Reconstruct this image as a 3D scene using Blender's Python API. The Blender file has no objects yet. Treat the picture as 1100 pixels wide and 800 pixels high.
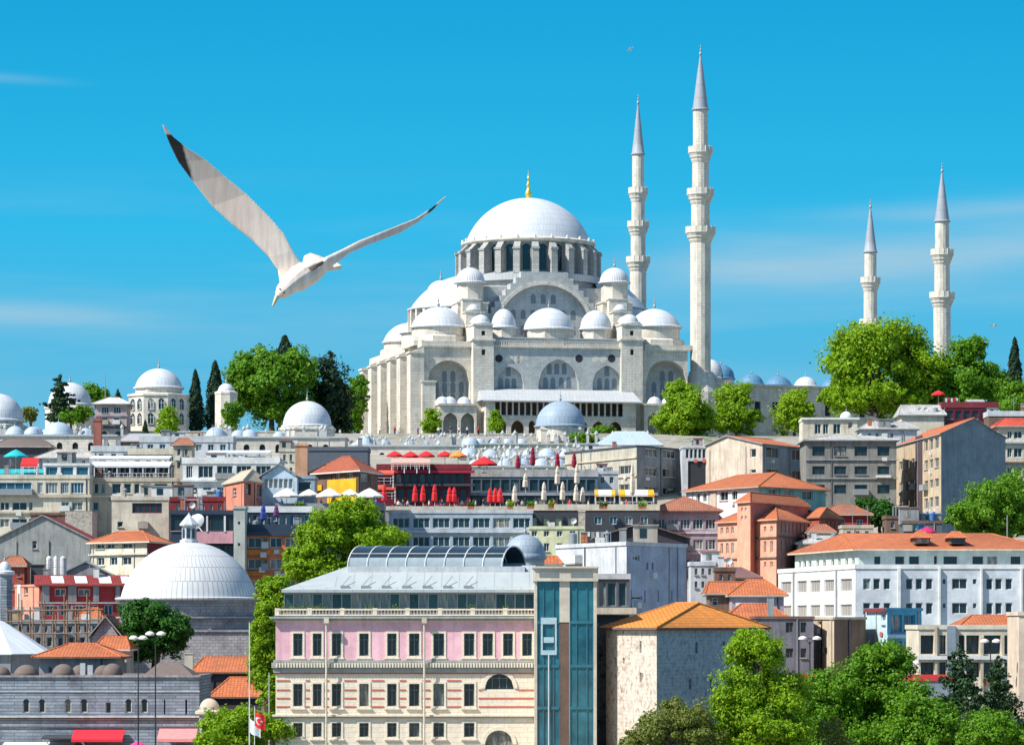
import bpy, math, random
import numpy as np
from mathutils import Vector
R = math.radians; PI = math.pi
random.seed(7)
SC = bpy.context.scene

# ------------------------------------------------------------------ camera, sky, sun, exposure
F = 4000.0; CX = 550.0; HY = 670.0; CZ = 12.0          # focal length and centre in pixels of the 1100x800 photograph
cam = bpy.data.objects.new('camera', bpy.data.cameras.new('camera'))
SC.collection.objects.link(cam); SC.camera = cam
cam.location = (0, 0, CZ); cam.rotation_euler = (R(90), 0, 0)
cam.data.sensor_width = 36; cam.data.lens = 36 * F / 1100
cam.data.shift_y = (HY - 400) / 1100.0
cam.data.clip_start = 0.5; cam.data.clip_end = 40000
SUN = Vector((-0.87, -0.46, 1.02)).normalized()
el = math.asin(SUN.z); az = math.atan2(SUN.x, SUN.y)
w = bpy.data.worlds.new('World'); SC.world = w; w.use_nodes = True
nt = w.node_tree; nt.nodes.clear(); N = nt.nodes.new; L = nt.links.new
out = N('ShaderNodeOutputWorld'); bg = N('ShaderNodeBackground'); bg.inputs[1].default_value = 0.125
sky = N('ShaderNodeTexSky'); sky.sky_type = 'NISHITA'; sky.sun_disc = False
sky.sun_elevation = el; sky.sun_rotation = az; sky.air_density = 1.0; sky.dust_density = 0.3; sky.ozone_density = 2.5
tc = N('ShaderNodeTexCoord'); sep = N('ShaderNodeSeparateXYZ'); L(tc.outputs['Generated'], sep.inputs[0])
ramp = N('ShaderNodeValToRGB'); cr = ramp.color_ramp          # colour of the low sky by elevation
mr0 = N('ShaderNodeMapRange'); mr0.inputs[1].default_value = 0.0; mr0.inputs[2].default_value = 0.30
L(sep.outputs[2], mr0.inputs[0]); L(mr0.outputs[0], ramp.inputs[0])
cr.elements[0].position = 0.12; cr.elements[0].color = (0.105, 0.35, 0.50, 1)
e = cr.elements.new(0.217); e.color = (0.070, 0.33, 0.505, 1)
e = cr.elements.new(0.353); e.color = (0.021, 0.325, 0.545, 1)
e = cr.elements.new(0.453); e.color = (0.013, 0.286, 0.506, 1)
cr.elements[-1].position = 0.56; cr.elements[-1].color = (0.0068, 0.245, 0.468, 1)
sc = N('ShaderNodeVectorMath'); sc.operation = 'SCALE'; sc.inputs[3].default_value = 8.0
L(ramp.outputs[0], sc.inputs[0])
mr = N('ShaderNodeMapRange'); mr.inputs[1].default_value = 0.2; mr.inputs[2].default_value = 0.45; mr.interpolation_type = 'SMOOTHSTEP'
L(sep.outputs[2], mr.inputs[0])
mx = N('ShaderNodeMix'); mx.data_type = 'RGBA'; L(mr.outputs[0], mx.inputs[0]); L(sc.outputs[0], mx.inputs[6]); L(sky.outputs[0], mx.inputs[7])
mp = N('ShaderNodeMapping'); mp.inputs['Scale'].default_value = (3.0, 3.0, 30); mp.inputs['Location'].default_value = (0.3, 0.1, 0.45)
mp.inputs['Rotation'].default_value = (0, R(2.2), 0)
no = N('ShaderNodeTexNoise'); no.inputs['Scale'].default_value = 1.6; no.inputs['Detail'].default_value = 7; no.inputs['Roughness'].default_value = 0.5
L(tc.outputs['Generated'], mp.inputs[0]); L(mp.outputs[0], no.inputs['Vector'])
cl = N('ShaderNodeMapRange'); cl.inputs[1].default_value = 0.50; cl.inputs[2].default_value = 0.72; cl.inputs[4].default_value = 0.45
L(no.outputs[0], cl.inputs[0])
cb = N('ShaderNodeMapRange'); cb.inputs[1].default_value = 0.122; cb.inputs[2].default_value = 0.095     # cirrus only low in the sky
L(sep.outputs[2], cb.inputs[0])
cm = N('ShaderNodeMath'); cm.operation = 'MULTIPLY'; L(cl.outputs[0], cm.inputs[0]); L(cb.outputs[0], cm.inputs[1])
mx2 = N('ShaderNodeMix'); mx2.data_type = 'RGBA'; L(cm.outputs[0], mx2.inputs[0]); L(mx.outputs[2], mx2.inputs[6])
mx2.inputs[7].default_value = (1.8, 3.1, 4.0, 1)
def band(prev, zc, hw, xa, xb, tilt, strength):                # one soft cirrus streak: elevation, half width, azimuth range where it fades in
    def mth(op, a, b=None, c=None):
        n = N('ShaderNodeMath'); n.operation = op
        for i, v in enumerate((a, b, c)):
            if v is None: continue
            if isinstance(v, (int, float)): n.inputs[i].default_value = v
            else: L(v, n.inputs[i])
        return n.outputs[0]
    zz = mth('MULTIPLY_ADD', sep.outputs[0], -tilt, sep.outputs[2]); q = mth('DIVIDE', mth('SUBTRACT', zz, zc), hw); g = mth('POWER', 2.718, mth('MULTIPLY', mth('MULTIPLY', q, q), -1.0))
    r = N('ShaderNodeMapRange'); r.interpolation_type = 'SMOOTHSTEP'; r.inputs[1].default_value = xa; r.inputs[2].default_value = xb; L(sep.outputs[0], r.inputs[0])
    nn = N('ShaderNodeMapRange'); nn.inputs[1].default_value = .32; nn.inputs[2].default_value = .62; L(no.outputs[0], nn.inputs[0])
    f = mth('MULTIPLY', mth('MULTIPLY', mth('MULTIPLY', g, r.outputs[0]), nn.outputs[0]), strength)
    m = N('ShaderNodeMix'); m.data_type = 'RGBA'; L(f, m.inputs[0]); L(prev, m.inputs[6]); m.inputs[7].default_value = (2.0, 3.2, 4.0, 1); return m.outputs[2]
skc = mx2.outputs[2]
skc = band(skc, .0935, .009, .012, .07, .02, 1.0); skc = band(skc, .078, .0030, -.05, -.15, -.03, .62); skc = band(skc, .137, .0012, -.105, -.140, -.05, .35); skc = band(skc, .104, .003, .06, .12, .05, .5)
L(skc, bg.inputs[0]); L(bg.outputs[0], out.inputs[0])
sl = bpy.data.lights.new('sun', 'SUN'); sl.energy = 4.7; sl.angle = R(0.5); sl.color = (1.0, 0.955, 0.87)
so = bpy.data.objects.new('sun', sl); SC.collection.objects.link(so)
so.rotation_euler = (-SUN).to_track_quat('-Z', 'Y').to_euler(); so.location = (-50, 50, 200)
vs = SC.view_settings; vs.view_transform = 'Standard'; vs.look = 'None'; vs.gamma = 1; vs.exposure = 0.60
SC.display_settings.display_device = 'sRGB'

# ------------------------------------------------------------------ materials
_m = {}
def newmat(name):
    m = bpy.data.materials.new(name); m.use_nodes = True
    nt = m.node_tree; b = nt.nodes['Principled BSDF']
    return m, nt, b
def rgb(c): return (c[0], c[1], c[2], 1)
def mul(c, k): return tuple(min(1, x * k) for x in c)
def noise(nt, vec, scale, detail=4, rough=.6):
    n = nt.nodes.new('ShaderNodeTexNoise'); n.inputs['Scale'].default_value = scale
    n.inputs['Detail'].default_value = detail; n.inputs['Roughness'].default_value = rough
    if vec: nt.links.new(vec, n.inputs['Vector'])
    return n.outputs[0]
def mapr(nt, v, a, b, c=0, d=1):
    n = nt.nodes.new('ShaderNodeMapRange'); nt.links.new(v, n.inputs[0])
    for i, x in enumerate((a, b, c, d)): n.inputs[i + 1].default_value = x
    return n.outputs[0]
def mix(nt, f, a, b, mode='MIX'):
    n = nt.nodes.new('ShaderNodeMix'); n.data_type = 'RGBA'; n.blend_type = mode
    for s, i in ((f, 0), (a, 6), (b, 7)):
        if isinstance(s, (int, float)): n.inputs[i].default_value = s
        elif isinstance(s, tuple): n.inputs[i].default_value = rgb(s)
        else: nt.links.new(s, n.inputs[i])
    return n.outputs[2]
def uvs(nt, sx=1, sy=1):
    t = nt.nodes.new('ShaderNodeTexCoord'); m = nt.nodes.new('ShaderNodeMapping')
    m.inputs['Scale'].default_value = (sx, sy, 1); nt.links.new(t.outputs['UV'], m.inputs[0]); return m.outputs[0]
def bump(nt, b, h, s=.3, d=.05):
    n = nt.nodes.new('ShaderNodeBump'); n.inputs['Strength'].default_value = s; n.inputs['Distance'].default_value = d
    nt.links.new(h, n.inputs['Height']); nt.links.new(n.outputs[0], b.inputs['Normal'])
def plain(name, c, rough=.6, metal=0, spec=.4):
    if name in _m: return _m[name]
    m, nt, b = newmat(name); b.inputs['Roughness'].default_value = rough; b.inputs['Metallic'].default_value = metal
    b.inputs['Specular IOR Level'].default_value = spec
    v = noise(nt, uvs(nt), 1.7); col = mix(nt, mapr(nt, v, .3, .7), mul(c, .86), mul(c, 1.08))
    nt.links.new(col, b.inputs['Base Color']); _m[name] = m; return m
def plaster(name, c, stain=.35, rough=.92):
    if name in _m: return _m[name]
    m, nt, b = newmat(name); b.inputs['Roughness'].default_value = rough; b.inputs['Specular IOR Level'].default_value = .2
    v = noise(nt, uvs(nt), .35, 8, .7); s = noise(nt, uvs(nt, 1.6, .13), 1.0, 8, .75); g = noise(nt, uvs(nt), 3.5, 6, .7)
    col = mix(nt, mapr(nt, v, .38, .62), mul(c, .74), mul(c, 1.06))
    col = mix(nt, mapr(nt, s, .48, .66, 0, min(.9, stain * 1.5)), col, (c[0] * .42, c[1] * .41, c[2] * .38))
    col = mix(nt, mapr(nt, g, .52, .66, 0, .45), col, mul(c, .66))
    nt.links.new(col, b.inputs['Base Color']); bump(nt, b, g, .25, .02); _m[name] = m; return m
def brick(nt, vec, c1, c2, mort, w, h, ms=.02, off=.5):
    n = nt.nodes.new('ShaderNodeTexBrick'); nt.links.new(vec, n.inputs['Vector'])
    n.inputs['Color1'].default_value = rgb(c1); n.inputs['Color2'].default_value = rgb(c2); n.inputs['Mortar'].default_value = rgb(mort)
    n.inputs['Scale'].default_value = 1; n.inputs['Mortar Size'].default_value = ms; n.inputs['Brick Width'].default_value = w
    n.inputs['Row Height'].default_value = h; n.offset = off; n.inputs['Mortar Smooth'].default_value = .3; n.inputs['Bias'].default_value = -.1
    return n
def stone(name, c1, c2, w=1.2, h=.55, dark=.35, ms=.03, stain=(.12, .12, .12)):
    if name in _m: return _m[name]
    m, nt, b = newmat(name); b.inputs['Roughness'].default_value = .93; b.inputs['Specular IOR Level'].default_value = .2
    n = brick(nt, uvs(nt), c1, c2, mul(c2, .62), w, h, ms)
    v = noise(nt, uvs(nt, 1, .7), .35, 8, .72); g = noise(nt, uvs(nt, 1, 1), 2.4, 5, .7); st_ = noise(nt, uvs(nt, 1.1, .07), 1.0, 8, .75)
    col = mix(nt, mapr(nt, v, .47, .68, 0, dark), n.outputs[0], stain)
    col = mix(nt, mapr(nt, st_, .50, .66, 0, dark * .9), col, mul(c2, .55))
    col = mix(nt, mapr(nt, g, .52, .72, 0, .5), col, mul(c2, .55))
    nt.links.new(col, b.inputs['Base Color']); bump(nt, b, g, .5, .06); _m[name] = m; return m
def rubble(name, c1, c2, c3, s=1.4, ks=.9):
    if name in _m: return _m[name]
    m, nt, b = newmat(name); b.inputs['Roughness'].default_value = .95; b.inputs['Specular IOR Level'].default_value = .15
    n = brick(nt, uvs(nt), c1, c2, mul(c2, .8), .62, .33, .02)
    v = noise(nt, uvs(nt, 1, .8), .28, 9, .75); g = noise(nt, uvs(nt), s, 7, .75); k = noise(nt, uvs(nt, 1, .8), .9, 9, .8)
    col = mix(nt, mapr(nt, v, .42, .62), n.outputs[0], c1)
    col = mix(nt, mapr(nt, g, .50, .62, 0, .85), col, c3)
    col = mix(nt, mapr(nt, k, .56, .63, 0, ks), col, mul(c3, .35))
    nt.links.new(col, b.inputs['Base Color']); bump(nt, b, g, .8, .12); _m[name] = m; return m
def tile(name, c, w=.34, h=.42):
    if name in _m: return _m[name]
    m, nt, b = newmat(name); b.inputs['Roughness'].default_value = .85; b.inputs['Specular IOR Level'].default_value = .2
    n = brick(nt, uvs(nt), mul(c, 1.1), mul(c, .82), mul(c, .5), w, h, .045, 0)
    v = noise(nt, uvs(nt), .5, 8, .75); g = noise(nt, uvs(nt), 2.2, 6, .7)
    col = mix(nt, mapr(nt, v, .45, .66, 0, .75), n.outputs[0], (c[0] * .42, c[1] * .62, c[2] * .9))
    col = mix(nt, mapr(nt, g, .56, .7, 0, .5), col, (min(1, c[0] * 1.2), c[1] * 1.6, c[2] * 1.7))
    nt.links.new(col, b.inputs['Base Color']); bump(nt, b, n.outputs['Fac'], -.6, .06); _m[name] = m; return m
def lead(name, c, w=.9, h=1.6, ms=.05, seam=.7):
    if name in _m: return _m[name]
    m, nt, b = newmat(name); b.inputs['Roughness'].default_value = .55; b.inputs['Specular IOR Level'].default_value = .35
    n = brick(nt, uvs(nt), c, mul(c, .94), mul(c, seam), w, h, ms, .5)
    v = noise(nt, uvs(nt, 1, .3), .8, 6, .7)
    col = mix(nt, mapr(nt, v, .45, .75, 0, .45), n.outputs[0], mul(c, .66))
    nt.links.new(col, b.inputs['Base Color']); bump(nt, b, n.outputs['Fac'], -.5, .05); _m[name] = m; return m
def glass(name, c=(.02, .045, .06), light=.35, rough=.12):
    if name in _m: return _m[name]
    m, nt, b = newmat(name); b.inputs['Roughness'].default_value = rough; b.inputs['Specular IOR Level'].default_value = .55
    o = nt.nodes.new('ShaderNodeObjectInfo'); v = noise(nt, uvs(nt, 1.3, .8), 1.3, 3)
    col = mix(nt, mapr(nt, v, .35, .65), mul(c, .6), mul(c, 1.5))
    rp = nt.nodes.new('ShaderNodeValToRGB'); rp.color_ramp.interpolation = 'CONSTANT'; nt.links.new(o.outputs['Random'], rp.inputs[0]); e_ = rp.color_ramp.elements; L3 = light
    e_[0].position = 0; e_[0].color = (*c, 1); e_[1].position = 1 - L3 * 1.4; e_[1].color = (*mul(c, .35), 1)
    for p_, q_ in ((1 - L3, (.26, .27, .25)), (1 - L3 * .66, (.10, .13, .14)), (1 - L3 * .33, (.38, .35, .29))): z_ = e_.new(min(.999, max(.01, p_))); z_.color = (*q_, 1)
    sq = noise(nt, uvs(nt, .9, .25), 2.2, 2); col = mix(nt, mapr(nt, sq, .42, .58, .35, .9), col, rp.outputs[0])
    nt.links.new(col, b.inputs['Base Color']); _m[name] = m; return m
def leafm(name, c1, c2, tr=.35):
    if name in _m: return _m[name]
    m, nt, b = newmat(name); g = nt.nodes.new('ShaderNodeNewGeometry'); b.inputs['Roughness'].default_value = .55
    b.inputs['Specular IOR Level'].default_value = .25
    col = mix(nt, g.outputs['Random Per Island'], c1, c2)
    nt.links.new(col, b.inputs['Base Color'])
    t = nt.nodes.new('ShaderNodeBsdfTranslucent'); nt.links.new(mix(nt, g.outputs['Random Per Island'], mul(c1, 1.3), mul(c2, 1.3)), t.inputs[0])
    s = nt.nodes.new('ShaderNodeMixShader'); s.inputs[0].default_value = tr
    nt.links.new(b.outputs[0], s.inputs[1]); nt.links.new(t.outputs[0], s.inputs[2])
    nt.links.new(s.outputs[0], nt.nodes['Material Output'].inputs[0]); _m[name] = m; return m

ASH = stone('ashlar limestone', (.72, .665, .57), (.62, .57, .485), 1.3, .6, .55, .025, (.22, .22, .22))
ASHD = stone('drum ashlar', (.46, .45, .42), (.36, .36, .34), 1.1, .5, .5, .03, (.14, .15, .16))
ASHG = stone('shaded weathered ashlar', (.53, .54, .52), (.43, .445, .435), 1.1, .5, .40, .025, (.16, .17, .18))  # cooler grey: shade of tympanum, recesses and central facade put into the colour
LEADRIB = lead('ribbed dome lead', (.64, .66, .68), .55, 30, .10, .55)
LATT = plain('stone lattice glazing', (.17, .21, .24), .6)
LEAD = lead('dome lead', (.58, .61, .64), .85, 1.7, .05, .66)
LEADB = lead('shaded blue dome lead', (.29, .37, .45), .95, 1.5, .05, .66)  # blue of a lead dome lying in shade, put into its colour
LEADR = lead('roof lead', (.47, .49, .50), .8, 2.2, .05, .7)
GOLD = plain('gilded metal', (.85, .58, .10), .35, .6)
DARK = plain('dark interior', (.025, .028, .035), .8)
STEEL = plain('grey steel', (.30, .32, .34), .45, .3)
BLK = plain('black painted metal', (.02, .022, .025), .5)
WHT = plaster('white paint', (.72, .72, .70), .14)
WOOD = plain('white frame', (.62, .62, .60), .5); TRIM = plaster('weathered trim', (.45, .40, .34), .4)
GLS = glass('window glass')
GLD = glass('dark window glass', (.014, .028, .035), .1)
GLB = glass('blue window glass', (.02, .10, .16), .15)
RED = plain('red fabric', (.62, .02, .025), .8)
TIL = tile('orange roof tile', (.56, .165, .065))
TIL2 = tile('faded roof tile', (.42, .16, .09))
CONC = plaster('grey concrete', (.33, .34, .34), .4)

# ------------------------------------------------------------------ mesh building
def tag(o, label=None, cat=None, group=None, kind=None):
    if label: o['label'] = label
    if cat: o['category'] = cat
    if group: o['group'] = group
    if kind: o['kind'] = kind
    return o
def empty(name, loc, label, cat, group=None, rz=0):
    o = bpy.data.objects.new(name, None); SC.collection.objects.link(o); o.location = loc; o.rotation_euler.z = rz
    o.empty_display_size = .3
    return tag(o, label, cat, group)
def inst(name, me, parent=None, loc=(0, 0, 0), rz=0, scale=None):
    o = bpy.data.objects.new(name, me); SC.collection.objects.link(o); o.location = loc; o.rotation_euler.z = rz
    if scale: o.scale = scale
    if parent: o.parent = parent
    return o
class MB:
    def __init__(s, org=(0, 0, 0)):
        s.v = []; s.f = []; s.m = []; s.uv = []; s.o = Vector(org); s.mi = 0; s.sm = []
    def face(s, pts, mi=None, uv=None, sm=False):
        i = len(s.v); s.v += [tuple(Vector(p) - s.o) for p in pts]; s.f.append(tuple(range(i, i + len(pts))))
        s.m.append(s.mi if mi is None else mi); s.sm.append(sm)
        if uv is None:
            P = [Vector(p) for p in pts]; n = Vector((0, 0, 0))
            for k in range(len(P)):
                a, b = P[k], P[(k + 1) % len(P)]
                n += Vector(((a.y - b.y) * (a.z + b.z), (a.z - b.z) * (a.x + b.x), (a.x - b.x) * (a.y + b.y)))
            if n.length > 0: n.normalize()
            if abs(n.z) > .97: uv = [(p.x, p.y) for p in P]
            else:
                t = Vector((-n.y, n.x, 0)).normalized(); q = n.cross(t)
                uv = [(p.dot(t), p.dot(q)) for p in P]
        s.uv += uv
    def box(s, x0, y0, z0, x1, y1, z1, mi=None):
        s.prism([(x0, y0), (x1, y0), (x1, y1), (x0, y1)], z0, z1, mi)
    def prism(s, poly, z0, z1, mi=None, top=None, bottom=True, sm=False):
        n = len(poly)
        for k in range(n):
            a, b = poly[k], poly[(k + 1) % n]
            s.face([(a[0], a[1], z0), (b[0], b[1], z0), (b[0], b[1], z1), (a[0], a[1], z1)], mi, None, sm)
        s.face([(p[0], p[1], z1) for p in poly], top if top is not None else mi)
        if bottom: s.face([(p[0], p[1], z0) for p in reversed(poly)], mi)
    def ring(s, cx, cy, prof, seg=24, mi=None, sm=True, a0=0, a1=2 * PI, tw=0, us=None, cap=True):
        """surface of revolution; prof = [(r, z), ...] going up"""
        full = abs(a1 - a0 - 2 * PI) < 1e-6
        rmax = max(p[0] for p in prof); us = us or rmax
        A = [a0 + tw + (a1 - a0) * k / seg for k in range(seg + 1)]
        acc = [0]
        for (r0, z0), (r1, z1) in zip(prof, prof[1:]): acc.append(acc[-1] + math.hypot(r1 - r0, z1 - z0))
        for j in range(len(prof) - 1):
            (r0, z0), (r1, z1) = prof[j], prof[j + 1]
            for k in range(seg):
                a, b = A[k], A[k + 1]
                p = [(cx + r0 * math.cos(a), cy + r0 * math.sin(a), z0), (cx + r0 * math.cos(b), cy + r0 * math.sin(b), z0),
                     (cx + r1 * math.cos(b), cy + r1 * math.sin(b), z1), (cx + r1 * math.cos(a), cy + r1 * math.sin(a), z1)]
                q = [(a * us, acc[j]), (b * us, acc[j]), (b * us, acc[j + 1]), (a * us, acc[j + 1])]
                if r1 < 1e-4: p = p[:3]; q = q[:3]
                elif r0 < 1e-4: p = [p[0], p[2], p[3]]; q = [q[0], q[2], q[3]]
                s.face(p, mi, q, sm)
        if cap and full and prof[-1][0] > 1e-4:
            r, z = prof[-1]; s.face([(cx + r * math.cos(a), cy + r * math.sin(a), z) for a in A[:-1]], mi)
        if cap and full and prof[0][0] > 1e-4:
            r, z = prof[0]; s.face([(cx + r * math.cos(a), cy + r * math.sin(a), z) for a in reversed(A[:-1])], mi)
    def dome(s, cx, cy, z, r, h, seg=32, rings=10, mi=None, a0=0, a1=2 * PI):
        if h <= r:
            Rr = (r * r + h * h) / (2 * h); t0 = math.asin(min(1, r / Rr))
            prof = [(Rr * math.sin(t0 * (1 - k / rings)), z + h - Rr + Rr * math.cos(t0 * (1 - k / rings))) for k in range(rings + 1)]
        else: prof = [(r * math.cos(PI / 2 * k / rings), z + h * math.sin(PI / 2 * k / rings)) for k in range(rings + 1)]
        prof[-1] = (0, z + h)
        s.ring(cx, cy, prof, seg, mi, True, a0, a1)
    def tube(s, p, q, r, seg=6, r2=None, mi=None):
        p, q = Vector(p), Vector(q); d = (q - p)
        if d.length < 1e-6: return
        d.normalize(); a = d.orthogonal().normalized(); b = d.cross(a); r2 = r if r2 is None else r2
        c0 = [p + (a * math.cos(t) + b * math.sin(t)) * r for t in [2 * PI * k / seg for k in range(seg)]]
        c1 = [q + (a * math.cos(t) + b * math.sin(t)) * r2 for t in [2 * PI * k / seg for k in range(seg)]]
        for k in range(seg): j = (k + 1) % seg; s.face([c0[k], c0[j], c1[j], c1[k]], mi, None, True)
        s.face(list(reversed(c0)), mi); s.face(c1, mi)
    def mesh(s, name, mats):
        me = bpy.data.meshes.new(name); me.from_pydata(s.v, [], s.f)
        for m in (mats if isinstance(mats, (list, tuple)) else [mats]): me.materials.append(m)
        me.polygons.foreach_set('material_index', s.m); me.polygons.foreach_set('use_smooth', s.sm)
        u = me.uv_layers.new(name='UVMap'); u.data.foreach_set('uv', [c for p in s.uv for c in p]); me.update(); return me
    def build(s, name, mats, parent=None, loc=(0, 0, 0)):
        if not s.f: return None
        me = s.mesh(name, mats)
        if any(s.sm):
            import bmesh
            bm = bmesh.new(); bm.from_mesh(me); bmesh.ops.remove_doubles(bm, verts=bm.verts, dist=1e-4); bm.to_mesh(me); bm.free()
            for ed in me.edges: pass
            try: me.set_sharp_from_angle(angle=R(40))
            except Exception: pass
        return inst(name, me, parent, loc)

def at(px, Y, py=HY): return Vector(((px - CX) * Y / F, Y, CZ + (HY - py) * Y / F))
def T(X, Y):
    if Y < 385: z = 0.0
    elif Y < 770: z = float(np.interp(Y, (385, 500, 566, 610, 650, 700, 770), (0, 4, 17, 26, 33, 41, 51.3)))
    elif Y < 930: z = 51.3
    elif Y < 1500: t = (Y - 930) / 570; z = 51.3 - 50 * (3 * t * t - 2 * t ** 3)
    else: z = 1.3
    ax = abs(X)
    if ax > 420: t = min(1, (ax - 420) / 700); z = 1 + (z - 1) * (1 - (3 * t * t - 2 * t ** 3))
    return z

# opening = (u0, u1, w0, w1, kind) with kind None | 'round' | 'pointed'
def archtop(kind, t):                                            # t in -1..1 -> 0..1 rise of the arch
    if kind == 'round': return math.sqrt(max(0, 1 - t * t))
    a = 1 - abs(t); return math.sqrt(max(0, 1 - (1 - a) ** 1.9)) * .82 + a * .18
def archpts(o, n=12):
    u0, u1, w0, w1, k = o; h = min((u1 - u0) / 2 * (1.0 if k == 'round' else 1.15), w1 - w0); ws = w1 - h
    return [(u0 + (u1 - u0) * i / n, ws + h * archtop(k, -1 + 2 * i / n)) for i in range(n + 1)]
def wall(mb, P0, P1, z0, z1, ops=(), depth=.25, mi=0, rmi=None, back=None):
    P0 = Vector((P0[0], P0[1])); P1 = Vector((P1[0], P1[1])); d = P1 - P0; Lh = d.length; d.normalize(); n = Vector((d.y, -d.x))
    rmi = mi if rmi is None else rmi
    def P(u, w, dd=0): q = P0 + d * u - n * dd; return (q.x, q.y, w)
    ops = [(max(.02, a), min(Lh - .02, b), max(z0 + .01, c), min(z1 - .01, e), k) for a, b, c, e, k in ops if b > .03 and a < Lh - .03]
    us = sorted({0, Lh} | {round(x, 4) for o in ops for x in o[:2]}); ws = sorted({z0, z1} | {round(x, 4) for o in ops for x in o[2:4]})
    for i in range(len(us) - 1):
        j = 0
        while j < len(ws) - 1:
            uc = (us[i] + us[i + 1]) / 2
            ins = lambda jj: any(o[0] - 1e-3 < uc < o[1] + 1e-3 and o[2] - 1e-3 < (ws[jj] + ws[jj + 1]) / 2 < o[3] + 1e-3 for o in ops)
            if ins(j): j += 1; continue
            k = j
            while k + 1 < len(ws) - 1 and not ins(k + 1): k += 1
            mb.face([P(us[i], ws[j]), P(us[i + 1], ws[j]), P(us[i + 1], ws[k + 1]), P(us[i], ws[k + 1])], mi)
            j = k + 1
    for o in ops:
        u0, u1, w0, w1, kd = o
        if kd is None: loop = [(u0, w0), (u0, w1), (u1, w1), (u1, w0)]
        else:
            ap = archpts(o); loop = [(u0, w0)] + ap + [(u1, w0)]
            for a, b in zip(ap, ap[1:]):
                if w1 - min(a[1], b[1]) > 1e-3: mb.face([P(a[0], a[1]), P(b[0], b[1]), P(b[0], w1), P(a[0], w1)], mi)
        for a, b in zip(loop, loop[1:] + loop[:1]):
            mb.face([P(a[0], a[1]), P(a[0], a[1], depth), P(b[0], b[1], depth), P(b[0], b[1])], rmi)
        if back is not None: mb.face([P(a, b, depth) for a, b in reversed(loop)], back)
_wc = {}
def winmesh(W, H, style, pane, frame, kind=None):
    key = (round(W, 2), round(H, 2), style, pane.name, frame.name, kind)
    if key in _wc: return _wc[key]
    mb = MB(); fw = min(.11, W * .12); nx0 = style[0] > 0
    if kind and nx0: 
        for a in ((0, 0, fw, H - W * .5), (W - fw, 0, W, H - W * .5), (fw, 0, W - fw, fw)): mb.box(a[0], -.2, a[1], a[2], -.004, a[3], 1)
    if kind: mb.face([(a, 0, b) for a, b in ([(0, 0)] + [(W, 0)] + list(reversed(archpts((0, W, 0, H, kind)))))], 0)
    else: mb.face([(0, 0, 0), (W, 0, 0), (W, 0, H), (0, 0, H)], 0)
    nx, nz = style
    if nx > 0:
        g = -.06
        if not kind:
            for a in ((0, 0, W, fw), (0, H - fw, W, H), (0, fw, fw, H - fw), (W - fw, fw, W, H - fw)): mb.box(a[0], g, a[1], a[2], -.004, a[3], 1)
        for k in range(1, nx): x = W * k / nx; mb.box(x - fw * .4, g + .01, fw, x + fw * .4, -.004, H - fw - (H * .12 if kind else 0), 1)
        for k in range(1, nz): z = H * k / nz + (H * .1 if nz == 2 else 0); mb.box(fw, g + .015, z - fw * .35, W - fw, -.005, z + fw * .35, 1)
    me = mb.mesh('window', [pane, frame]); _wc[key] = me; return me
class Face:
    def __init__(s, ctx, P0, P1):
        s.c = ctx; s.P0 = Vector(P0[:2]); s.P1 = Vector(P1[:2]); s.d = (s.P1 - s.P0); s.L = s.d.length; s.d.normalize()
        s.n = Vector((s.d.y, -s.d.x)); s.ops = []; s.wins = []
    def u(s, px):
        k = (px - CX) / F; den = s.d.x - k * s.d.y
        return (k * s.P0.y - s.P0.x) / den
    def z(s, py, u): Y = s.P0.y + s.d.y * u; return CZ + (HY - py) * Y / F
    def pt(s, u, z, out=0): q = s.P0 + s.d * u + s.n * out; return Vector((q.x, q.y, z))
def cells(a, b, n, fill=.6): 
    st = (b - a) / n; return [(a + st * (k + .5 - fill / 2), a + st * (k + .5 + fill / 2)) for k in range(n)]
class Ctx: pass
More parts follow.
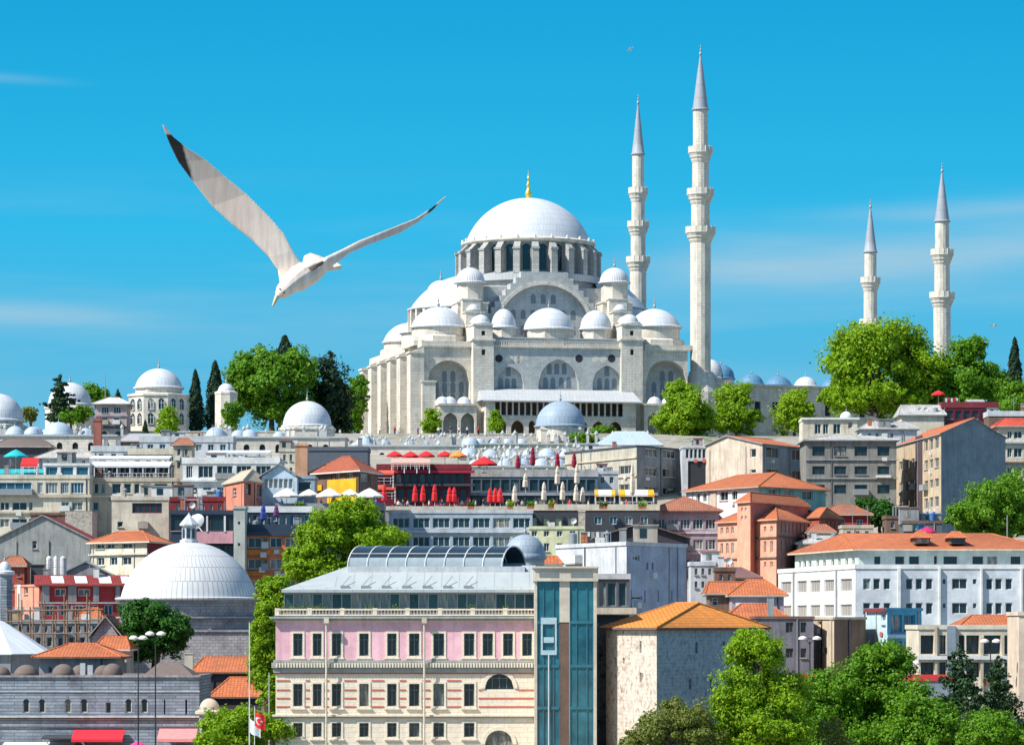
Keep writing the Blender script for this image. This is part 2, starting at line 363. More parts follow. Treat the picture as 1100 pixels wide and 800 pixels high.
def quadroof(mb, Q, z, rise, over, axis, inset, mi=0, fas=.18, gend=0):
    Q = [Vector((q[0], q[1])) for q in Q]; c = sum(Q, Vector((0, 0))) / 4
    E = []
    for k in range(4):
        a = (Q[k] - Q[k - 1]).normalized(); b = (Q[k] - Q[(k + 1) % 4]).normalized(); E.append(Q[k] + (a + b) * over)
    if axis == 1: E = E[1:] + E[:1]
    m0 = (E[0] + E[3]) / 2; m1 = (E[1] + E[2]) / 2
    if inset > 0: R0 = m0.lerp(m1, inset); R1 = m0.lerp(m1, 1 - inset)
    else: R0 = m0; R1 = m1
    zz = z; V = lambda p, h: (p.x, p.y, h)
    mb.face([V(E[0], zz), V(E[1], zz), V(R1, zz + rise), V(R0, zz + rise)], mi)
    mb.face([V(E[2], zz), V(E[3], zz), V(R0, zz + rise), V(R1, zz + rise)], mi)
    if inset > 0:
        mb.face([V(E[1], zz), V(E[2], zz), V(R1, zz + rise)], mi); mb.face([V(E[3], zz), V(E[0], zz), V(R0, zz + rise)], mi)
        for k in range(4): a, b = E[k], E[(k + 1) % 4]; mb.face([V(a, zz - fas), V(b, zz - fas), V(b, zz), V(a, zz)], mi + 1)
        mb.face([V(p, zz - fas) for p in reversed(E)], mi + 1)
    else:
        for a, b, c2 in ((E[1], E[2], R1), (E[3], E[0], R0)):
            for p, q, hp, hq in ((a, c2, zz, zz + rise), (c2, b, zz + rise, zz)):
                mb.face([V(p, hp - fas), V(q, hq - fas), V(q, hq), V(p, hp)], mi + 1)
        for a, b in ((E[0], E[1]), (E[2], E[3])): mb.face([V(a, zz - fas), V(b, zz - fas), V(b, zz), V(a, zz)], mi + 1)
        mb.face([V(E[1], zz - fas), V(E[0], zz - fas), V(R0, zz + rise - fas), V(R1, zz + rise - fas)], mi + 1)
        mb.face([V(E[3], zz - fas), V(E[2], zz - fas), V(R1, zz + rise - fas), V(R0, zz + rise - fas)], mi + 1)
    # ridge tiles
    mb.tube(V(R0, zz + rise), V(R1, zz + rise), .12, 5, mi=mi)
    if inset > 0:
        for e, r in ((E[0], R0), (E[3], R0), (E[1], R1), (E[2], R1)): mb.tube(V(e, zz), V(r, zz + rise), .1, 5, mi=mi)
def bld(name, label, A, B, C=None, d=10, top=600, mat=None, mats=None, roof=('flat',), wins=(), bands=(), group=None, cat='building',
        bot=None, topref=None, sub=False, seed=None, junk=0, rmat=None, depth=.25):
    c = Ctx(); a = at(A[0], A[1]); b = at(B[0], B[1])
    if C: cc = at(C[0], C[1]); dd = a + cc - b
    else:
        t = (b - a).normalized(); n = Vector((-t.y, t.x, 0)); cc = b + n * d; dd = a + n * d
    Q = [Vector((p.x, p.y)) for p in (a, b, cc, dd)]
    Yr = topref or B[1]; z1 = CZ + (HY - top) * Yr / F
    z0 = min(T(q.x, q.y) for q in Q) - 1.5 if bot is None else CZ + (HY - bot) * Yr / F
    ctr = sum(Q, Vector((0, 0))) / 4; org = Vector((ctr.x, ctr.y, max(z0, min(T(ctr.x, ctr.y), z1 - 1))))
    c.root = empty(name, org, label, cat, group); c.org = org; c.Q = Q; c.z0 = z0; c.z1 = z1
    c.faces = [Face(c, Q[k], Q[(k + 1) % 4]) for k in range(4)]
    mats = mats or [mat] * 4; ml = []
    for m in mats:
        if m not in ml: ml.append(m)
    mi = [ml.index(m) for m in mats]
    wl = []
    for w_ in wins:
        fi, xs, ys = w_[0], w_[1], w_[2]; st = w_[3] if len(w_) > 3 else (2, 1); pane = w_[4] if len(w_) > 4 else GLS; fr = w_[5] if len(w_) > 5 else WOOD
        kind = w_[6] if len(w_) > 6 else None; f = c.faces[fi]
        um = sum(f.u(x) for x in (xs[0][0], xs[-1][1])) / 2
        for (y0, y1) in ys:
            zt, zb = f.z(y0, um), f.z(y1, um)
            for (x0, x1) in xs:
                u0, u1 = f.u(x0), f.u(x1)
                if u0 < .05 or u1 > f.L - .05 or zb < z0 or zt > z1 - .05: continue
                f.ops.append((u0, u1, zb, zt, kind)); wl.append((f, u0, u1, zb, zt, st, pane, fr, kind))
    mb = MB(org)
    for k, f in enumerate(c.faces): wall(mb, f.P0, f.P1, z0, z1, f.ops, depth, mi[k])
    rk = roof[0]; rb = MB(org)
    if rk == 'flat':
        rm = roof[1] if len(roof) > 1 else CONC; ph = roof[2] if len(roof) > 2 else .6
        rb.prism([tuple(q) for q in Q], z1 - .02, z1 + .06, 0)
        if ph > 0:
            for k in range(4):
                p, q = Q[k], Q[(k + 1) % 4]; t = (q - p).normalized(); n = Vector((t.y, -t.x)); p2 = p - t * .12; q2 = q + t * .12
                rb.prism([tuple(p2 + n * .12 + t * .0), tuple(q2 + n * .12), tuple(q2 - n * .18 - t * .3), tuple(p2 - n * .18 + t * .3)], z1 - .15, z1 + ph, 1)
        rb.build('roof', [rm, mats[0] if len(roof) < 4 else roof[3]], c.root)
    else:
        rm, rise, over, axis = roof[1:5]; ins = roof[5] if rk == 'hip' else 0
        fas = roof[6] if len(roof) > 6 else TRIM
        quadroof(rb, Q, z1 + .1, rise, over, axis, ins); rb.build('roof', [rm, fas], c.root)
        if rk == 'gable':
            for k in ((1, 3) if axis == 0 else (0, 2)):
                f = c.faces[k]; m_ = (f.P0 + f.P1) / 2; mb.face([(f.P0.x, f.P0.y, z1), (f.P1.x, f.P1.y, z1), (m_.x, m_.y, z1 + rise - .1)], mi[k])
        else: mb.face([(q.x, q.y, z1) for q in Q], 0)
    for bd in bands:
        fi, y0, y1, pr, bm = bd[:5]; f = c.faces[fi]; um = f.L / 2; x = bd[5] if len(bd) > 5 else None
        u0, u1 = (f.u(x[0]), f.u(x[1])) if x else (-.0 - pr * .9, f.L + pr * .9)
        if x: um = (u0 + u1) / 2
        k = MB(org); zt, zb = f.z(y0, um), f.z(y1, um)
        k.prism([tuple(f.pt(u0, 0, pr)[:2]), tuple(f.pt(u1, 0, pr)[:2]), tuple(f.pt(u1, 0, .003)[:2]), tuple(f.pt(u0, 0, .003)[:2])], zb, zt)
        k.build(bd[6] if len(bd) > 6 else 'cornice', bm, c.root)
    mb.build('wall', ml, c.root)
    for (f, u0, u1, zb, zt, st, pane, fr, kind) in wl:
        me = winmesh(u1 - u0, zt - zb, st, pane, fr, kind); p = f.pt(u0, zb, -depth + .002) - org
        inst('window', me, c.root, p, math.atan2(f.d.y, f.d.x))
    if cat in ('apartment house', 'house', 'building') and wl: facade_clutter(c, wl, org)
    if junk == 0 and rk == 'flat' and cat in ('apartment house', 'house', 'building') and (Q[1] - Q[0]).length > 5: junk = 6
    if junk > 0: rooftop(c, junk, seed or len(label) * 7)
    return c
_fr = random.Random(99)
def facade_clutter(c, wl, org):
    for (f, u0, u1, zb, zt, st, pane, fr, kind) in wl:
        k = _fr.random(); ang = math.atan2(f.d.y, f.d.x)
        if k < .16 and zb - 1.1 > c.z0:
            m = MB(); m.box(-.42, -.34, 0, .42, -.003, .6); m.ring(0, -.36, [(.01, .28), (.02, .32)], 6); o = m.build('air_conditioner', WHT, c.root, f.pt((u0 + u1) / 2 + _fr.uniform(-.3, .3), zb - .85, 0) - org); o.rotation_euler.z = ang
        elif k < .23 and zb - 1.3 > c.z0:
            m = MB(); W_ = min(1.6, u1 - u0); m.box(0, -.12, 0, W_, -.09, .75 * _fr.uniform(.6, 1.1)); o = m.build('laundry', plain('laundry %d' % (int(k * 100) % 4), ((.6, .6, .62), (.5, .12, .10), (.12, .2, .42), (.55, .5, .35))[int(k * 100) % 4], .9), c.root, f.pt(u0, zb - .8, 0) - org); o.rotation_euler.z = ang
        elif k < .33 and zb - 1.0 > c.z0 and f.P0.y > 380:
            m = MB(); W_ = u1 - u0; m.box(-.2, -.9, -.22, W_ + .2, -.003, -.08, 1); m.box(-.2, -.9, -.08, W_ + .2, -.84, .75, 0); m.box(-.2, -.84, -.08, -.14, -.003, .75, 0); m.box(W_ + .14, -.84, -.08, W_ + .2, -.003, .75, 0); o = m.build('balcony', [_fr.choice([TRIM, CONC, STEEL, WHT]), CONC], c.root, f.pt(u0, zb, 0) - org); o.rotation_euler.z = ang
        elif k < .60:
            m = MB(); m.box(-.1, -.16, -.1, u1 - u0 + .1, -.003, -.0); o = m.build('sill', TRIM, c.root, f.pt(u0, zb, 0) - org); o.rotation_euler.z = ang
    for f in {id(w_[0]): w_[0] for w_ in wl}.values():
        for q in range(1 if f.L < 9 else 2):
            for _ in range(12):
                u = _fr.uniform(.3, f.L - .3)
                if not any(w_[0] is f and w_[1] - .3 < u < w_[2] + .3 for w_ in wl):
                    m = MB(org); m.tube(f.pt(u, c.z0, .09), f.pt(u, c.z1 - .1, .09), .06, 5); m.build('downpipe', _fr.choice([STEEL, TRIM, BLK]), c.root); break
def rooftop(c, n, seed):
    rr = random.Random(seed); Q = c.Q; sc_ = 1
    for i in range(n):
        s, t = rr.uniform(.1, .9), rr.uniform(.08, .6)
        p = Q[0].lerp(Q[1], s).lerp(Q[3].lerp(Q[2], s), t); z = c.z1 + .06; k = rr.choice(['chimney', 'vent', 'air_conditioner', 'antenna', 'satellite_dish', 'chimney', 'roof_hatch', 'roof_hatch', 'water_drum', 'laundry_line', 'shade_frame'])
        m = MB(); x = y = 0
        if k == 'chimney': h = rr.uniform(1.2, 2.2); m.box(-.35, -.3, -.6, .35, .3, h); m.box(-.42, -.37, h, .42, .37, h + .12, 1); mt = [rr.choice([WHT, CONC, TIL2]), CONC]
        elif k == 'vent': m.ring(0, 0, [(.18, -.3), (.18, 1.3), (.35, 1.35), (.05, 1.65)], 10); mt = [STEEL]
        elif k == 'air_conditioner': m.box(-.5, -.2, .1, .5, .2, .85); m.ring(0, -.22, [(.01, .3), (.02, .6)], 8); m.box(-.45, -.15, -.3, .45, .15, .1, 1); mt = [WHT, STEEL]
        elif k == 'antenna':
            m.tube((0, 0, -.3), (0, 0, 3.2), .04)
            for q in range(4): m.tube((-.6 + q * .1, 0, 2.2 + q * .28), (.6 - q * .1, 0, 2.2 + q * .28), .025)
            mt = [STEEL]
        elif k == 'satellite_dish':
            m.tube((0, 0, -.3), (0, 0, .9), .05)
            a = 12; prof = [(.02, 0), (.18, .02), (.32, .07), (.44, .15)]
            for j in range(3):
                for q in range(a):
                    t0, t1 = 2 * PI * q / a, 2 * PI * (q + 1) / a; f = lambda r, h, t_: (r * math.cos(t_) , -h - .05, 1.1 + r * math.sin(t_))
                    m.face([f(*prof[j], t0), f(*prof[j], t1), f(*prof[j + 1], t1), f(*prof[j + 1], t0)])
            mt = [WHT]
        elif k == 'roof_hatch':
            w_ = rr.uniform(.7, 1.6); h = rr.uniform(1.1, 2.2); m.box(-w_, -.9, -.3, w_, .9, h); m.box(-w_ - .15, -1.05, h, w_ + .15, 1.05, h + .14, 1)
            m.box(-w_ * .5, -.93, h * .35, w_ * .1, -.903, h * .85, 2); mt = [rr.choice([WHT, CONC, TRIM, plaster('roof room ochre', (.50, .36, .22)), plaster('roof room brown', (.24, .15, .11))]), rr.choice([TIL2, CONC, STEEL]), GLD]
        elif k == 'water_drum': m.ring(0, 0, [(.45, .25), (.45, 1.35), (.1, 1.5)], 12); m.box(-.4, -.4, -.3, .4, .4, .25, 1); mt = [rr.choice([WHT, plain('blue plastic', (.05, .16, .40), .5), STEEL]), CONC]
        elif k == 'laundry_line':
            for q in (-1.4, 1.4): m.tube((q, 0, -.3), (q, 0, 1.7), .04, 5)
            m.tube((-1.4, 0, 1.65), (1.4, 0, 1.65), .02, 4)
            for q in range(5): m.box(-1.2 + q * .5, -.02, 1.65 - rr.uniform(.4, .9), -.85 + q * .5, .02, 1.64, 1 + q % 2)
            mt = [STEEL, WHT, rr.choice([RED, plain('blue cloth', (.04, .09, .35), .8), CONC])]
        else:
            m.box(-1.0, -.7, 1.75, 1.0, .7, 1.82, 1)
            for q in ((-.95, -.65), (.95, -.65), (-.95, .65), (.95, .65)): m.box(q[0] - .05, q[1] - .05, -.3, q[0] + .05, q[1] + .05, 1.75)
            mt = [STEEL, rr.choice([TIL2, STEEL, WHT, CONC])]
        m.build(k, mt, c.root, Vector((p.x, p.y, z)) - c.org)
# ------------------------------------------------------------------ ground
def build_ground():
    xs = [-15000, -6000, -2500, -1200] + list(range(-800, 801, 25)) + [1200, 2500, 6000, 15000]
    ys = [-300, 0, 150, 250, 300] + list(range(325, 1520, 15)) + [2000, 4000, 9000, 20000]
    v = []; f = []
    for y in ys:
        for x in xs: v.append((x, y, T(x, y) + (random.uniform(-.3, .3) if 385 < y < 1500 and abs(x) < 800 else 0)))
    n = len(xs)
    for j in range(len(ys) - 1):
        for i in range(n - 1): a = j * n + i; f.append((a, a + 1, a + n + 1, a + n))
    me = bpy.data.meshes.new('ground'); me.from_pydata(v, [], f)
    m, nt, b = newmat('hillside ground'); b.inputs['Roughness'].default_value = 1
    t = nt.nodes.new('ShaderNodeTexCoord'); a = noise(nt, t.outputs['Object'], .05, 8); c = noise(nt, t.outputs['Object'], .6, 5)
    col = mix(nt, mapr(nt, a, .50, .62), (.27, .25, .21), (.08, .12, .04)); col = mix(nt, mapr(nt, c, .45, .7), col, (.36, .33, .28))
    nt.links.new(col, b.inputs['Base Color']); me.materials.append(m)
    o = inst('ground', me); o['kind'] = 'structure'
build_ground()
def hills():
    n = 90; v = []; f = []
    for j in range(5):
        for i in range(n + 1):
            x = -500 + 420 * i / n; h = (66 + 4 * math.sin(i * .21) + 3 * math.sin(i * .6 + 1)) * math.sin(PI * min(1, (j + .02) / 4 * .97 + .0)) 
            v.append((x, 1500 + 110 * j, max(0, h * 1.75 * (1 - .45 * i / n))))
    for j in range(4):
        for i in range(n): a = j * (n + 1) + i; f.append((a, a + 1, a + n + 2, a + n + 1))
    me = bpy.data.meshes.new('hills'); me.from_pydata(v, [], f); me.materials.append(plain('wooded hill', (.05, .09, .07), .95))
    inst('hills', me)['kind'] = 'structure'
hills()

# ------------------------------------------------------------------ the great mosque
MX, MY, MZ, MR = 9.6, 800.0, 52.0, R(13)
mc, ms_ = math.cos(MR), math.sin(MR)
def mq(px, py, v):
    k = (px - CX) / F; u = (k * (MY + v * mc) - MX + v * ms_) / (mc - k * ms_)
    Y = MY + u * ms_ + v * mc; return u, CZ + (HY - py) * Y / F - MZ
def mu(px, v): return mq(px, 470, v)[0]
def mz(py, v, u=0): 
    Y = MY + u * ms_ + v * mc; return CZ + (HY - py) * Y / F - MZ
MOS = empty('great_mosque', (MX, MY, MZ), 'huge pale stone mosque with stacked white lead domes crowning the hill', 'mosque', None, MR)
def part(mb, name, mats, parent=MOS, loc=(0, 0, 0)): return mb.build(name, mats, parent, loc)
def finial(parent, x, y, z, s=1.0, m=GOLD):
    b = MB(); b.ring(0, 0, [(.10, -.1), (.22, .15), (.38, .5), (.34, .8), (.14, 1.15), (.10, 1.3), (.22, 1.5), (.22, 1.7), (.07, 1.95), (.06, 2.3), (.13, 2.45), (.04, 2.65), (.02, 3.3)], 10)
    o = b.build('finial', m, parent, (x, y, z)); o.scale = (s, s, s); return o
def domed(parent, x, y, z0, zd, r, h, m=LEAD, wallm=ASH, seg=32, drum=None, name='dome', fin=.7, sides=None, dr=None, lip=.35):
    if zd > z0:
        b = MB(); q = dr or r * .97
        if sides: b.ring(x, y, [(q, z0), (q, zd - .05)], sides, sm=False, tw=PI / sides)
        else: b.ring(x, y, [(q, z0), (q, zd - .05)], seg)
        b.build('drum', wallm, parent)
    b = MB(); b.ring(x, y, [(r + lip * .6, zd - .25), (r + lip, zd - .1), (r + lip, zd + .12), (r, zd + .3)], seg, cap=True)
    b.dome(x, y, zd + .25, r, h, seg, 10)
    o = b.build(name, m, parent)
    if fin: finial(parent, x, y, zd + .2 + h, fin, STEEL if m is not GOLD else GOLD)
    return o
def mosque():
    HW = 29.2; zt = 19.6; D = 59.0
    b = MB(); L0 = -HW
    def op(px0, px1, py0, py1, v=0, k='round'): return (mu(px0, v) - L0, mu(px1, v) - L0, mz(py1, v, mu((px0 + px1) / 2, v)), mz(py0, v, mu((px0 + px1) / 2, v)), k)
    big = [op(459, 505, 387, 440), op(694, 738, 387, 442)]
    mid = [op(532, 561, 394, 423), op(577, 620, 386, 423), op(635, 668, 393, 423)]
    # front facade in three planes: bays back 1.2 m from the towers
    wall(b, (-HW, 0), (HW, 0), -6, zt, [o for o in big], 3.2, 0, 0, 1)
    wall(b, (HW, 0), (HW, D), -6, zt, [], .3, 0); wall(b, (HW, D), (-HW, D), -6, zt, [], .3, 0); wall(b, (-HW, D), (-HW, 0), -6, zt, [(6 + 9.5 * k, 8 + 9.5 * k, 3 + 6 * j, 6 + 6 * j, 'pointed') for k in range(5) for j in range(2)], .5, 0, 0, 2)
    b.prism([(-HW, 0), (HW, 0), (HW, D), (-HW, D)], zt, zt + .15, 3)
    part(b, 'wall', [ASH, ASHG, DARK, LEADR])
    # central wall of the facade, a plane 1.3 m proud, with the three blind arches
    b = MB(); c0, c1 = mu(530, -1.3), mu(668, -1.3)
    ops = [(o[0] + L0 - c0, o[1] + L0 - c0, o[2], o[3], 'pointed') for o in mid]
    wall(b, (c0, -1.3), (c1, -1.3), 6, 19.1, ops, .95, 0, 0, 0)
    b.face([(c0, -1.3, 19.1), (c1, -1.3, 19.1), (c1, -.003, 19.1), (c0, -.003, 19.1)], 0)
    part(b, 'facade_wall', ASHG)
    b = MB(); b.box(c0 - .2, -1.75, 19.1, c1 + .2, .4, 19.55); part(b, 'cornice', ASH)
    b = MB()
    for k in range(56): x = c0 + (c1 - c0) * (k + .5) / 56; b.box(x - .13, -1.5, 19.55, x + .13, -1.25, 20.45)
    b.box(c0, -1.55, 20.45, c1, -1.2, 20.62); part(b, 'balustrade', ASH)
    # windows in the blind arches
    wm = winmesh(1.1, 2.4, (0, 0), LATT, ASHG, 'pointed')
    for px, py in [(538, 418), (545, 418), (552, 418), (586, 417), (594, 417), (603, 417), (611, 417), (644, 418), (652, 418), (660, 418)] + [(590, 402), (598, 402), (606, 402)] + [(546, 404), (652, 404)]:
        u, z = mq(px, py, -.35); inst('window', wm, MOS, (u - .55, -.352, z))
    for px, py in [(536, 385), (622, 385), (547, 386), (556, 386), (558, 386), (640, 386), (648, 386), (657, 385)]:
        m = MB(); m.ring(0, 0, [(.02, 0), (.85, 0)], 14, cap=False); me = m.mesh('roundel', [DARK if px in (536, 622, 657) else ASH]); u, z = mq(px, py, -1.32)
        o = inst('roundel', me, MOS, (u, -1.315, z)); o.rotation_euler = (R(90), 0, 0)
    for (px0, px1) in ((459, 505), (694, 738)):
        for j, py in enumerate((404, 416, 428)):
            for i in range(4 if j else 2):
                n_ = 4 if j else 2; px = (px0 + px1) / 2 + (i - (n_ - 1) / 2) * 9; u, z = mq(px, py, 3.2); inst('window', wm, MOS, (u - .55, 3.19, z - 1.2))
    # side bay cornices and low parapets
    for a, e in ((-HW - .5, mu(509, 0)), (mu(692, 0), HW + .5)):
        b = MB(); b.box(a, -.55, zt - .55, e, .8, zt - .1); b.box(a, -.35, zt - .1, e, .3, zt + .7); part(b, 'cornice', ASH)
    b = MB(); b.box(-HW - .55, .8, zt - .55, -HW - .003, D, zt - .1); b.box(-HW - .45, .3, zt - .1, -HW + .3, D, zt + .9); part(b, 'cornice', ASH)
    # buttresses along the qibla wall and the corner pier
    for v in (1.2, 12.5, 23.5, 34.5, 45.5, 56.0):
        b = MB(); b.box(-HW - 3.0, v - 1.9, -6, -HW - .002, v + 1.9, zt - 1.6)
        b.face([(-HW - 3.0, v - 1.9, zt - 1.6), (-HW - .002, v - 1.9, zt - 1.6), (-HW - .002, v - 1.9, zt - .6)])
        b.face([(-HW - 3.0, v - 1.9, zt - 1.6), (-HW - .002, v - 1.9, zt - .6), (-HW - .002, v + 1.9, zt - .6), (-HW - 3.0, v + 1.9, zt - 1.6)])
        b.box(-HW - 3.25, v - 2.15, zt - 2.0, -HW - .003, v + 2.15, zt - 1.6); part(b, 'buttress', ASH)
    b = MB(); b.box(-HW - .6, -1.6, -6, -HW + 2.3, -.003, 11.4); b.box(-HW - .8, -1.8, 11.4, -HW + 2.5, -.003, 11.8); part(b, 'corner_pier', ASH)
    # two facade towers with lanterns, and the stepped buttress behind each
    for px0, px1, sgn in ((508, 530, -1), (667, 690, 1)):
        a, e = mu(px0, -1.8), mu(px1, -1.8); c = (a + e) / 2; hw = (e - a) / 2; tw_top = mz(366, -1.8, c)
        b = MB(); wall(b, (a, -2.2), (e, -2.2), -6, tw_top, [(hw - .4, hw + .4, mz(382, 0, c), mz(376, 0, c), None)], .5, 0, 0, 1)
        b.face([(e, -2.2, -6), (e, 3, -6), (e, 3, tw_top), (e, -2.2, tw_top)]); b.face([(a, 3, -6), (a, -2.2, -6), (a, -2.2, tw_top), (a, 3, tw_top)]); b.face([(e, 3, -6), (a, 3, -6), (a, 3, tw_top), (e, 3, tw_top)])
        b.box(a - .3, -2.5, tw_top, e + .3, 3.2, tw_top + .4)
        z2 = mz(350, 0, c); wall(b, (a + .2, -2.0), (e - .2, -2.0), tw_top + .4, z2, [(hw - .6, hw + .2, mz(361, 0, c), mz(356, 0, c), None)], .5, 0, 0, 1)
        for (x, y), (x2, y2) in (((e - .2, -2), (e - .2, 2.4)), ((e - .2, 2.4), (a + .2, 2.4)), ((a + .2, 2.4), (a + .2, -2))):
            b.face([(x, y, tw_top + .4), (x2, y2, tw_top + .4), (x2, y2, z2), (x, y, z2)])
        b.box(a, -2.2, z2, e, 2.6, z2 + .3)
        part(b, 'tower', [ASH, DARK])
        domed(MOS, c, .2, z2 + .3, z2 + .5, hw * .86, hw * .75, fin=.4, lip=.2)
        # stepped flying buttress with small lantern domes
        vs_ = [(2.4, 6.2, 350), (6.2, 9.8, 336), (9.8, 12.8, 322)]
        for v0, v1, py in vs_:
            cc = c + (-sgn) * 0.0; z = mz(py, v0, c); b = MB(); b.box(c - 2.0, v0, zt, c + 2.0, v1, z); b.box(c - 2.2, v0 - .15, z, c + 2.2, v1 - .02, z + .25); part(b, 'stepped_buttress', ASH)
        for v, py, r in ((4.4, 345, 1.35), (8.0, 332, 1.35)): domed(MOS, c, v, mz(py + 5, v, c), mz(py + 1, v, c), r, 1.0, fin=0, lip=.2, seg=16)
        # weight turret
        tx, _ = mq(505 if sgn < 0 else 660, 300, 14.5); tv = 14.5
        zb = mz(327, tv, tx); zd = mz(304, tv, tx)
        b = MB(); b.box(tx - 3.4, tv - 2.8, zt, tx + 3.4, tv + 3.6, zb); b.box(tx - 3.6, tv - 3.0, zb, tx + 3.6, tv + 3.8, zb + .3); part(b, 'turret_base', ASH)
        domed(MOS, tx, tv, zb + .3, zd, 3.25, 3.1, LEADRIB, sides=8, dr=2.95, seg=24, fin=.8)
        tx2 = tx; tv2 = 45.5
        b = MB(); b.box(tx2 - 3.4, tv2 - 2.8, zt, tx2 + 3.4, tv2 + 3.6, zb); part(b, 'turret_base', ASH)
        domed(MOS, tx2, tv2, zb, zd, 3.25, 3.1, LEADRIB, sides=8, dr=2.95, seg=24, fin=.8)
    # tympanum: stepped gable around the big arch
    v0 = 12.9; uc, _ = mq(585, 300, v0); Rr = (mu(636, v0) - mu(534, v0)) / 2; za = mz(306, v0, uc); zs = za - Rr
    def stp(x):
        ax = abs(x)
        if ax < 5.2: return mz(292, v0, uc)
        k = math.ceil((ax - 5.2) / 1.15); return mz(292, v0, uc) - k * 1.32
    b = MB(); W = 13.6; n = 118; xs = [-W + 2 * W * i / n for i in range(n + 1)]
    for x0, x1 in zip(xs, xs[1:]):
        xm = (x0 + x1) / 2; t = stp(xm); g = lambda x: (zs + math.sqrt(max(0, Rr * Rr - x * x))) if abs(x) < Rr else zt
        b.face([(uc + x0, v0, g(x0)), (uc + x1, v0, g(x1)), (uc + x1, v0, t), (uc + x0, v0, t)], 0)
        b.face([(uc + x0, v0, t), (uc + x1, v0, t), (uc + x1, v0 + 3.4, t), (uc + x0, v0 + 3.4, t)], 1)
        tn = stp(xm + 2 * W / n)
        if abs(tn - t) > .1: z_, q = sorted((t, tn)); b.face([(uc + x1, v0, z_), (uc + x1, v0 + 3.4, z_), (uc + x1, v0 + 3.4, q), (uc + x1, v0, q)], 0)
        if abs(xm) < Rr: b.face([(uc + x0, v0, g(x0)), (uc + x0, v0 + 1.3, g(x0)), (uc + x1, v0 + 1.3, g(x1)), (uc + x1, v0, g(x1))], 0)
    part(b, 'tympanum', [ASHG, LEADR])
    b = MB(); b.face([(uc - W, v0 + 1.3, zt), (uc + W, v0 + 1.3, zt), (uc + W, v0 + 1.3, zs + 1.5), (uc + Rr * .9, v0 + 1.3, zs + Rr * .6), (uc + 6, v0 + 1.3, zs + Rr + .3), (uc - 6, v0 + 1.3, zs + Rr + .3), (uc - Rr * .9, v0 + 1.3, zs + Rr * .6), (uc - W, v0 + 1.3, zs + 1.5)])
    part(b, 'tympanum_wall', ASHG)
    tm = winmesh(1.15, 2.1, (0, 0), LATT, ASHG, 'round')
    for zr_, cnt in ((zs + 6.6, 3), (zs + 3.2, 7), (zs - .2, 9)):
        for q in range(cnt): inst('window', tm, MOS, (uc + (q - (cnt - 1) / 2) * 2.25 - .57, v0 + 1.29, zr_))
    b = MB()                                            # raised band that follows the arch
    for k in range(40):
        a0, a1 = PI * (k + .0) / 40, PI * (k + 1) / 40; P_ = lambda a, r, v: (uc + r * math.cos(a), v, zs + r * math.sin(a))
        r0, r1 = Rr, Rr + .8; va = v0 - .28
        b.face([P_(a1, r0, va), P_(a0, r0, va), P_(a0, r1, va), P_(a1, r1, va)]); b.face([P_(a0, r1, va), P_(a0, r1, v0), P_(a1, r1, v0), P_(a1, r1, va)]); b.face([P_(a0, r0, v0), P_(a0, r0, va), P_(a1, r0, va), P_(a1, r0, v0)])
    part(b, 'arch_band', ASH)
    # main block under the drum
    dx, _ = mq(567.5, 263, 30); dv = 30.0; zb = mz(300, 30, dx); ztop = mz(264, 30, dx); r = 14.25
    b = MB(); b.ring(dx, dv, [(15.3, zt), (15.3, zb - .4)], 48); b.box(dx - 14.2, dv - 13.6, zt, dx + 14.2, dv + 14, zb - 3.0, 0); b.ring(dx, dv, [(16.2, zb - 1.5), (16.2, zb), (14.3, zb + .4)], 48, 1, cap=True)
    part(b, 'central_block', [ASHG, LEADR])
    b = MB(); b.ring(dx, dv, [(r - .5, zb), (r - .5, ztop)], 64); part(b, 'drum', ASHG)
    nb = 24; m = MB(); h = ztop - zb
    pr = [(2.5, 0), (2.5, h * .74), (.7, h * .96), (-.8, h * .96), (-.8, 0)]
    for s_ in (-.72, .72): m.face([(x, s_, z) for x, z in (pr if s_ < 0 else list(reversed(pr)))])
    for (x0, z0_), (x1, z1_) in zip(pr, pr[1:]): m.face([(x0, -.72, z0_), (x0, .72, z0_), (x1, .72, z1_), (x1, -.72, z1_)])
    m.box(2.0, -.85, h * .70, 2.7, .85, h * .76)
    bme = m.mesh('drum_buttress', [ASHD]); wme = winmesh(2.0, h * .80, (1, 1), GLD, ASHG, 'round')
    for k in range(nb):
        a = 2 * PI * (k + .5) / nb; inst('drum_buttress', bme, MOS, (dx + (r - .5) * math.cos(a), dv + (r - .5) * math.sin(a), zb), a)
        a2 = 2 * PI * k / nb; t = Vector((-math.sin(a2), math.cos(a2), 0)); q = Vector((dx, dv, 0)) + Vector((math.cos(a2), math.sin(a2), 0)) * (r - .42) - t * 1.0
        inst('drum_window', wme, MOS, (q.x, q.y, zb + h * .08), a2 + PI / 2)
    b = MB(); b.ring(dx, dv, [(r + .4, ztop - .4), (r + .75, ztop), (r + .75, ztop + .35), (r - .3, ztop + .7)], 64, cap=True)
    for k in range(nb):
        a = 2 * PI * (k + .5) / nb; b.ring(dx + (r + .45) * math.cos(a), dv + (r + .45) * math.sin(a), [(.28, ztop + .3), (.28, ztop + .95), (.0, ztop + 1.15)], 6)
    part(b, 'drum_cornice', ASH)
    b = MB(); b.dome(dx, dv, ztop + .4, r - .25, mz(213, 30, dx) - ztop - .4, 72, 20); o = part(b, 'main_dome', LEAD)
    finial(MOS, dx, dv, mz(214, 30, dx), 1.95, GOLD)
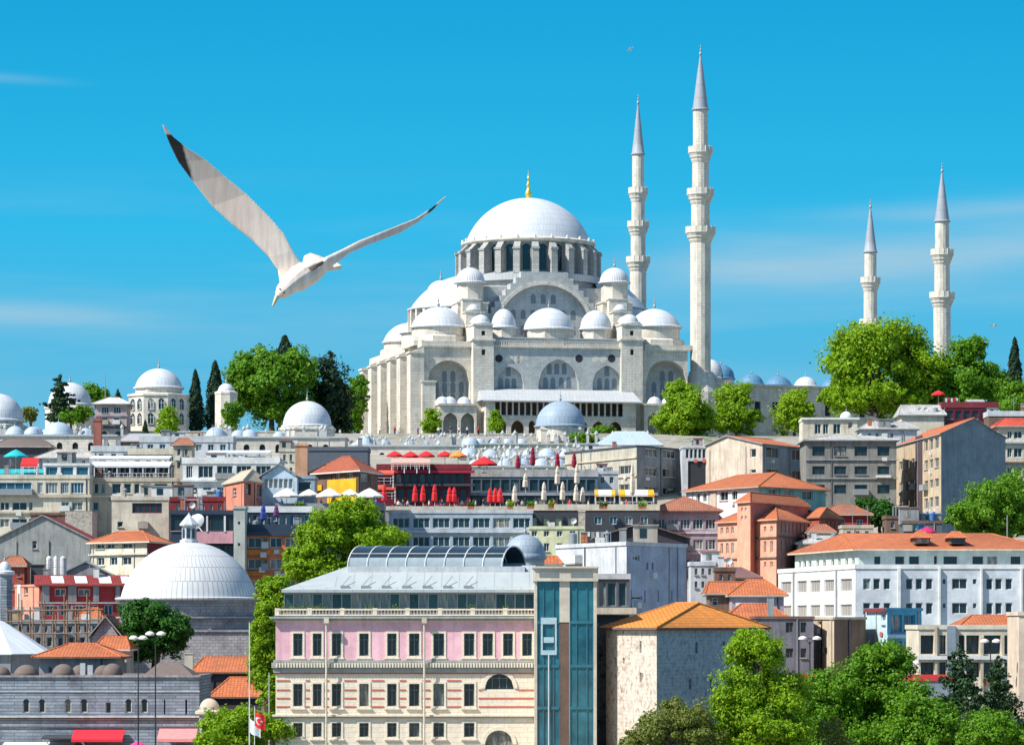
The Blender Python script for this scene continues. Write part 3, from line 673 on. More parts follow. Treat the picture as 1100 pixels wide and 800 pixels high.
    # semi domes on the long axis and their window drums
    for sg in (-1, 1):
        sx = dx + sg * 13.2; z3 = mz(334, 30, sx); z4 = mz(297, 30, sx); rr = 13.4
        a0 = PI / 2 if sg < 0 else -PI / 2
        b = MB(); b.ring(sx, dv, [(rr + .2, z3 - .2), (rr + .6, z3), (rr + .6, z3 + .3), (rr, z3 + .4)], 36, None, True, a0, a0 + PI); b.dome(sx, dv, z3 + .3, rr, z4 - z3, 40, 12, None, a0, a0 + PI); part(b, 'semi_dome', LEAD)
        b = MB(); b.ring(sx, dv, [(rr - .3, zt), (rr - .3, z3 - .2)], 36, None, True, a0, a0 + PI); part(b, 'semi_dome_drum', ASH)
        hh = 2.6
        for k in range(15):
            a = a0 + PI * (k + .5) / 15; t = Vector((-math.sin(a), math.cos(a), 0)); q = Vector((sx, dv, 0)) + Vector((math.cos(a), math.sin(a), 0)) * (rr - .24) - t * .6
            inst('drum_window', winmesh(1.2, 2.3, (1, 1), GLD, ASHG, 'round'), MOS, (q.x, q.y, z3 - 2.9), a + PI / 2)
        b = MB()
        for k in range(16):
            a = a0 + PI * k / 15.0; c_, s_ = math.cos(a), math.sin(a); p = lambda r_, d_: (sx + r_ * c_ - d_ * s_, dv + r_ * s_ + d_ * c_)
            b.prism([p(rr - .4, -.35), p(rr + .5, -.35), p(rr + .5, .35), p(rr - .4, .35)], z3 - 4.6, z3 - .2)
        part(b, 'drum_piers', ASH)
        for s2 in (-1, 1):                                # exedrae
            ex, ey = sx + sg * 7.6, dv + s2 * 9.0; a1 = math.atan2(s2 * .75, sg) - PI / 2; z5 = z3 - 4.6
            b = MB(); b.ring(ex, ey, [(6.6, z5), (6.6, z5 + .3), (6.2, z5 + .4)], 24, None, True, a1, a1 + PI, cap=False); b.dome(ex, ey, z5 + .3, 6.2, 4.4, 28, 8, None, a1, a1 + PI); part(b, 'exedra_dome', LEAD)
            b = MB(); b.ring(ex, ey, [(6.1, zt), (6.1, z5)], 24, None, True, a1, a1 + PI); part(b, 'exedra_drum', ASH)
    # corner domes
    for (px, py0, py1, v, r_) in ((471, 331, 352, 10.5, 5.9), (703, 333, 352, 10.5, 5.7), (None, 0, 0, 49, 5.8), (None, 1, 0, 49, 5.8)):
        if px: ux, _ = mq(px, 350, v); zd = mz(py1, v, ux); zh = mz(py0, v, ux) - zd
        else: ux = -22.5 if py0 == 0 else 22.5; zd = zt + 4.0; zh = 4.2
        b = MB(); b.box(ux - 6.8, v - 6.8, zt, ux + 6.8, v + 6.8, zt + 1.0); b.ring(ux, v, [(6.6, zt + 1.0), (6.6, zt + 2.2), (6.1, zt + 2.5)], 8, 1, False, tw=PI / 8); part(b, 'dome_base', [ASH, ASH])
        domed(MOS, ux, v, zt + 1, zd, r_, zh, seg=40, fin=.9)
    # three domes over the side aisle
    for px, py0, py1, r_, v in ((541, 333, 352, 2.65, 5.0), (589.5, 332, 354.5, 5.5, 5.5), (640, 334.5, 354, 3.4, 5.0), (615, 341, 355, 0, 5)):
        if r_ == 0: continue
        ux, _ = mq(px, 350, v); zd = mz(py1, v, ux); domed(MOS, ux, v, zt, zd, r_, mz(py0, v, ux) - zd, seg=36, sides=8, dr=r_ * 1.0, fin=.7)
    b = MB(); b.box(c0 + .3, .5, zt + .15, c1 - .3, 9, zt + 1.6); b.box(c0 + .1, .3, zt + 1.6, c1 - .1, 9.2, zt + 1.85, 1); part(b, 'aisle_roof', [ASHG, LEADR])
    # gallery between the towers
    g0, g1 = mu(522, -6.5), mu(683, -6.5); gv = -6.5; f = lambda px: mu(px, gv) - g0
    ops = []
    for k in range(21):
        a = 532 + k * 6.6; ops.append((f(a), f(a + 5.1), mz(446.5, gv), mz(432.5, gv), None))
    for a, e in ((536, 544), (549, 563), (568, 575), (580, 594), (599, 606), (611, 618), (623, 631), (636, 650), (654, 668)):
        ops.append((f(a), f(e), -6 + 5.5, mz(452, gv), 'pointed'))
    b = MB(); zg = mz(431, gv); wall(b, (g0, gv), (g1, gv), -6, zg, ops, .5, 0, 1)
    b.face([(g1, gv, -6), (g1, 0, -6), (g1, 0, zg), (g1, gv, zg)]); b.face([(g0, 0, -6), (g0, gv, -6), (g0, gv, zg), (g0, 0, zg)])
    part(b, 'gallery_arcade', [ASH, ASH])
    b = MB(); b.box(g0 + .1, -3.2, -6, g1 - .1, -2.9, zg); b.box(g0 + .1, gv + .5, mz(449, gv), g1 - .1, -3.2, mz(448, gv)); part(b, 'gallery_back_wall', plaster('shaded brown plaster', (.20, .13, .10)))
    b = MB(); b.box(g0, gv - .2, mz(449.6, gv), g1, gv - .003, mz(448.2, gv)); part(b, 'string_course', ASH)
    b = MB(); zr = mz(419, 0); e0, e1 = g0 - 1.0, g1 + 1.0
    b.face([(e0, gv - 1.3, zg), (e1, gv - 1.3, zg), (e1 - .5, -1.31, zr), (e0 + .5, -1.31, zr)]); b.face([(e0, gv - 1.3, zg - .25), (e1, gv - 1.3, zg - .25), (e1, gv - 1.3, zg), (e0, gv - 1.3, zg)])
    b.face([(e0, -1.31, zg - .25), (e1, -1.31, zg - .25), (e1, gv - 1.3, zg - .25), (e0, gv - 1.3, zg - .25)]); b.face([(e0, gv - 1.3, zg), (e0 + .5, -1.31, zr), (e0, -1.31, zg)]); b.face([(e1, gv - 1.3, zg), (e1, -1.31, zg), (e1 - .5, -1.31, zr)])
    part(b, 'gallery_roof', LEADR)
    # porches below the big blind arches
    for px0, px1, arches, domes in ((472, 512, ((476, 492), (495, 510)), (467.5, 483, 498.5)), (692, 742, ((696, 708), (711, 723), (726, 738)), (703, 718, 733))):
        p0, p1 = mu(px0, -5), mu(px1, -5); pz = mz(435, -5, p0); b = MB()
        wall(b, (p0, -5), (p1, -5), -6, pz, [(mu(a, -5) - p0, mu(e, -5) - p0, mz(468, -5, p0), mz(443, -5, p0), 'pointed') for a, e in arches], .6, 0, 0)
        b.face([(p1, -5, -6), (p1, 0, -6), (p1, 0, pz), (p1, -5, pz)]); b.face([(p0, 0, -6), (p0, -5, -6), (p0, -5, pz), (p0, 0, pz)])
        b.face([(p0 + .1, -2, -6), (p1 - .1, -2, -6), (p1 - .1, -2, pz), (p0 + .1, -2, pz)], 1); b.box(p0 - .3, -5.4, pz, p1 + .3, 0, pz + .35)
        part(b, 'porch', [ASH, ASHG])
        for d_ in domes:
            ux = mu(d_, -2.4); domed(MOS, max(p0 + 1.2, ux), -2.4, pz + .3, pz + .5, 1.5, 1.25, fin=.3, seg=20, lip=.15)
mosque()

def minaret(px, Y, py_tip, py_cone, balc, wpx, pybot, label, flat=1.0):
    s = Y / F; r = wpx / 2 * s; p = at(px, Y); g = 51.0; Z = lambda py: CZ + (HY - py) * s - g
    o = empty('minaret', (p.x, p.y, g), label, 'minaret', 'minarets around the mosque')
    b = MB(); zs = [Z(x) for x in balc]                                        # parapet top heights, highest first
    prof = [(r * 1.75, -3), (r * 1.75, Z(pybot) - 4), (r * 1.15, Z(pybot)), (r * 1.15, Z(pybot) + .5), (r * 1.0, Z(pybot) + .6)]
    rad = r
    for i, z in enumerate(reversed(zs)):
        prof += [(rad, z - 3.2)]; rad *= .9
        prof += [(rad, z - 3.0)]
    prof += [(rad, Z(py_cone))]
    b.ring(0, 0, prof, 16, sm=False); b.build('shaft', ASH, o)
    rad = r
    for i, z in enumerate(reversed(zs)):
        k = MB(); R1 = rad * 1.42
        k.ring(0, 0, [(rad * .98, z - 3.6), (rad * 1.12, z - 3.0), (rad * 1.14, z - 2.7), (rad * 1.28, z - 2.3), (rad * 1.30, z - 2.0), (R1, z - 1.5), (R1 + .15, z - 1.35), (R1 + .15, z - 1.15)], 16, sm=False)
        for q in range(16):
            a0, a1 = 2 * PI * (q + .12) / 16, 2 * PI * (q + .88) / 16; P_ = lambda a, rr: (rr * math.cos(a), rr * math.sin(a))
            k.prism([P_(a0, R1 - .12), P_(a0, R1 + .05), P_(a1, R1 + .05), P_(a1, R1 - .12)][::-1], z - 1.15, z)
            am = 2 * PI * q / 16; k.ring((R1 - .02) * math.cos(am), (R1 - .02) * math.sin(am), [(.16, z - 1.15), (.16, z + .12)], 5, sm=False)
        k.build('balcony', ASH, o)
        rad *= .9
    c = MB(); zc = Z(py_cone); zt = Z(py_tip); c.ring(0, 0, [(rad * 1.0, zc - .25), (rad * 1.2, zc - .1), (rad * 1.2, zc + .1), (rad * 1.05, zc + .3), (rad * .78, zc + (zt - zc) * .25), (rad * .45, zc + (zt - zc) * .55), (.12, zt - 2.2)], 20)
    c.build('spire', lead('spire lead', (.33, .36, .40), .6, 3, .05, .6), o); finial(o, 0, 0, zt - 2.6, .85, STEEL)
    return o
minaret(752.5, 812, 48, 118, (158, 203, 244), 22, 402, 'tallest minaret with three balconies, standing at the right corner of the mosque')
minaret(685.5, 866, 101, 166, (202, 238, 276), 17.5, 420, 'three-balcony minaret rising behind the right shoulder of the mosque')
minaret(1012, 838, 174, 238, (268, 314), 18.5, 400, 'two-balcony minaret rising out of the trees, farthest to the right')
minaret(935, 888, 213, 271, (298, 343), 16, 400, 'slim two-balcony minaret half hidden by the round tree crowns, left of the farthest one')

# courtyard gallery to the right of the mosque, with its small domes
LEADN = lead('deep shaded blue dome lead', (.10, .24, .38), .95, 1.5, .05, .6)  # shade on the courtyard domes painted as a deeper blue
def courtyard():
    a = at(764, 822); e = at(1010, 850); d = e - a; Lh = d.length; ang = math.atan2(d.y, d.x)
    o = empty('courtyard_gallery', (a.x, a.y, 51), 'long stone courtyard wall topped with small blue domes, right of the tall minaret', 'courtyard wall', None, ang)
    zt = CZ + (HY - 413) * 822 / F - 51; b = MB(); wall(b, (0, 0), (Lh, 0), -4, zt, [(2 + 4.6 * k, 3.6 + 4.6 * k, zt - 6.2, zt - 3.4, None) for k in range(10)], .5, 0, 0, 1)
    b.box(0, .003, -4, Lh, .5, -.1); b.box(-.3, -.4, zt, Lh, 9, zt + .4); b.build('wall', [ASH, DARK], o)
    for i, (px, py0, r_, m) in enumerate(((772, 387, 3.0, LEAD), (784, 392, 3.0, LEADB), (818, 401, 2.7, LEADB), (848, 402, 3.0, LEADB), (879, 402, 2.6, LEAD), (910, 403, 2.7, LEADB), (940, 403, 2.7, LEADB))):
        u = (at(px, 826).x - a.x) / math.cos(ang); zd = zt + .6 + (1.0 if i < 2 else 0); domed(o, u, 4, zt + .3, zd, r_, CZ + (HY - py0) * 826 / F - 51 - zd, LEADN if m is LEADB else m, fin=.5, seg=24, lip=.2)
courtyard()

def tomb(name, label, cat, px, Y, r_px, pyd0, pyd1, pyw, wall_r_px, sides=8, m=LEAD, wm=ASH, group=None, wins=True, step=True, fin=.7, mids=None):
    s = Y / F; p = at(px, Y); g = T(p.x, p.y); Z = lambda py: CZ + (HY - py) * s - g; o = empty(name, (p.x, p.y, g), label, cat, group)
    wr = wall_r_px * s / (math.cos(PI / sides) if sides == 8 else 1) * .97; b = MB(); b.ring(0, 0, [(wr, -2), (wr, Z(pyw)), (wr * 1.04, Z(pyw) + .1), (wr * 1.04, Z(pyw) + .5), (r_px * s * 1.02, Z(pyw) + .8), (r_px * s * 1.02, Z(pyd1) - .1)], sides, sm=False, tw=PI / sides)
    b.build('wall', wm, o)
    if wins:
        wmsh = winmesh(1.3, 2.4, (2, 2), GLD, WOOD, 'pointed'); ap = wr * math.cos(PI / sides)
        for k in range(sides):
            a = 2 * PI * k / sides + PI / 2 * 0
            if math.sin(a) > .3: continue
            for j, zf in enumerate((.22, .62)):
                for sgn in (-1, 1):
                    t = Vector((-math.sin(a), math.cos(a), 0)); q = Vector((math.cos(a), math.sin(a), 0)) * (ap + .03) + t * (sgn * wr * .17 - .65)
                    inst('window', wmsh, o, (q.x, q.y, max(0, Z(pyw)) * zf), a + PI / 2)
    domed(o, 0, 0, 0, Z(pyd1), r_px * s, Z(pyd0) - Z(pyd1), m, seg=40, fin=fin, lip=.4)
    return o
tomb('domed_tomb', 'octagonal cream stone tomb with a ribbed white dome, beside two cypresses', 'tomb', 170.5, 770, 25.5, 397, 417, 427, 32, group='domed tombs')
tomb('domed_tomb', 'low tomb with a ribbed pale dome in front of the tall dark trees', 'tomb', 330, 735, 26, 432, 458, 463, 30, group='domed tombs', wins=False)
tomb('domed_hall', 'square stone hall with blue-grey dome in front of the mosque gallery', 'domed hall', 602, 752, 26.5, 432, 458, 463, 31, sides=4, m=LEADB, wins=False)
tomb('domed_hall', 'largest white dome, cut by the left edge of the photo on the hilltop', 'domed hall', -2, 745, 27, 424, 452, 460, 30, wm=ASHG, wins=False)
tomb('domed_hall', 'white domed hall half hidden by a dark layered cedar on the hilltop', 'domed hall', 75, 790, 23, 412, 435, 440, 26, sides=8, wins=False)
tomb('domed_kiosk', 'narrow stone kiosk with a pointed white cap beside the cypresses', 'kiosk', 243, 760, 9, 413, 422, 424, 12, sides=8, wins=False)

def medrese(label, Y, doms, chim, px0, px1, pytop, seed, name='school_building', terr=None):
    """low stone school whose roof is a field of little lead domes and chimneys"""
    p = at((px0 + px1) / 2, Y); g = T(p.x, p.y); s = Y / F; o = empty(name, (p.x, p.y, g), label, 'school', 'domed school buildings')
    hw = (px1 - px0) / 2 * s; zt = CZ + (HY - pytop) * s - g; b = MB(); wall(b, (-hw, -6), (hw, -6), -3, zt, [(1.5 + 3 * k, 2.6 + 3 * k, zt - 2.8, zt - 1.2, 'round') for k in range(int(2 * hw / 3))], .3, 0, 0, 1)
    b.face([(hw, -6, -3), (hw, 7, -3), (hw, 7, zt), (hw, -6, zt)]); b.face([(-hw, 7, -3), (-hw, -6, -3), (-hw, -6, zt), (-hw, 7, zt)]); b.face([(hw, 7, -3), (-hw, 7, -3), (-hw, 7, zt), (hw, 7, zt)])
    b.box(-hw - .3, -6.3, zt, hw + .3, 7, zt + .3, 2); b.build('wall', [ASH, DARK, LEADR], o)
    rr = random.Random(seed)
    for (px, r_, v) in doms:
        Yv = Y + v; x = (px - CX) * Yv / F - p.x; r_ = r_ * s; domed(o, x, v, zt, zt + .5, r_, r_ * .78, LEADL, wallm=ASH, fin=.35, seg=20, lip=.15)
    cm = MB(); cm.box(-.28, -.28, -1.5, .28, .28, 1.9); cm.ring(0, 0, [(.42, 1.9), (.42, 2.05), (0, 2.6)], 8); cme = cm.mesh('chimney', [plaster('limewashed chimney', (.52, .52, .50), .4)])
    for i in range(chim):
        x = rr.uniform(-hw, hw); y = rr.uniform(-5, 6); k = rr.uniform(.7, 1.25); inst('chimney', cme, o, (x, y, zt), 0, (k * .8, k * .8, k))
    return o
LEADL = lead('pale school dome lead', (.40, .48, .56), .7, 1.2, .05, .8)
medrese('long row of little pale blue domes and white chimneys just below the mosque gallery', 745, [(500 + 15 * k, 6.6, 3) for k in range(5)] + [(650 + 13 * k, 7, 0) for k in range(4)], 44, 490, 700, 479, 3)
medrese('lower terrace of pale blue domes behind the closed red parasols', 722, [(504, 11, -1), (527, 9, 1), (548, 9, 0), (569, 9, 0), (588, 10, 0), (607, 9, 0)], 46, 494, 628, 493, 5)
medrese('lowest row of pale blue domes, directly behind the crimson parasols', 700, [(510, 7, 0), (526, 8, 0), (543, 9, 0), (561, 9, 0), (582, 9, 0), (600, 8, 0)], 26, 498, 615, 503, 25)
medrese('white-chimneyed school roof with round domes under the qibla wall, left of the facade tower', 735, [(393, 12, 0), (412, 8, 2), (505, 10, 0)] + [(440 + 16 * k, 6, 2) for k in range(3)], 34, 384, 500, 481, 9)
medrese('cluster of small pale domes on a terrace near the left edge', 720, [(16, 10, -2), (36, 11, 2), (63, 16, -1), (35, 8, -4), (92, 8, 0), (52, 9, 3)], 14, -10, 128, 470, 11)
medrese('roof with white domed lanterns and chimneys below the big plane tree', 712, [(256, 8, 0), (268, 9, 0), (236, 7, 2), (300, 7, 2), (232, 11, -3)], 16, 222, 372, 472, 13)
def tw(label, px0, Y0, px1, Y1, py, h, m, name='terrace_wall', th=.8):
    a = at(px0, Y0, py); e = at(px1, Y1, py); c = (a + e) / 2; b = MB(c); d = Vector((e - a)[:2]).normalized(); n = Vector((d.y, -d.x))
    Q = [Vector(a[:2]), Vector(e[:2]), Vector(e[:2]) - n * th, Vector(a[:2]) - n * th]
    b.prism([tuple(q) for q in Q], c.z - h, c.z, 0); b.prism([tuple(Q[0] + n * .12), tuple(Q[1] + n * .12), tuple(Q[2] - n * .12), tuple(Q[3] - n * .12)], c.z, c.z + .2, 0)
    return tag(b.build(name, m, None, c), label, 'wall')
tw('long cream stone terrace wall under the mosque, behind the little domes', 352, 776, 700, 776, 466.5, 14, ASH)
tw('pale stone garden wall in front of the octagonal tomb', 140, 757, 300, 757, 464, 10, ASH)
# ------------------------------------------------------------------ trees
LG = leafm('bright plane leaves', (.115, .27, .007), (.30, .43, .010), .38)
LM = leafm('mid green leaves', (.06, .20, .009), (.17, .32, .012), .35)
LD = leafm('dark green leaves', (.018, .10, .012), (.055, .17, .014), .30)
LY = leafm('yellow green leaves', (.17, .32, .010), (.32, .46, .015), .4)
LO = leafm('olive leaves', (.12, .17, .03), (.22, .24, .05), .35)
LC = leafm('cypress needles', (.010, .035, .016), (.022, .06, .02), .12)
LP = leafm('pine needles', (.016, .05, .022), (.05, .10, .03), .15)
BARK = plain('bark', (.11, .085, .06), .95)
def leafcloud(C, Nn, size, rng):
    n = len(C); nr = Nn + rng.normal(0, .45, (n, 3)); nr /= np.linalg.norm(nr, axis=1)[:, None]
    a = np.cross(nr, rng.normal(0, 1, (n, 3))); a /= np.linalg.norm(a, axis=1)[:, None]; b = np.cross(nr, a)
    s = (size * rng.uniform(.6, 1.3, n))[:, None]; k = rng.uniform(.55, .9, n)[:, None]
    v = np.stack([C - a * s * .5, C - b * s * k * .5 + a * s * .05, C + a * s * .55, C + b * s * k * .5 + a * s * .05], 1).reshape(-1, 3)
    me = bpy.data.meshes.new('crown'); me.vertices.add(4 * n); me.vertices.foreach_set('co', v.astype(np.float32).ravel())
    me.loops.add(4 * n); me.loops.foreach_set('vertex_index', np.arange(4 * n, dtype=np.int32)); me.polygons.add(n)
    me.polygons.foreach_set('loop_start', np.arange(0, 4 * n, 4, dtype=np.int32)); me.polygons.foreach_set('loop_total', np.full(n, 4, dtype=np.int32))
    me.update(calc_edges=True); me.validate(); return me
def clumps(lobes, rng, n, sub=26, csz=.30):
    """leaves on small clumps that sit on the lobes' surfaces"""
    lobes = np.array(lobes, float); vol = (lobes[:, 3] * lobes[:, 4]) ** 1.0; pr = vol / vol.sum(); out = []; nor = []
    for i, lb in enumerate(lobes):
        k = max(6, int(sub)); d = rng.normal(0, 1, (k, 3)); d[:, 2] += .25; d /= np.linalg.norm(d, axis=1)[:, None]
        rr = rng.uniform(.5, 1.12, (k, 1)); cc = lb[:3] + d * rr * np.array([lb[3], lb[3], lb[4]]); cr_ = csz * min(lb[3], lb[4]) * rng.uniform(.45, 1.45, k)
        m = int(n * pr[i]); idx = rng.integers(0, k, m); q = rng.normal(0, 1, (m, 3)); q /= np.linalg.norm(q, axis=1)[:, None]
        R_ = (rng.uniform(.3, 1.0, (m, 1)) ** .5) * (1 + .45 * (rng.uniform(0, 1, (m, 1)) > .88)); out.append(cc[idx] + q * R_ * cr_[idx][:, None] * np.array([1, 1, .8])); nn = q + d[idx] * .5; nn[:, 2] += .35
        nor.append(nn / np.linalg.norm(nn, axis=1)[:, None])
    return np.concatenate(out), np.concatenate(nor)
def limb(b, p, q, r0, r1, rng, seg=4):
    p = Vector(p); q = Vector(q); pts = [p.lerp(q, i / seg) + Vector(rng.normal(0, .04, 3)) * (q - p).length * (0 < i < seg) for i in range(seg + 1)]
    for i in range(seg): b.tube(pts[i], pts[i + 1], r0 + (r1 - r0) * i / seg, 7, r0 + (r1 - r0) * (i + 1) / seg)
def tree(label, px, Y, lobes_px, mat, n, leaf, seed, group='broadleaf trees', name='broadleaf_tree', depthk=.9, base=None, sub=34, csz=.40):
    n = int(n * 1.7); lobes_px = [(x, y, rx * 1.06, ry * 1.08) for x, y, rx, ry in lobes_px]
    """lobes_px: (px, py, rx, ry) in photo pixels at distance Y; every lobe gets a depth offset of its own"""
    rng = np.random.default_rng(seed); s = Y / F; c = at(px, Y); g = T(c.x, c.y) if base is None else base
    o = empty(name, (c.x, c.y, g), label, 'tree', group); lb = []
    for i, (x, y, rx, ry) in enumerate(lobes_px):
        p = at(x, Y, y); lb.append((p.x - c.x, rng.uniform(-.45, .45) * rx * s, p.z - g, rx * s, ry * s))
        for k in range(5):                                    # lesser lobes in the round
            a = rng.uniform(0, 2 * PI); q = rng.uniform(.35, .62); e = rng.uniform(-.35, .5)
            lb.append((p.x - c.x + math.cos(a) * rx * s * .55, math.sin(a) * rx * s * depthk, p.z - g + e * ry * s, rx * s * q, ry * s * q))
    C, Nn = clumps(lb, rng, n, sub, csz); me = leafcloud(C, Nn, leaf, rng); me.materials.append(mat); inst('crown', me, o)
    b = MB(); top = max(l[2] for l in lb[::6]); low = min(l[2] for l in lb[::6]); fork = max(.8, low - .4 * lb[0][4]); rt = max(.18, .035 * (top + 2))
    limb(b, (0, 0, -.8), (0, 0, fork), rt * 1.25, rt * .85, rng)
    for l in lb[::6]: limb(b, (0, 0, fork * .95), (l[0] * .85, l[1] * .8, l[2]), rt * .55, rt * .14, rng, 3)
    for l in lb[1::3]: limb(b, (0, 0, fork), (l[0] * .8, l[1] * .8, l[2]), rt * .3, rt * .08, rng, 3)
    b.build('trunk', BARK, o); return o
def conifer(label, px, Y, wpx, pyt, pyb, mat, n, leaf, seed, kind='cypress', group=None, name=None):
    rng = np.random.default_rng(seed); s = Y / F; c = at(px, Y); g = T(c.x, c.y); zt = CZ + (HY - pyt) * s - g; zb = CZ + (HY - pyb) * s - g; w_ = wpx * s / 2
    o = empty(name or kind + '_tree', (c.x, c.y, g), label, 'tree', group or kind + ' trees'); H = zt - zb
    if kind == 'cypress':
        t = rng.beta(1.5, 1.5, n); a = rng.uniform(0, 2 * PI, n); prof = np.minimum(1, (t + .03) * 6) * (1 - t) ** .62 * 1.15
        lump = 1 + .16 * np.sin(a * 3 + t * 17) + .12 * np.sin(a * 5 - t * 31 + 2); rr = w_ * prof * lump * rng.uniform(.7, 1.0, n)
        C = np.stack([rr * np.cos(a), rr * np.sin(a), zb + t * H], 1); Nn = np.stack([np.cos(a), np.sin(a), np.full(n, .5)], 1)
    else:                                                     # layered boughs
        L_ = 15 if kind == 'fir' else 9; lb = []
        for k in range(L_):
            t = (k + .3) / L_; R0 = w_ * (1 - t) ** (.75 if kind == 'fir' else .6) + w_ * .06; nb = 9 if kind == 'fir' else 6
            for j in range(nb):
                a = rng.uniform(0, 2 * PI); q = rng.uniform(.30, 1.0); rl = R0 * rng.uniform(.32, .5)
                lb.append((q * R0 * math.cos(a), q * R0 * math.sin(a), zb + t * H + rng.normal(0, .02) * H - q * R0 * (.25 if kind == 'fir' else -.05), rl, rl * (.55 if kind == 'fir' else .26)))
            lb.append((0, 0, zb + t * H, R0 * .35, H / L_ * .9))
        C, Nn = clumps(lb, rng, int(n * 2.4), 12, .62)
    Nn = Nn / np.linalg.norm(Nn, axis=1)[:, None]; me = leafcloud(C, Nn, leaf, rng); me.materials.append(mat); inst('crown', me, o)
    b = MB(); limb(b, (0, 0, -.8), (0, 0, zt - H * .06), max(.12, .02 * zt), .04, rng, 5); b.build('trunk', BARK, o); return o
# hilltop, left
tree('big bright plane tree left of the mosque, its crown filling the skyline', 292, 790, [(290, 412, 38, 30), (262, 395, 16, 16), (318, 405, 20, 26), (280, 390, 22, 14), (300, 438, 30, 20), (258, 420, 14, 20)], LM, 26000, .62, 1)
conifer('dark pointed conifer peeping over the big plane tree', 306, 812, 30, 360, 415, LC, 3500, .55, 2, 'cypress')
conifer('tall dark conifer with an uneven crown between the plane tree and the mosque', 355, 800, 40, 378, 468, LC, 9000, .6, 3, 'fir', name='conifer_tree')
tree('dense dark evergreen beside the conifer, left of the mosque wall', 356, 795, [(352, 425, 17, 38), (362, 440, 16, 26)], LC, 9000, .55, 4)
tree('light green tree touching the left wall of the mosque', 384, 815, [(382, 430, 12, 28), (376, 452, 12, 14)], LM, 6000, .55, 5)
conifer('shorter of the two dark cypresses right of the octagonal tomb', 210, 778, 19, 397, 467, LC, 6500, .45, 6)
conifer('taller dark cypress right of the octagonal tomb', 231, 782, 25, 387, 467, LC, 8000, .45, 7)
tree('small yellow-green tree in front of the octagonal tomb', 180, 750, [(180, 455, 12, 10), (181, 444, 7, 8), (178, 464, 12, 6)], LY, 3600, .42, 8)
conifer('tiny dark cypress at the foot of the tomb', 156, 748, 8, 451, 474, LC, 1200, .35, 9)
tree('loose green shrub tree before the narrow kiosk', 247, 748, [(247, 447, 9, 13), (255, 442, 6, 9)], LM, 2600, .45, 10)
conifer('dark layered cedar standing before the white domed hall', 64, 760, 44, 404, 454, LP, 4200, .5, 11, 'cedar')
tree('low green tree at the foot of the cedar', 76, 756, [(76, 449, 14, 7), (90, 444, 9, 7)], LM, 2600, .45, 12)
tree('green treetop behind the white domed hall, left of the pink kiosk house', 102, 830, [(96, 424, 10, 10), (108, 428, 9, 9)], LM, 3000, .5, 13)
conifer('small dark conifer left of the kiosk house roof', 114, 832, 11, 417, 440, LP, 1100, .45, 14, 'fir')
conifer('small dark conifer right of the kiosk house roof', 127, 832, 12, 417, 440, LP, 1100, .45, 15, 'fir')
tree('low yellowish tree on the far hill between the two leftmost white domes', 32, 850, [(32, 446, 9, 7)], LO, 1200, .5, 16)
# before the mosque
tree('small round bright tree before the left porch of the mosque', 463, 780, [(463, 454, 10, 13)], LG, 3600, .42, 17)
tree('small slender tree at the left end of the mosque gallery', 533, 778, [(533, 456, 8, 9), (532, 447, 5, 7)], LG, 2600, .4, 18)
tree('low bright tree right of the blue-grey dome', 628, 745, [(628, 472, 15, 7)], LM, 2300, .42, 19)
tree('small dark green tree in the gallery arch right of the blue-grey dome', 648, 785, [(648, 463, 12, 6)], LM, 1900, .42, 20)
tree('bright tree in front of the tall minaret foot', 735, 775, [(728, 425, 13, 17), (738, 440, 24, 20), (722, 452, 18, 18), (748, 456, 18, 18)], LG, 17000, .5, 21)
tree('bright tree just right of the tall minaret', 791, 785, [(791, 432, 17, 20), (796, 452, 20, 14), (782, 450, 14, 14)], LG, 12000, .5, 22)
tree('lime green tree before the courtyard wall, standing alone', 854, 790, [(854, 430, 15, 13), (848, 448, 18, 16), (862, 446, 12, 14)], LY, 9500, .48, 23)
tree('largest round tree crown right of the courtyard wall, hiding a minaret', 945, 795, [(942, 385, 42, 36), (910, 430, 24, 18), (970, 432, 30, 16), (915, 405, 28, 30), (965, 372, 30, 24), (985, 400, 26, 28), (935, 428, 45, 20), (905, 378, 15, 18)], LG, 42000, .62, 24)
tree('tree crown in front of the farthest minaret', 1028, 800, [(1028, 410, 30, 24), (1030, 432, 40, 12), (1005, 420, 26, 20), (1055, 416, 24, 20), (1040, 380, 18, 16)], LM, 24000, .6, 25)
tree('smaller crown between the farthest minaret and the cypress', 1066, 812, [(1066, 412, 16, 18), (1080, 425, 14, 12)], LM, 8000, .55, 26)
conifer('dark cypress near the right edge of the skyline', 1090, 805, 18, 362, 428, LC, 6000, .45, 27)
tree('olive bushy tree at the right edge below the cypress', 1092, 770, [(1092, 428, 17, 16)], LM, 5500, .5, 28)
# middle distance
tree('bushy green tree on the slope at the right edge, beside the blue-grey gable house', 1068, 590, [(1066, 548, 34, 26), (1095, 542, 30, 28), (1040, 558, 20, 16), (1085, 568, 30, 16)], LM, 30000, .42, 29)
tree('dark ivy-like tree in the gap behind the orange stone house', 945, 600, [(945, 552, 16, 14), (930, 545, 10, 10), (968, 556, 12, 10)], LD, 7500, .42, 30)
tree('large bright tree rising among the houses left of the glass-roofed hotel', 372, 455, [(372, 570, 34, 28), (345, 590, 26, 26), (405, 582, 30, 18), (350, 615, 32, 18), (322, 606, 18, 18), (385, 552, 18, 14)], LG, 34000, .34, 31, sub=48, csz=.34)
tree('tall yellow-green tree squeezed against the left side of the pink hotel', 286, 362, [(284, 690, 16, 28), (290, 650, 14, 26), (278, 720, 12, 18), (300, 634, 12, 14), (290, 745, 14, 22)], LG, 19000, .27, 32)
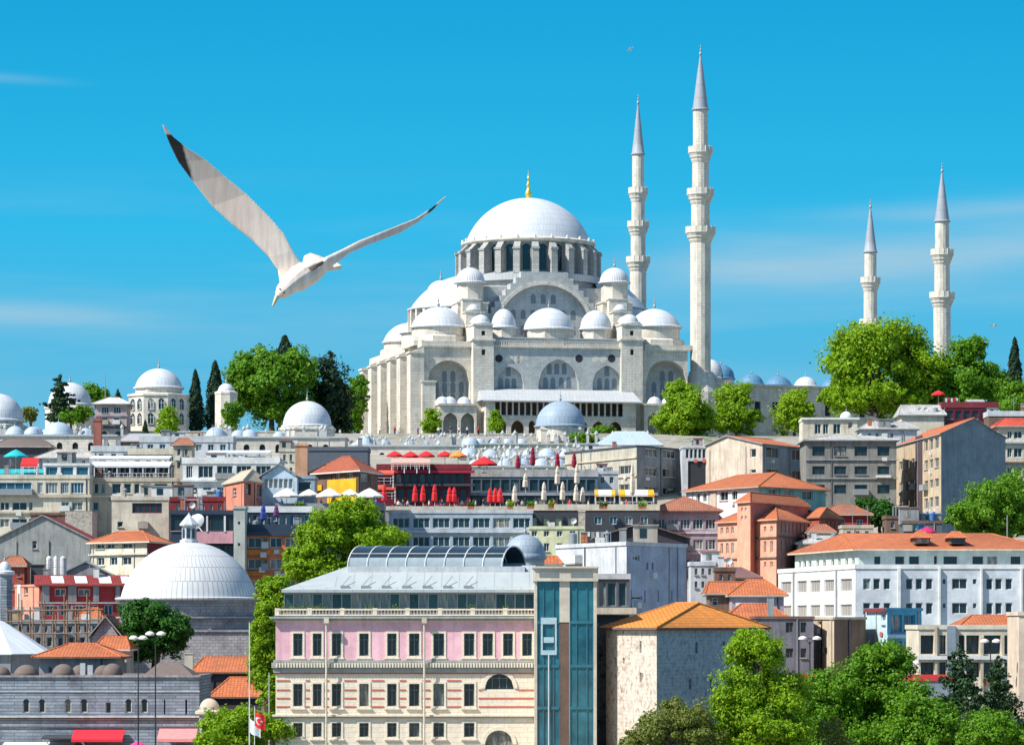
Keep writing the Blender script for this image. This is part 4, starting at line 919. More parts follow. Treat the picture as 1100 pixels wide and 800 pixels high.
tree('round dark green tree in front of the big lead-roofed dome', 168, 398, [(152, 664, 18, 19), (182, 684, 22, 20), (152, 694, 17, 17), (172, 660, 13, 12), (190, 672, 13, 13)], LD, 24000, .27, 33)
tree('low bright tree at the bottom behind the flags', 258, 335, [(245, 782, 28, 20), (285, 786, 26, 18), (230, 796, 20, 12), (262, 770, 14, 10)], LG, 15000, .24, 34, base=0)
# foreground, right
tree('tallest bright yellow-green tree in the foreground, in front of the stone tower', 812, 310, [(812, 712, 28, 26), (790, 748, 26, 28), (838, 748, 28, 30), (810, 694, 18, 18), (815, 775, 42, 26), (790, 795, 30, 20), (845, 795, 32, 20)], LG, 42000, .23, 35, sub=48, csz=.34, base=0)
tree('broad dark green tree right of the yellow-green one', 905, 322, [(900, 745, 34, 28), (935, 740, 32, 30), (880, 770, 26, 28), (950, 718, 28, 24), (930, 785, 48, 28), (955, 703, 18, 12), (900, 800, 40, 22)], LM, 40000, .25, 36, sub=46, csz=.34, base=0)
tree('rounded green tree between the broad dark one and the firs', 985, 318, [(985, 762, 26, 26), (1002, 785, 28, 24), (975, 792, 26, 24)], LM, 18000, .25, 37, base=0)
tree('pale olive bush tree at the foot of the stone tower', 715, 308, [(712, 785, 28, 18), (740, 775, 22, 22), (690, 796, 22, 12), (722, 762, 12, 12), (752, 790, 22, 18)], LO, 22000, .2, 38, base=0)
conifer('left of the two dark firs in the foreground', 1030, 325, 92, 692, 830, LP, 16000, .24, 39, 'fir')
conifer('right of the two dark firs in the foreground', 1072, 328, 84, 704, 830, LP, 15000, .24, 40, 'fir')
tree('light green rounded tree at the bottom right corner', 1070, 312, [(1068, 786, 26, 20), (1090, 792, 20, 16), (1048, 798, 18, 14)], LM, 15000, .22, 41, base=0)
tree('leafless pinkish shrub in front of the broad dark tree', 893, 312, [(893, 790, 14, 20), (903, 798, 14, 10)], LO, 1500, .18, 42, base=0)
# ------------------------------------------------------------------ the town on the slope
CREAM = plaster('cream plaster', (.66, .60, .48)); BEIGE = plaster('beige plaster', (.55, .47, .36)); GREYP = plaster('grey plaster', (.30, .31, .32), .5)
BLUG = plaster('blue grey render', (.24, .29, .34), .25); PALE = plaster('pale grey render', (.56, .58, .60), .3); CORAL = plaster('coral plaster', (.66, .25, .17), .25)
ORG = plaster('orange plaster', (.72, .24, .10), .3); PNK = plaster('pink plaster', (.66, .36, .40), .3); YEL = plaster('yellow plaster', (.80, .42, .03), .15)
TEAL = plain('teal paint', (.02, .42, .44), .6); TEALW = plaster('teal plaster', (.22, .52, .50), .25); NAVY = plain('navy cladding', (.03, .05, .08), .5)
BURG = plaster('burgundy plaster', (.22, .04, .05), .2); BRICKR = plaster('brick red plaster', (.45, .10, .07), .3); VIO = plaster('violet grey plaster', (.42, .34, .40), .3)
LBLU = plaster('light blue plaster', (.55, .72, .78), .2); BLUP = plaster('strong blue plaster', (.10, .38, .55), .2); SALM = plaster('salmon plaster', (.74, .38, .26), .2)
BROWN = plaster('brown brick render', (.20, .13, .10), .5); DKG = plain('dark cladding', (.05, .055, .065), .6); STR = stone('striped grey stone', (.33, .37, .42), (.20, .23, .28), 2.6, .30, .6, .045, (.05, .055, .07))
PSTO = stone('purple grey stone', (.40, .37, .37), (.30, .28, .29), .7, .36, .65, .03, (.07, .06, .07)); RUB = rubble('rough tower stone', (.66, .58, .49), (.54, .45, .38), (.27, .19, .15)); FIELD = rubble('field stone', (.55, .48, .40), (.42, .37, .31), (.25, .2, .18), 2)
BRN = plain('brown tar roof', (.155, .12, .105), .9); ROOFG = plain('grey felt roof', (.34, .34, .35), .9); ROOFW = plaster('whitish sheet roof', (.46, .45, .43), .5); REDR = tile('dark red roof', (.30, .05, .045))
ORAC = plaster('orange balcony', (.80, .27, .07), .15)

# --- left hilltop and upper left
bld('kiosk_house', 'two-storey pinkish house with pale hipped roof between two white domes on the hilltop', (103, 752), (136, 752), d=8, top=434, mats=[plaster('pinkish stone', (.50, .40, .38))] * 4, roof=('hip', plain('pale lead roof', (.60, .56, .53), .6), 1.4, .7, 0, .35),
    wins=[(0, [(109, 117), (122, 130)], [(436.5, 444)], (3, 1), GLD), (0, [(110, 115.5), (122.5, 128)], [(448, 455)], (2, 1), GLD), (0, [(108, 116), (123, 131)], [(463, 472)], (1, 1), GLD, ASH, 'round')], bands=[(0, 445.5, 447, .25, VIO), (0, 458, 460, .3, DKG)])
def stack(label, px, Y, wpx, pyt, pyb, m, cap=True, name='chimney_stack'):
    s = Y / F; c = at(px, Y, pyb); h = (pyb - pyt) * s; w_ = wpx * s / 2; b = MB(); b.box(-w_, -w_, -4, w_, w_, h * .93); b.box(-w_ * 1.15, -w_ * 1.15, h * .93, w_ * 1.15, w_ * 1.15, h)
    if cap: b.prism([(-w_ * .7, -w_ * .7), (w_ * .7, -w_ * .7), (w_ * .7, w_ * .7), (-w_ * .7, w_ * .7)], h, h * 1.05)
    return tag(b.build(name, m, None, c), label, 'chimney')
stack('thick brick-red chimney stack standing before the pink kiosk house', 105, 700, 8.5, 450, 484, plaster('brick chimney', (.35, .13, .10)))
def shed(label, px0, px1, Y, top, mat, roof, wins=(), d=8, name='flat_roofed_house', cat='house', **k):
    return bld(name, label, (px0, Y), (px1, Y), d=d, top=top, mat=mat, roof=roof, wins=wins, cat=cat, **k)
shed('dark long roofed house under the small pale domes at the left edge', -6, 52, 690, 480, DKG, ('hip', BRN, 1.6, .6, 0, .2), d=9)
shed('low pale house with brown roof below the cluster of small domes', 40, 100, 668, 492, PALE, ('hip', ROOFW, 1.6, .5, 0, .3), wins=[(0, cells(46, 96, 4, .3), [(494, 499)])])
shed('white flat house with railing under the tomb terrace', 98, 146, 664, 484, PALE, ('flat', ROOFG, .9), wins=[(0, cells(102, 142, 3, .4), [(487, 493)])], junk=2, seed=3)
shed('long dark-roofed low building in front of the octagonal tomb', 128, 178, 700, 474, BROWN, ('hip', ROOFG, 1.5, .4, 0, .2), d=7)
shed('pale building with glazed terrace in the middle of the upper left slope', 150, 250, 690, 474, PALE, ('flat', ROOFW, 1.0), wins=[(0, cells(155, 246, 7, .5), [(477, 484)], (2, 1), GLB)], junk=5, seed=5)
shed('cream terrace house with pale screens right of the leftmost roofs', 138, 192, 650, 487, CREAM, ('flat', ROOFW, .9), wins=[(0, cells(142, 190, 4, .45), [(490, 496)])], junk=3, seed=15)
c = shed('white-framed apartment house with three broad dark windows across, roof terrace above', 196, 300, 612, 497, WHT, ('flat', ROOFG, .9), d=12,
    wins=[(0, [(200, 207), (213, 229), (233, 250), (254, 270), (275, 291)], [(500, 513)], (3, 1), GLD), (0, cells(200, 290, 6, .6), [(523, 531)], (2, 1), GLD)], bands=[(0, 515, 517, .5, WHT)], junk=6, seed=6, name='apartment_house', cat='apartment house')
c = shed('large cream block with rows of wide blue windows at the left edge of the slope', -8, 96, 606, 513, CREAM, ('flat', ROOFW, .5), d=14, name='apartment_house', cat='apartment house',
    wins=[(0, [(-2, 34), (40, 46), (49, 62), (65, 74), (76, 90)], [(518, 530)], (4, 1), GLB), (0, [(0, 10), (13, 29), (31, 35), (66, 74), (77, 89)], [(539, 548), (557, 566)], (2, 1), GLD)],
    bands=[(0, 531, 534, .35, BEIGE), (0, 549, 551, .3, BEIGE)])
shed('glazed rooftop room with white posts on top of the large cream block', 47, 96, 609, 499, WHT, ('flat', WHT, .25), d=6, bot=513.2, wins=[(0, [(49, 62), (65, 79), (82, 95)], [(501, 511.6)], (1, 1), GLB)], name='rooftop_room')
shed('cream block with dark balcony windows right of the large left-edge block', 92, 190, 611, 516, BEIGE, ('flat', ROOFG, .5), d=12, name='apartment_house', cat='apartment house',
    wins=[(0, [(94, 99), (101, 106), (108, 113), (120, 130), (133, 141), (144, 150), (154, 162), (166, 180)], [(519, 530)], (1, 1), GLD), (0, [(94, 106), (120, 141)], [(539, 548)], (2, 1), GLB)], bands=[(0, 532, 534, .3, CREAM), (0, 535, 538, .3, NAVY, (118, 182))])
shed('dark glazed restaurant storey behind the striped canopy on the upper left terrace', 98, 184, 619, 499, DKG, ('flat', DKG, .1), bot=517, d=5, wins=[(0, cells(100, 183, 12, .8), [(502, 514)], (1, 1), GLD, DKG)], name='terrace_restaurant', cat='restaurant')
def canopy(label, px0, px1, Y, pyt, pyr, d, m, posts=5, name='terrace_canopy', wavy=0, pyb=None, cat='canopy', frame=WHT):
    """sheet canopy on posts over a terrace: pyr = roof, pyt = front edge"""
    a = at(px0, Y, pyt); e = at(px1, Y, pyt); s = Y / F; o = empty(name, (a.x, a.y, a.z - ((pyb or pyt + 16) - pyt) * s), label, cat); L_ = e.x - a.x; H = a.z - o.location.z; rise = (pyt - pyr) * s
    b = MB(); n = max(2, posts * 3)
    for i in range(n):
        x0, x1 = L_ * i / n, L_ * (i + 1) / n; z0 = H + wavy * math.sin(i * 2.1); z1 = H + wavy * math.sin((i + 1) * 2.1)
        b.face([(x0, 0, z0), (x1, 0, z1), (x1, d, z1 + rise), (x0, d, z0 + rise)]); b.face([(x0, 0, z0 - .12), (x0, d, z0 + rise - .12), (x1, d, z1 + rise - .12), (x1, 0, z1 - .12)]); b.face([(x0, 0, z0 - .3), (x1, 0, z1 - .3), (x1, 0, z1), (x0, 0, z0)])
    b.face([(0, 0, H - .3), (0, 0, H), (0, d, H + rise), (0, d, H + rise - .12)]); b.face([(L_, 0, H - .3), (L_, d, H + rise - .12), (L_, d, H + rise), (L_, 0, H)])
    b.build('canopy_sheet', m, o)
    pm = MB(); pm.box(-.08, -.08, -.6, .08, .08, H - .14); me = pm.mesh('post', [frame])
    for i in range(posts + 1):
        for y in (.15, d - .15): inst('post', me, o, (.12 + (L_ - .24) * i / posts, y, 0))
    r = MB(); r.box(0, -.03, 1.0, L_, .03, 1.07); r.box(0, -.03, .5, L_, .03, .55)
    for i in range(posts * 3): x = L_ * (i + .5) / (posts * 3); r.box(x - .03, -.025, 0, x + .03, .025, 1.0)
    r.build('railing', frame, o); return o
canopy('grey-white striped canopy over the long restaurant terrace above the cream block', 97, 182, 613, 500, 494, 5, plain('striped awning cloth', (.60, .62, .66), .8), 6, pyb=515)
canopy('thin white canopy over the terrace with planters, higher left', 96, 182, 620, 492, 488, 5, WHT, 7, pyb=499)
canopy('teal roof canopy on the terrace at the left edge', -6, 46, 618, 508, 502, 6, TEAL, 3, pyb=517)
canopy('red and white sloping canopy on the teal terrace', 22, 40, 612, 499, 491, 2.5, RED, 1, pyb=508)
canopy('low grey-white canopy over the terrace below the big plane tree', 222, 290, 640, 486, 482, 5, plain('pale canopy', (.55, .58, .58), .7), 5, pyb=497)

def umbrella(label, px, Y, pyt, pyb, r_px, m, open_=True, group=None, name=None, base_py=None, square=False):
    s = Y / F; c = at(px, Y, base_py or pyb); o = empty('parasol', c, label, 'parasol', group or ('open parasols' if open_ else 'closed parasols')); H = (c.z * 0 + ((base_py or pyb) - pyt) * s)
    b = MB(); b.tube((0, 0, 0), (0, 0, H), .045, 6); b.build('pole', WHT if open_ else WOOD, o); b = MB(); b.ring(0, 0, [(.4, 0), (.4, .1), (.1, .14)], 10); b.build('base', CONC, o)
    b = MB(); r_ = r_px * s
    if open_:
        k = 8; hh = min(1.25, r_ * .55)
        for i in range(k):
            a0, a1 = 2 * PI * i / k + .3, 2 * PI * (i + 1) / k + .3; p = lambda a, q: (q * r_ * math.cos(a), q * r_ * math.sin(a), H - hh * (q ** 1.25))
            for q0, q1 in ((0, .35), (.35, .7), (.7, 1)):
                if q0 == 0: b.face([p(a0, q1), p(a1, q1), (0, 0, H)])
                else: b.face([p(a0, q1), p(a1, q1), p(a1, q0), p(a0, q0)])
            x0, x1 = p(a0, 1), p(a1, 1); b.face([(x0[0], x0[1], x0[2] - .22), (x1[0], x1[1], x1[2] - .22), x1, x0])
            b.tube((0, 0, H - hh * .9), (x0[0] * .95, x0[1] * .95, x0[2] - .02), .02, 4, mi=0)
    else:
        k = 10; pr = [(.10, .30), (.26, .36), (.24, .6), (.17, .72), (.20, .76), (.12, .93), (.03, 1.0)]
        for j in range(len(pr) - 1):
            for i in range(k):
                a0, a1 = 2 * PI * i / k, 2 * PI * (i + 1) / k; f = lambda a, q, ii: (r_ / .24 * q[0] * (1 + .22 * (ii % 2)) * math.cos(a), r_ / .24 * q[0] * (1 + .22 * (ii % 2)) * math.sin(a), H * q[1])
                b.face([f(a0, pr[j], i), f(a1, pr[j], i + 1), f(a1, pr[j + 1], i + 1), f(a0, pr[j + 1], i)])
    b.build('canopy', m, o); return o
OFF = plain('off white fabric', (.72, .68, .62), .85); CRM = plain('cream fabric', (.58, .50, .40), .9); RDK = plain('dark red fabric', (.24, .008, .03), .85)
umbrella('teal domed parasol on the terrace at the left edge', 17, 616, 482.5, 497, 13, TEAL, base_py=508)
umbrella('red open parasol standing above the roofs in front of the right hilltop trees', 1008, 690, 419, 432, 8, RED, base_py=436)

# --- left middle
shed('cream house with a long brown window band, fifth roof down on the left', 120, 184, 548, 536, CREAM, ('flat', DKG, .35), wins=[(0, [(142, 174)], [(540, 551)], (5, 1), GLD, BURG), (0, [(126, 132), (150, 158)], [(560, 566)], (1, 1), GLD)], d=9, name='cream_house')
c = shed('burgundy terrace house with a row of small windows right of the cream house', 183, 246, 546, 537, BURG, ('flat', DKG, .5), wins=[(0, cells(186, 240, 6, .45), [(541, 550)], (2, 1))], d=9)
shed('broken field-stone gable ruin above the big grey gable wall', 70, 99, 528, 549, FIELD, ('flat', CONC, 0), d=6, name='stone_ruin')
shed('small dark lean-to building beside the field-stone ruin', 33, 70, 532, 552, BROWN, ('flat', DKG, .2), d=5)
c = bld('gable_house', 'big plain grey gable wall with one tiny window at the left edge', (-5, 505), (97, 505), d=14, top=580, mats=[plaster('cement render', (.33, .34, .33), .5)] * 4, roof=('gable', REDR, 3.4, .3, 1, 0, CONC), cat='house', wins=[(0, [(34.5, 39.5)], [(580.5, 589)], (1, 2), GLD)])
bld('orange_roofed_house', 'small orange-roofed cream house left of the large ribbed dome, burgundy side wall', (98, 486), (158, 478), (182, 490), top=582, mats=[CREAM, BURG, BURG, CREAM], roof=('hip', TIL, 1.5, .8, 0, .3, CREAM), cat='house',
    wins=[(0, [(103, 112), (114, 123), (131, 142)], [(583.5, 589)], (2, 1), GLD), (0, [(104, 112), (118, 126), (131, 141)], [(598, 607)], (2, 1), GLD)], bands=[(0, 594, 596, .3, CREAM)], junk=0)
c = bld('balcony_building', 'dark building with pink balcony fronts rising behind the large dome', (183, 500), (252, 500), d=12, top=551, mat=NAVY, roof=('flat', ROOFG, .4), cat='apartment house',
    wins=[(0, [(184, 198), (212, 240), (243, 251)], [(554, 570)], (2, 1), GLD, DKG), (0, [(240, 251), (212, 238)], [(585, 597)], (2, 1), GLD, DKG), (0, [(240, 251), (212, 238)], [(612, 624)], (2, 1), GLD, DKG)])
for y in (571, 598, 625): 
    b = MB(c.org); f = c.faces[0]; p0 = at(212, 500, y); p1 = at(251, 500, y + 11); b.box(p0.x, p0.y - 1.4, p1.z, p1.x, p0.y - 1.25, p0.z); b.box(p0.x, p0.y - 1.4, p1.z - .2, p1.x, p0.y - .003, p1.z); b.build('balcony', PNK, c.root)
b = MB(c.org)
for x in (222.5, 241.5): p = at(x, 498.6, 554); q = at(x, 498.6, 571); b.box(p.x - .12, p.y - .1, q.z, p.x + .12, p.y + .1, p.z)
b.build('balcony_post', WHT, c.root)
bld('stair_tower', 'narrow pale stair tower between the pink balconies and the orange building', (251, 498), (263, 498), d=5, top=545, mat=plaster('pale green grey', (.52, .55, .50)), roof=('flat', CONC, .2), cat='tower', wins=[(0, [(255.5, 258)], [(560, 563), (583, 586), (606, 609)], (0, 0), GLD)])
c = bld('orange_building', 'orange apartment house with grey windows beside the bright tree, dark blue roof terrace', (263, 502), (325, 502), d=11, top=570, mat=ORG, roof=('flat', NAVY, .9, NAVY), cat='apartment house',
    wins=[(0, [(266.5, 281), (283, 287), (290, 303), (306, 318)], [(577, 588), (600, 611), (623, 634), (646, 657)], (2, 1), GLS, WOOD)], bands=[(0, 590, 596, .35, ORAC, (264, 290)), (0, 613, 618, .35, ORAC, (264, 288)), (0, 590, 596, .35, ORAC, (300, 324)), (0, 571, 575, .6, NAVY)])
for i, (px, py) in enumerate(((281.5, 612), (283, 596), (303, 619), (271, 641))):
    p = at(px, 501.4, py) - c.org; m = MB(); m.box(-.4, -.25, -.3, .4, .2, .4); m.build('air_conditioner', WHT, c.root, p)
bld('roof_terrace_shed', 'dark blue terrace storey set back on top of the orange building', (258, 510), (336, 510), d=8, top=549, mat=NAVY, roof=('flat', DKG, .7, WHT), cat='terrace', wins=[(0, cells(262, 333, 9, .6), [(553, 564)], (1, 1), GLB)], bot=571)
umbrella('dark blue folded parasol with a pale stripe on the terrace over the orange building', 283, 503, 542, 566, 3.0, plain('dark blue fabric', (.03, .05, .25), .8), False)
umbrella('purple folded parasol right of the dark blue one', 297, 503, 542, 560, 2.6, plain('purple fabric', (.12, .03, .12), .8), False)
bld('coral_house', 'coral pink house with a beige hipped roof and shaded side, left of the yellow house', (240, 548), (262, 532), (290, 545), top=516, mats=[CORAL, CORAL, CORAL, CORAL], roof=('hip', plain('beige roof', (.46, .38, .28), .9), 1.9, .6, 0, .25, BEIGE), cat='house', wins=[(0, [(250, 254)], [(524, 532), (543, 551)], (1, 2), GLD), (1, [(264, 270), (276, 282)], [(520, 532)], (1, 2), GLD, BURG)])
bld('gable_house', 'grey attic gable with glazing over a light blue wall, between the coral and yellow houses', (281, 541), (319, 541), d=10, top=512, mats=[plaster('pale blue wall', (.50, .62, .72), .15)] * 4, roof=('gable', plain('beige roof', (.46, .38, .28), .9), 1.9, .4, 1, 0, CONC), cat='house', wins=[(0, cells(283, 315, 6, .8), [(514, 524)], (1, 1), plain('dusty attic glass', (.30, .31, .26), .5))])
shed('slate blue framed garage-like block left of the white parasols', 317, 338, 545, 513, plaster('slate blue frame', (.30, .38, .46), .1), ('flat', CONC, .3), wins=[(0, [(319, 334)], [(517, 528)], (1, 1), GLD)], d=8)
stack('orange box-shaped chimney block above the blue frame', 324, 560, 13.5, 477, 507, plaster('orange stained block', (.62, .36, .22), .4))
shed('dark slate-clad building behind the yellow house roof', 331, 395, 600, 483, plain('slate cladding', (.10, .12, .15), .8), ('flat', DKG, .5), d=10, junk=3, seed=22)
bld('yellow_house', 'yellow house with a broad brown hipped roof and white eaves, above the white parasols', (336, 560), (385, 548), (406, 560), top=506, mats=[BROWN, BROWN, BROWN, BROWN], roof=('hip', tile('red brown tile', (.40, .11, .055)), 2.6, 1.1, 0, .42, WHT), cat='house',
    wins=[(0, [(360, 365), (371.5, 378)], [(508.5, 514)], (2, 1), GLB), (1, [(388, 396)], [(509, 517)], (2, 1), GLB)], bands=[(0, 514.5, 546, .25, YEL, (353, 384), 'wall_panel'), (0, 521, 527, .25, YEL, (338, 347), 'wall_panel')])

# five white parasols on their terrace
c = shed('dark terrace with flower boxes under the five white parasols', 290, 412, 538, 547, NAVY, ('flat', plain('wood deck', (.25, .17, .10), .8), .9, CONC), d=7, name='cafe_terrace', cat='terrace')
for i, (px, r_, w_) in enumerate(((308, 15, 'leftmost, partly over the blue wall'), (332, 11, 'second from the left'), (354, 15, 'the middle one'), (376, 11, 'fourth from the left'), (397, 16, 'rightmost, in front of the red restaurant'))):
    umbrella('white open parasol below the yellow house, ' + w_, px, 538 + (i % 2) * 2.5, 524 + (i % 2), 536, r_, OFF, base_py=546.5, group='white parasols under the yellow house')

# --- red restaurant and parasol terraces
c = shed('dark red three-level restaurant with open terraces in the centre', 405, 505, 590, 503, plain('dark red cladding', (.14, .012, .03), .5), ('flat', DKG, .7, BURG), d=12, name='restaurant', cat='restaurant',
    wins=[(0, cells(424, 500, 9, .85), [(508.5, 519)], (1, 1), GLD, DKG), (0, cells(426, 502, 8, .8), [(525, 541)], (1, 1), GLD, BURG)], bands=[(0, 505, 508, .8, plain('red trim', (.35, .02, .05), .5)), (0, 519.5, 522, .8, DKG)])
for y, px0, px1 in ((504, 402, 423), (520, 401, 425)):
    o = canopy('red-orange sloping awning at the left end of the restaurant, ' + ('upper' if y == 504 else 'lower'), px0, px1, 585, y + 4, y, 3, plain('coral awning', (.62, .10, .06), .7), 1, pyb=y + 16, name='awning', cat='awning')
for i, (px, py, r_, m, t) in enumerate(((424, 484, 9, RED, 'leftmost of the red ones'), (441, 484.5, 9.5, RED, 'second of the red ones'), (458, 484, 9.5, RED, 'third of the red ones'), (478, 484, 9, RED, 'fourth, next to the orange one'), (492, 484, 10, plain('orange fabric', (.75, .25, .05), .8), 'the orange one at the end'))):
    umbrella('open parasol on top of the dark red restaurant, ' + t, px, 592 + 3 * (i % 2), py, 490, r_, m, base_py=503, group='parasols on top of the red restaurant')
umbrella('wide red open parasol with a white valance right of the restaurant roof', 520, 600, 490, 498, 15, RED, base_py=508)
canopy('faded pink and cream awning under the row of red parasols', 420, 462, 588, 497, 491, 3, plain('faded pink cloth', (.62, .34, .28), .8), 3, pyb=504, name='awning', cat='awning')
# decks
shed('upper restaurant terrace with blue glass front in the middle of the slope', 503, 642, 604, 511, plain('blue grey fascia', (.10, .14, .18), .5), ('flat', plain('wood deck', (.25, .17, .10), .8), 1.0, ROOFW), d=9, name='restaurant_terrace', cat='terrace',
    wins=[(0, cells(507, 640, 13, .85), [(515, 527)], (1, 1), GLD, DKG)])
shed('long lower terrace with pale balustrade beneath the closed parasols', 412, 572, 575, 547, CONC, ('flat', plain('wood deck', (.25, .17, .10), .8), .5, CREAM), d=10, name='restaurant_terrace', cat='terrace')
shed('dark glazed dining room behind the lower terrace', 500, 706, 592, 531, DKG, ('flat', DKG, .3, CONC), d=8, name='dining_room', cat='restaurant', wins=[(0, cells(506, 702, 17, .85), [(533, 546)], (1, 1), GLD, DKG)])
c = shed('terrace house with dark windows, green shutters and pale balustrade below the cream parasols', 568, 708, 572, 547, DKG, ('flat', plain('wood deck', (.25, .17, .10), .8), .8, CREAM), d=9, name='restaurant_terrace', cat='terrace',
    wins=[(0, [(571, 577), (584, 590), (597, 603), (610, 616)], [(556, 566)], (1, 1), plain('pale yellow shutter', (.60, .62, .34), .7)), (0, cells(634, 700, 4, .5), [(554, 563)], (2, 1), GLB)])
RC = [(413, 0, 520, 'leftmost, beside the white parasols'), (446, 0, 521, 'second from the left'), (454.5, 1, 521, 'third from the left'), (467, 0, 520, 'standing alone in the middle'), (483, 0, 523, 'left one of a close pair'), (488, 1, 523, 'right one of a close pair'), (526.5, 0, 524, 'left one of three crowded together'), (532, 1, 524, 'middle one of three crowded together'), (537.5, 0, 524, 'right one of three crowded together')]
for px, k, py, t in RC: umbrella('bright red closed parasol on the lower terrace, ' + t, px, 577 + 1.5 * k, py, 547, 2.6, RED, False, 'bright red closed parasols')
for px, py, t in ((556.5, 489, 'leftmost'), (572.5, 479, 'tallest, second from the left'), (599, 486, 'third from the left, over a cream one'), (617, 486, 'rightmost')): umbrella('dark crimson closed parasol on the upper terrace, ' + t, px, 606, py, 509, 2.4, RDK, False, 'dark crimson closed parasols')
for px, py, pb, Yv, t in ((514.5, 485, 510, 606, 'upper terrace, beside the red open parasol'), (564.5, 508, 531, 594, 'slim, beneath the tallest crimson one'), (599, 500, 530, 594, 'behind, under the third crimson one'), (620, 498, 530, 594, 'behind, leaning to the right of the crimson one'), (553, 521, 548, 577, 'leftmost on the lower terrace'), (584.5, 517.5, 547, 574, 'second on the lower terrace'), (604.5, 517, 547, 574, 'third on the lower terrace'), (619, 520, 547, 574, 'fourth on the lower terrace, by the stone chimney'), (626, 523, 547, 575, 'pinkish grey, fifth on the lower terrace'), (679.5, 497, 547, 574, 'tallest, in front of the yellow and white awnings')):
    umbrella('cream closed parasol, ' + t, px, Yv, py, pb, 2.5, CRM, False, 'cream closed parasols')
for px0, px1, t in ((639, 661, 'left'), (665, 703, 'right')):
    o = canopy('yellow and white striped awning on the lower terrace, ' + t + ' one', px0, px1, 580, 531, 525, 3, OFF, 2, pyb=546, name='awning', cat='awning'); L_ = (px1 - px0) * 580 / F
    for q in (0, .82): b = MB(); x0, x1 = L_ * q, L_ * (q + .18); Hh = 15 * 580 / F; b.face([(x0, -.01, Hh - .32), (x1, -.01, Hh - .32), (x1, -.01, Hh + .01), (x0, -.01, Hh + .01)]); b.face([(x0, -.01, Hh + .012), (x1, -.01, Hh + .012), (x1, 2.98, Hh + .885), (x0, 2.98, Hh + .885)]); b.build('awning_stripe', YEL, o)
stack('round stone chimney between the cream parasols and the terrace house', 625, 569, 7, 547, 585, FIELD, False)
# guests on the terraces
def person(px, Y, py, m1, m2, label, seat=False, rz=0):
    s = .95 + .1 * random.random(); sk = plain('skin', (.55, .33, .23), .6); b = MB()
    prof = [(.14, .04), (.15, .45), (.17, .85), (.19, 1.0), (.155, 1.15), (.20, 1.38), (.13, 1.47), (.06, 1.5), (.055, 1.55), (.095, 1.6), (.105, 1.68), (.085, 1.76), (0, 1.8)]
    for (r0, z0), (r1, z1) in zip(prof, prof[1:]):
        for k in range(10):
            a0, a1 = 2 * PI * k / 10, 2 * PI * (k + 1) / 10; q = .68 if z0 < 1.5 else 1.0; q2 = .68 if z1 < 1.5 else 1.0; mi = 0 if z0 < .95 else 1 if z0 < 1.47 else 2 if z0 < 1.66 else 3
            pts = [(r0 * math.cos(a0) * 1.15, r0 * math.sin(a0) * q, z0), (r0 * math.cos(a1) * 1.15, r0 * math.sin(a1) * q, z0), (r1 * math.cos(a1) * 1.15, r1 * math.sin(a1) * q2, z1)]
            if r1 > 0: pts.append((r1 * math.cos(a0) * 1.15, r1 * math.sin(a0) * q2, z1))
            b.face(pts, mi, None, True)
    for sg in (-1, 1): b.tube((sg * .20, 0, 1.40), (sg * .27, -.02, 1.12), .055, 6, .045, 1); b.tube((sg * .27, -.02, 1.12), (sg * .26, -.10, .84), .045, 6, .035, 2); b.tube((sg * .09, -.03, .05), (sg * .10, -.14, .03), .05, 6, .04, 3)
    o = tag(b.build('person', [m2, m1, sk, plain('dark hair', (.03, .02, .015), .8)], None, at(px, Y, py)), label, 'person', 'visitors on the mosque terrace'); o.rotation_euler.z = rz; o.scale = (s, s, s); return o
cl = {'white': OFF, 'blue': plain('blue cloth', (.04, .09, .35), .8), 'black': plain('black cloth', (.02, .02, .025), .8), 'red': RED, 'grey': CONC, 'beige': CRM}
where = ['farthest left on the mosque terrace', 'below the tall buttresses', 'right of the blue parasol', 'left of the porch arches', 'under the left porch arch', 'between the porch arches', 'under the right porch arch', 'right of the mosque porch']
for i, (px, c1, c2) in enumerate(((408, 'white', 'black'), (424, 'red', 'blue'), (449, 'blue', 'black'), (471, 'white', 'blue'), (484, 'black', 'grey'), (493, 'beige', 'black'), (502, 'white', 'black'), (514, 'red', 'black'))):
    person(px, 774.6, 467.0, cl[c1], cl[c2], 'tiny visitor in %s top and %s trousers, %s' % (c1, c2, where[i]), rz=random.uniform(-1, 1))
gr = random.Random(12)
def guests(label, group, xs, Y, py, c1, c2):
    global _first
    proto = None
    for x in xs:
        if proto is None: proto = person(x, Y, py, cl[c1], cl[c2], label); proto['group'] = group; continue
        o = proto.copy(); SC.collection.objects.link(o); o.location = at(x, Y + gr.uniform(-1, 1.5), py); o.rotation_euler.z = gr.uniform(-2, 2)
guests('small guest in a white shirt standing on the long lower parasol terrace', 'guests in white on the lower terrace', (428, 438, 461, 496, 511, 545, 561), 580, 548.5, 'white', 'black')
guests('small guest in dark clothes standing on the long lower parasol terrace', 'guests in dark clothes on the lower terrace', (433, 475, 505, 519, 557), 581, 548.5, 'black', 'blue')
guests('small guest in a red top standing on the lower terrace right of the cream parasols', 'guests in red on the lower terrace', (595, 612, 651, 673), 577, 548.5, 'red', 'black')
guests('small guest in a beige top standing on the lower terrace among the cream parasols', 'guests in beige on the lower terrace', (576, 590, 632, 668, 694), 578, 548.5, 'beige', 'blue')
guests('small guest in a blue top standing on the terrace under the white parasols', 'guests under the white parasols', (302, 326, 345, 371, 391, 404), 541, 549, 'blue', 'black')
guests('small guest in a white top standing on the upper terrace near the crimson parasols', 'guests on the upper terrace', (523, 541, 565, 588, 608, 628), 607, 512.5, 'white', 'blue')
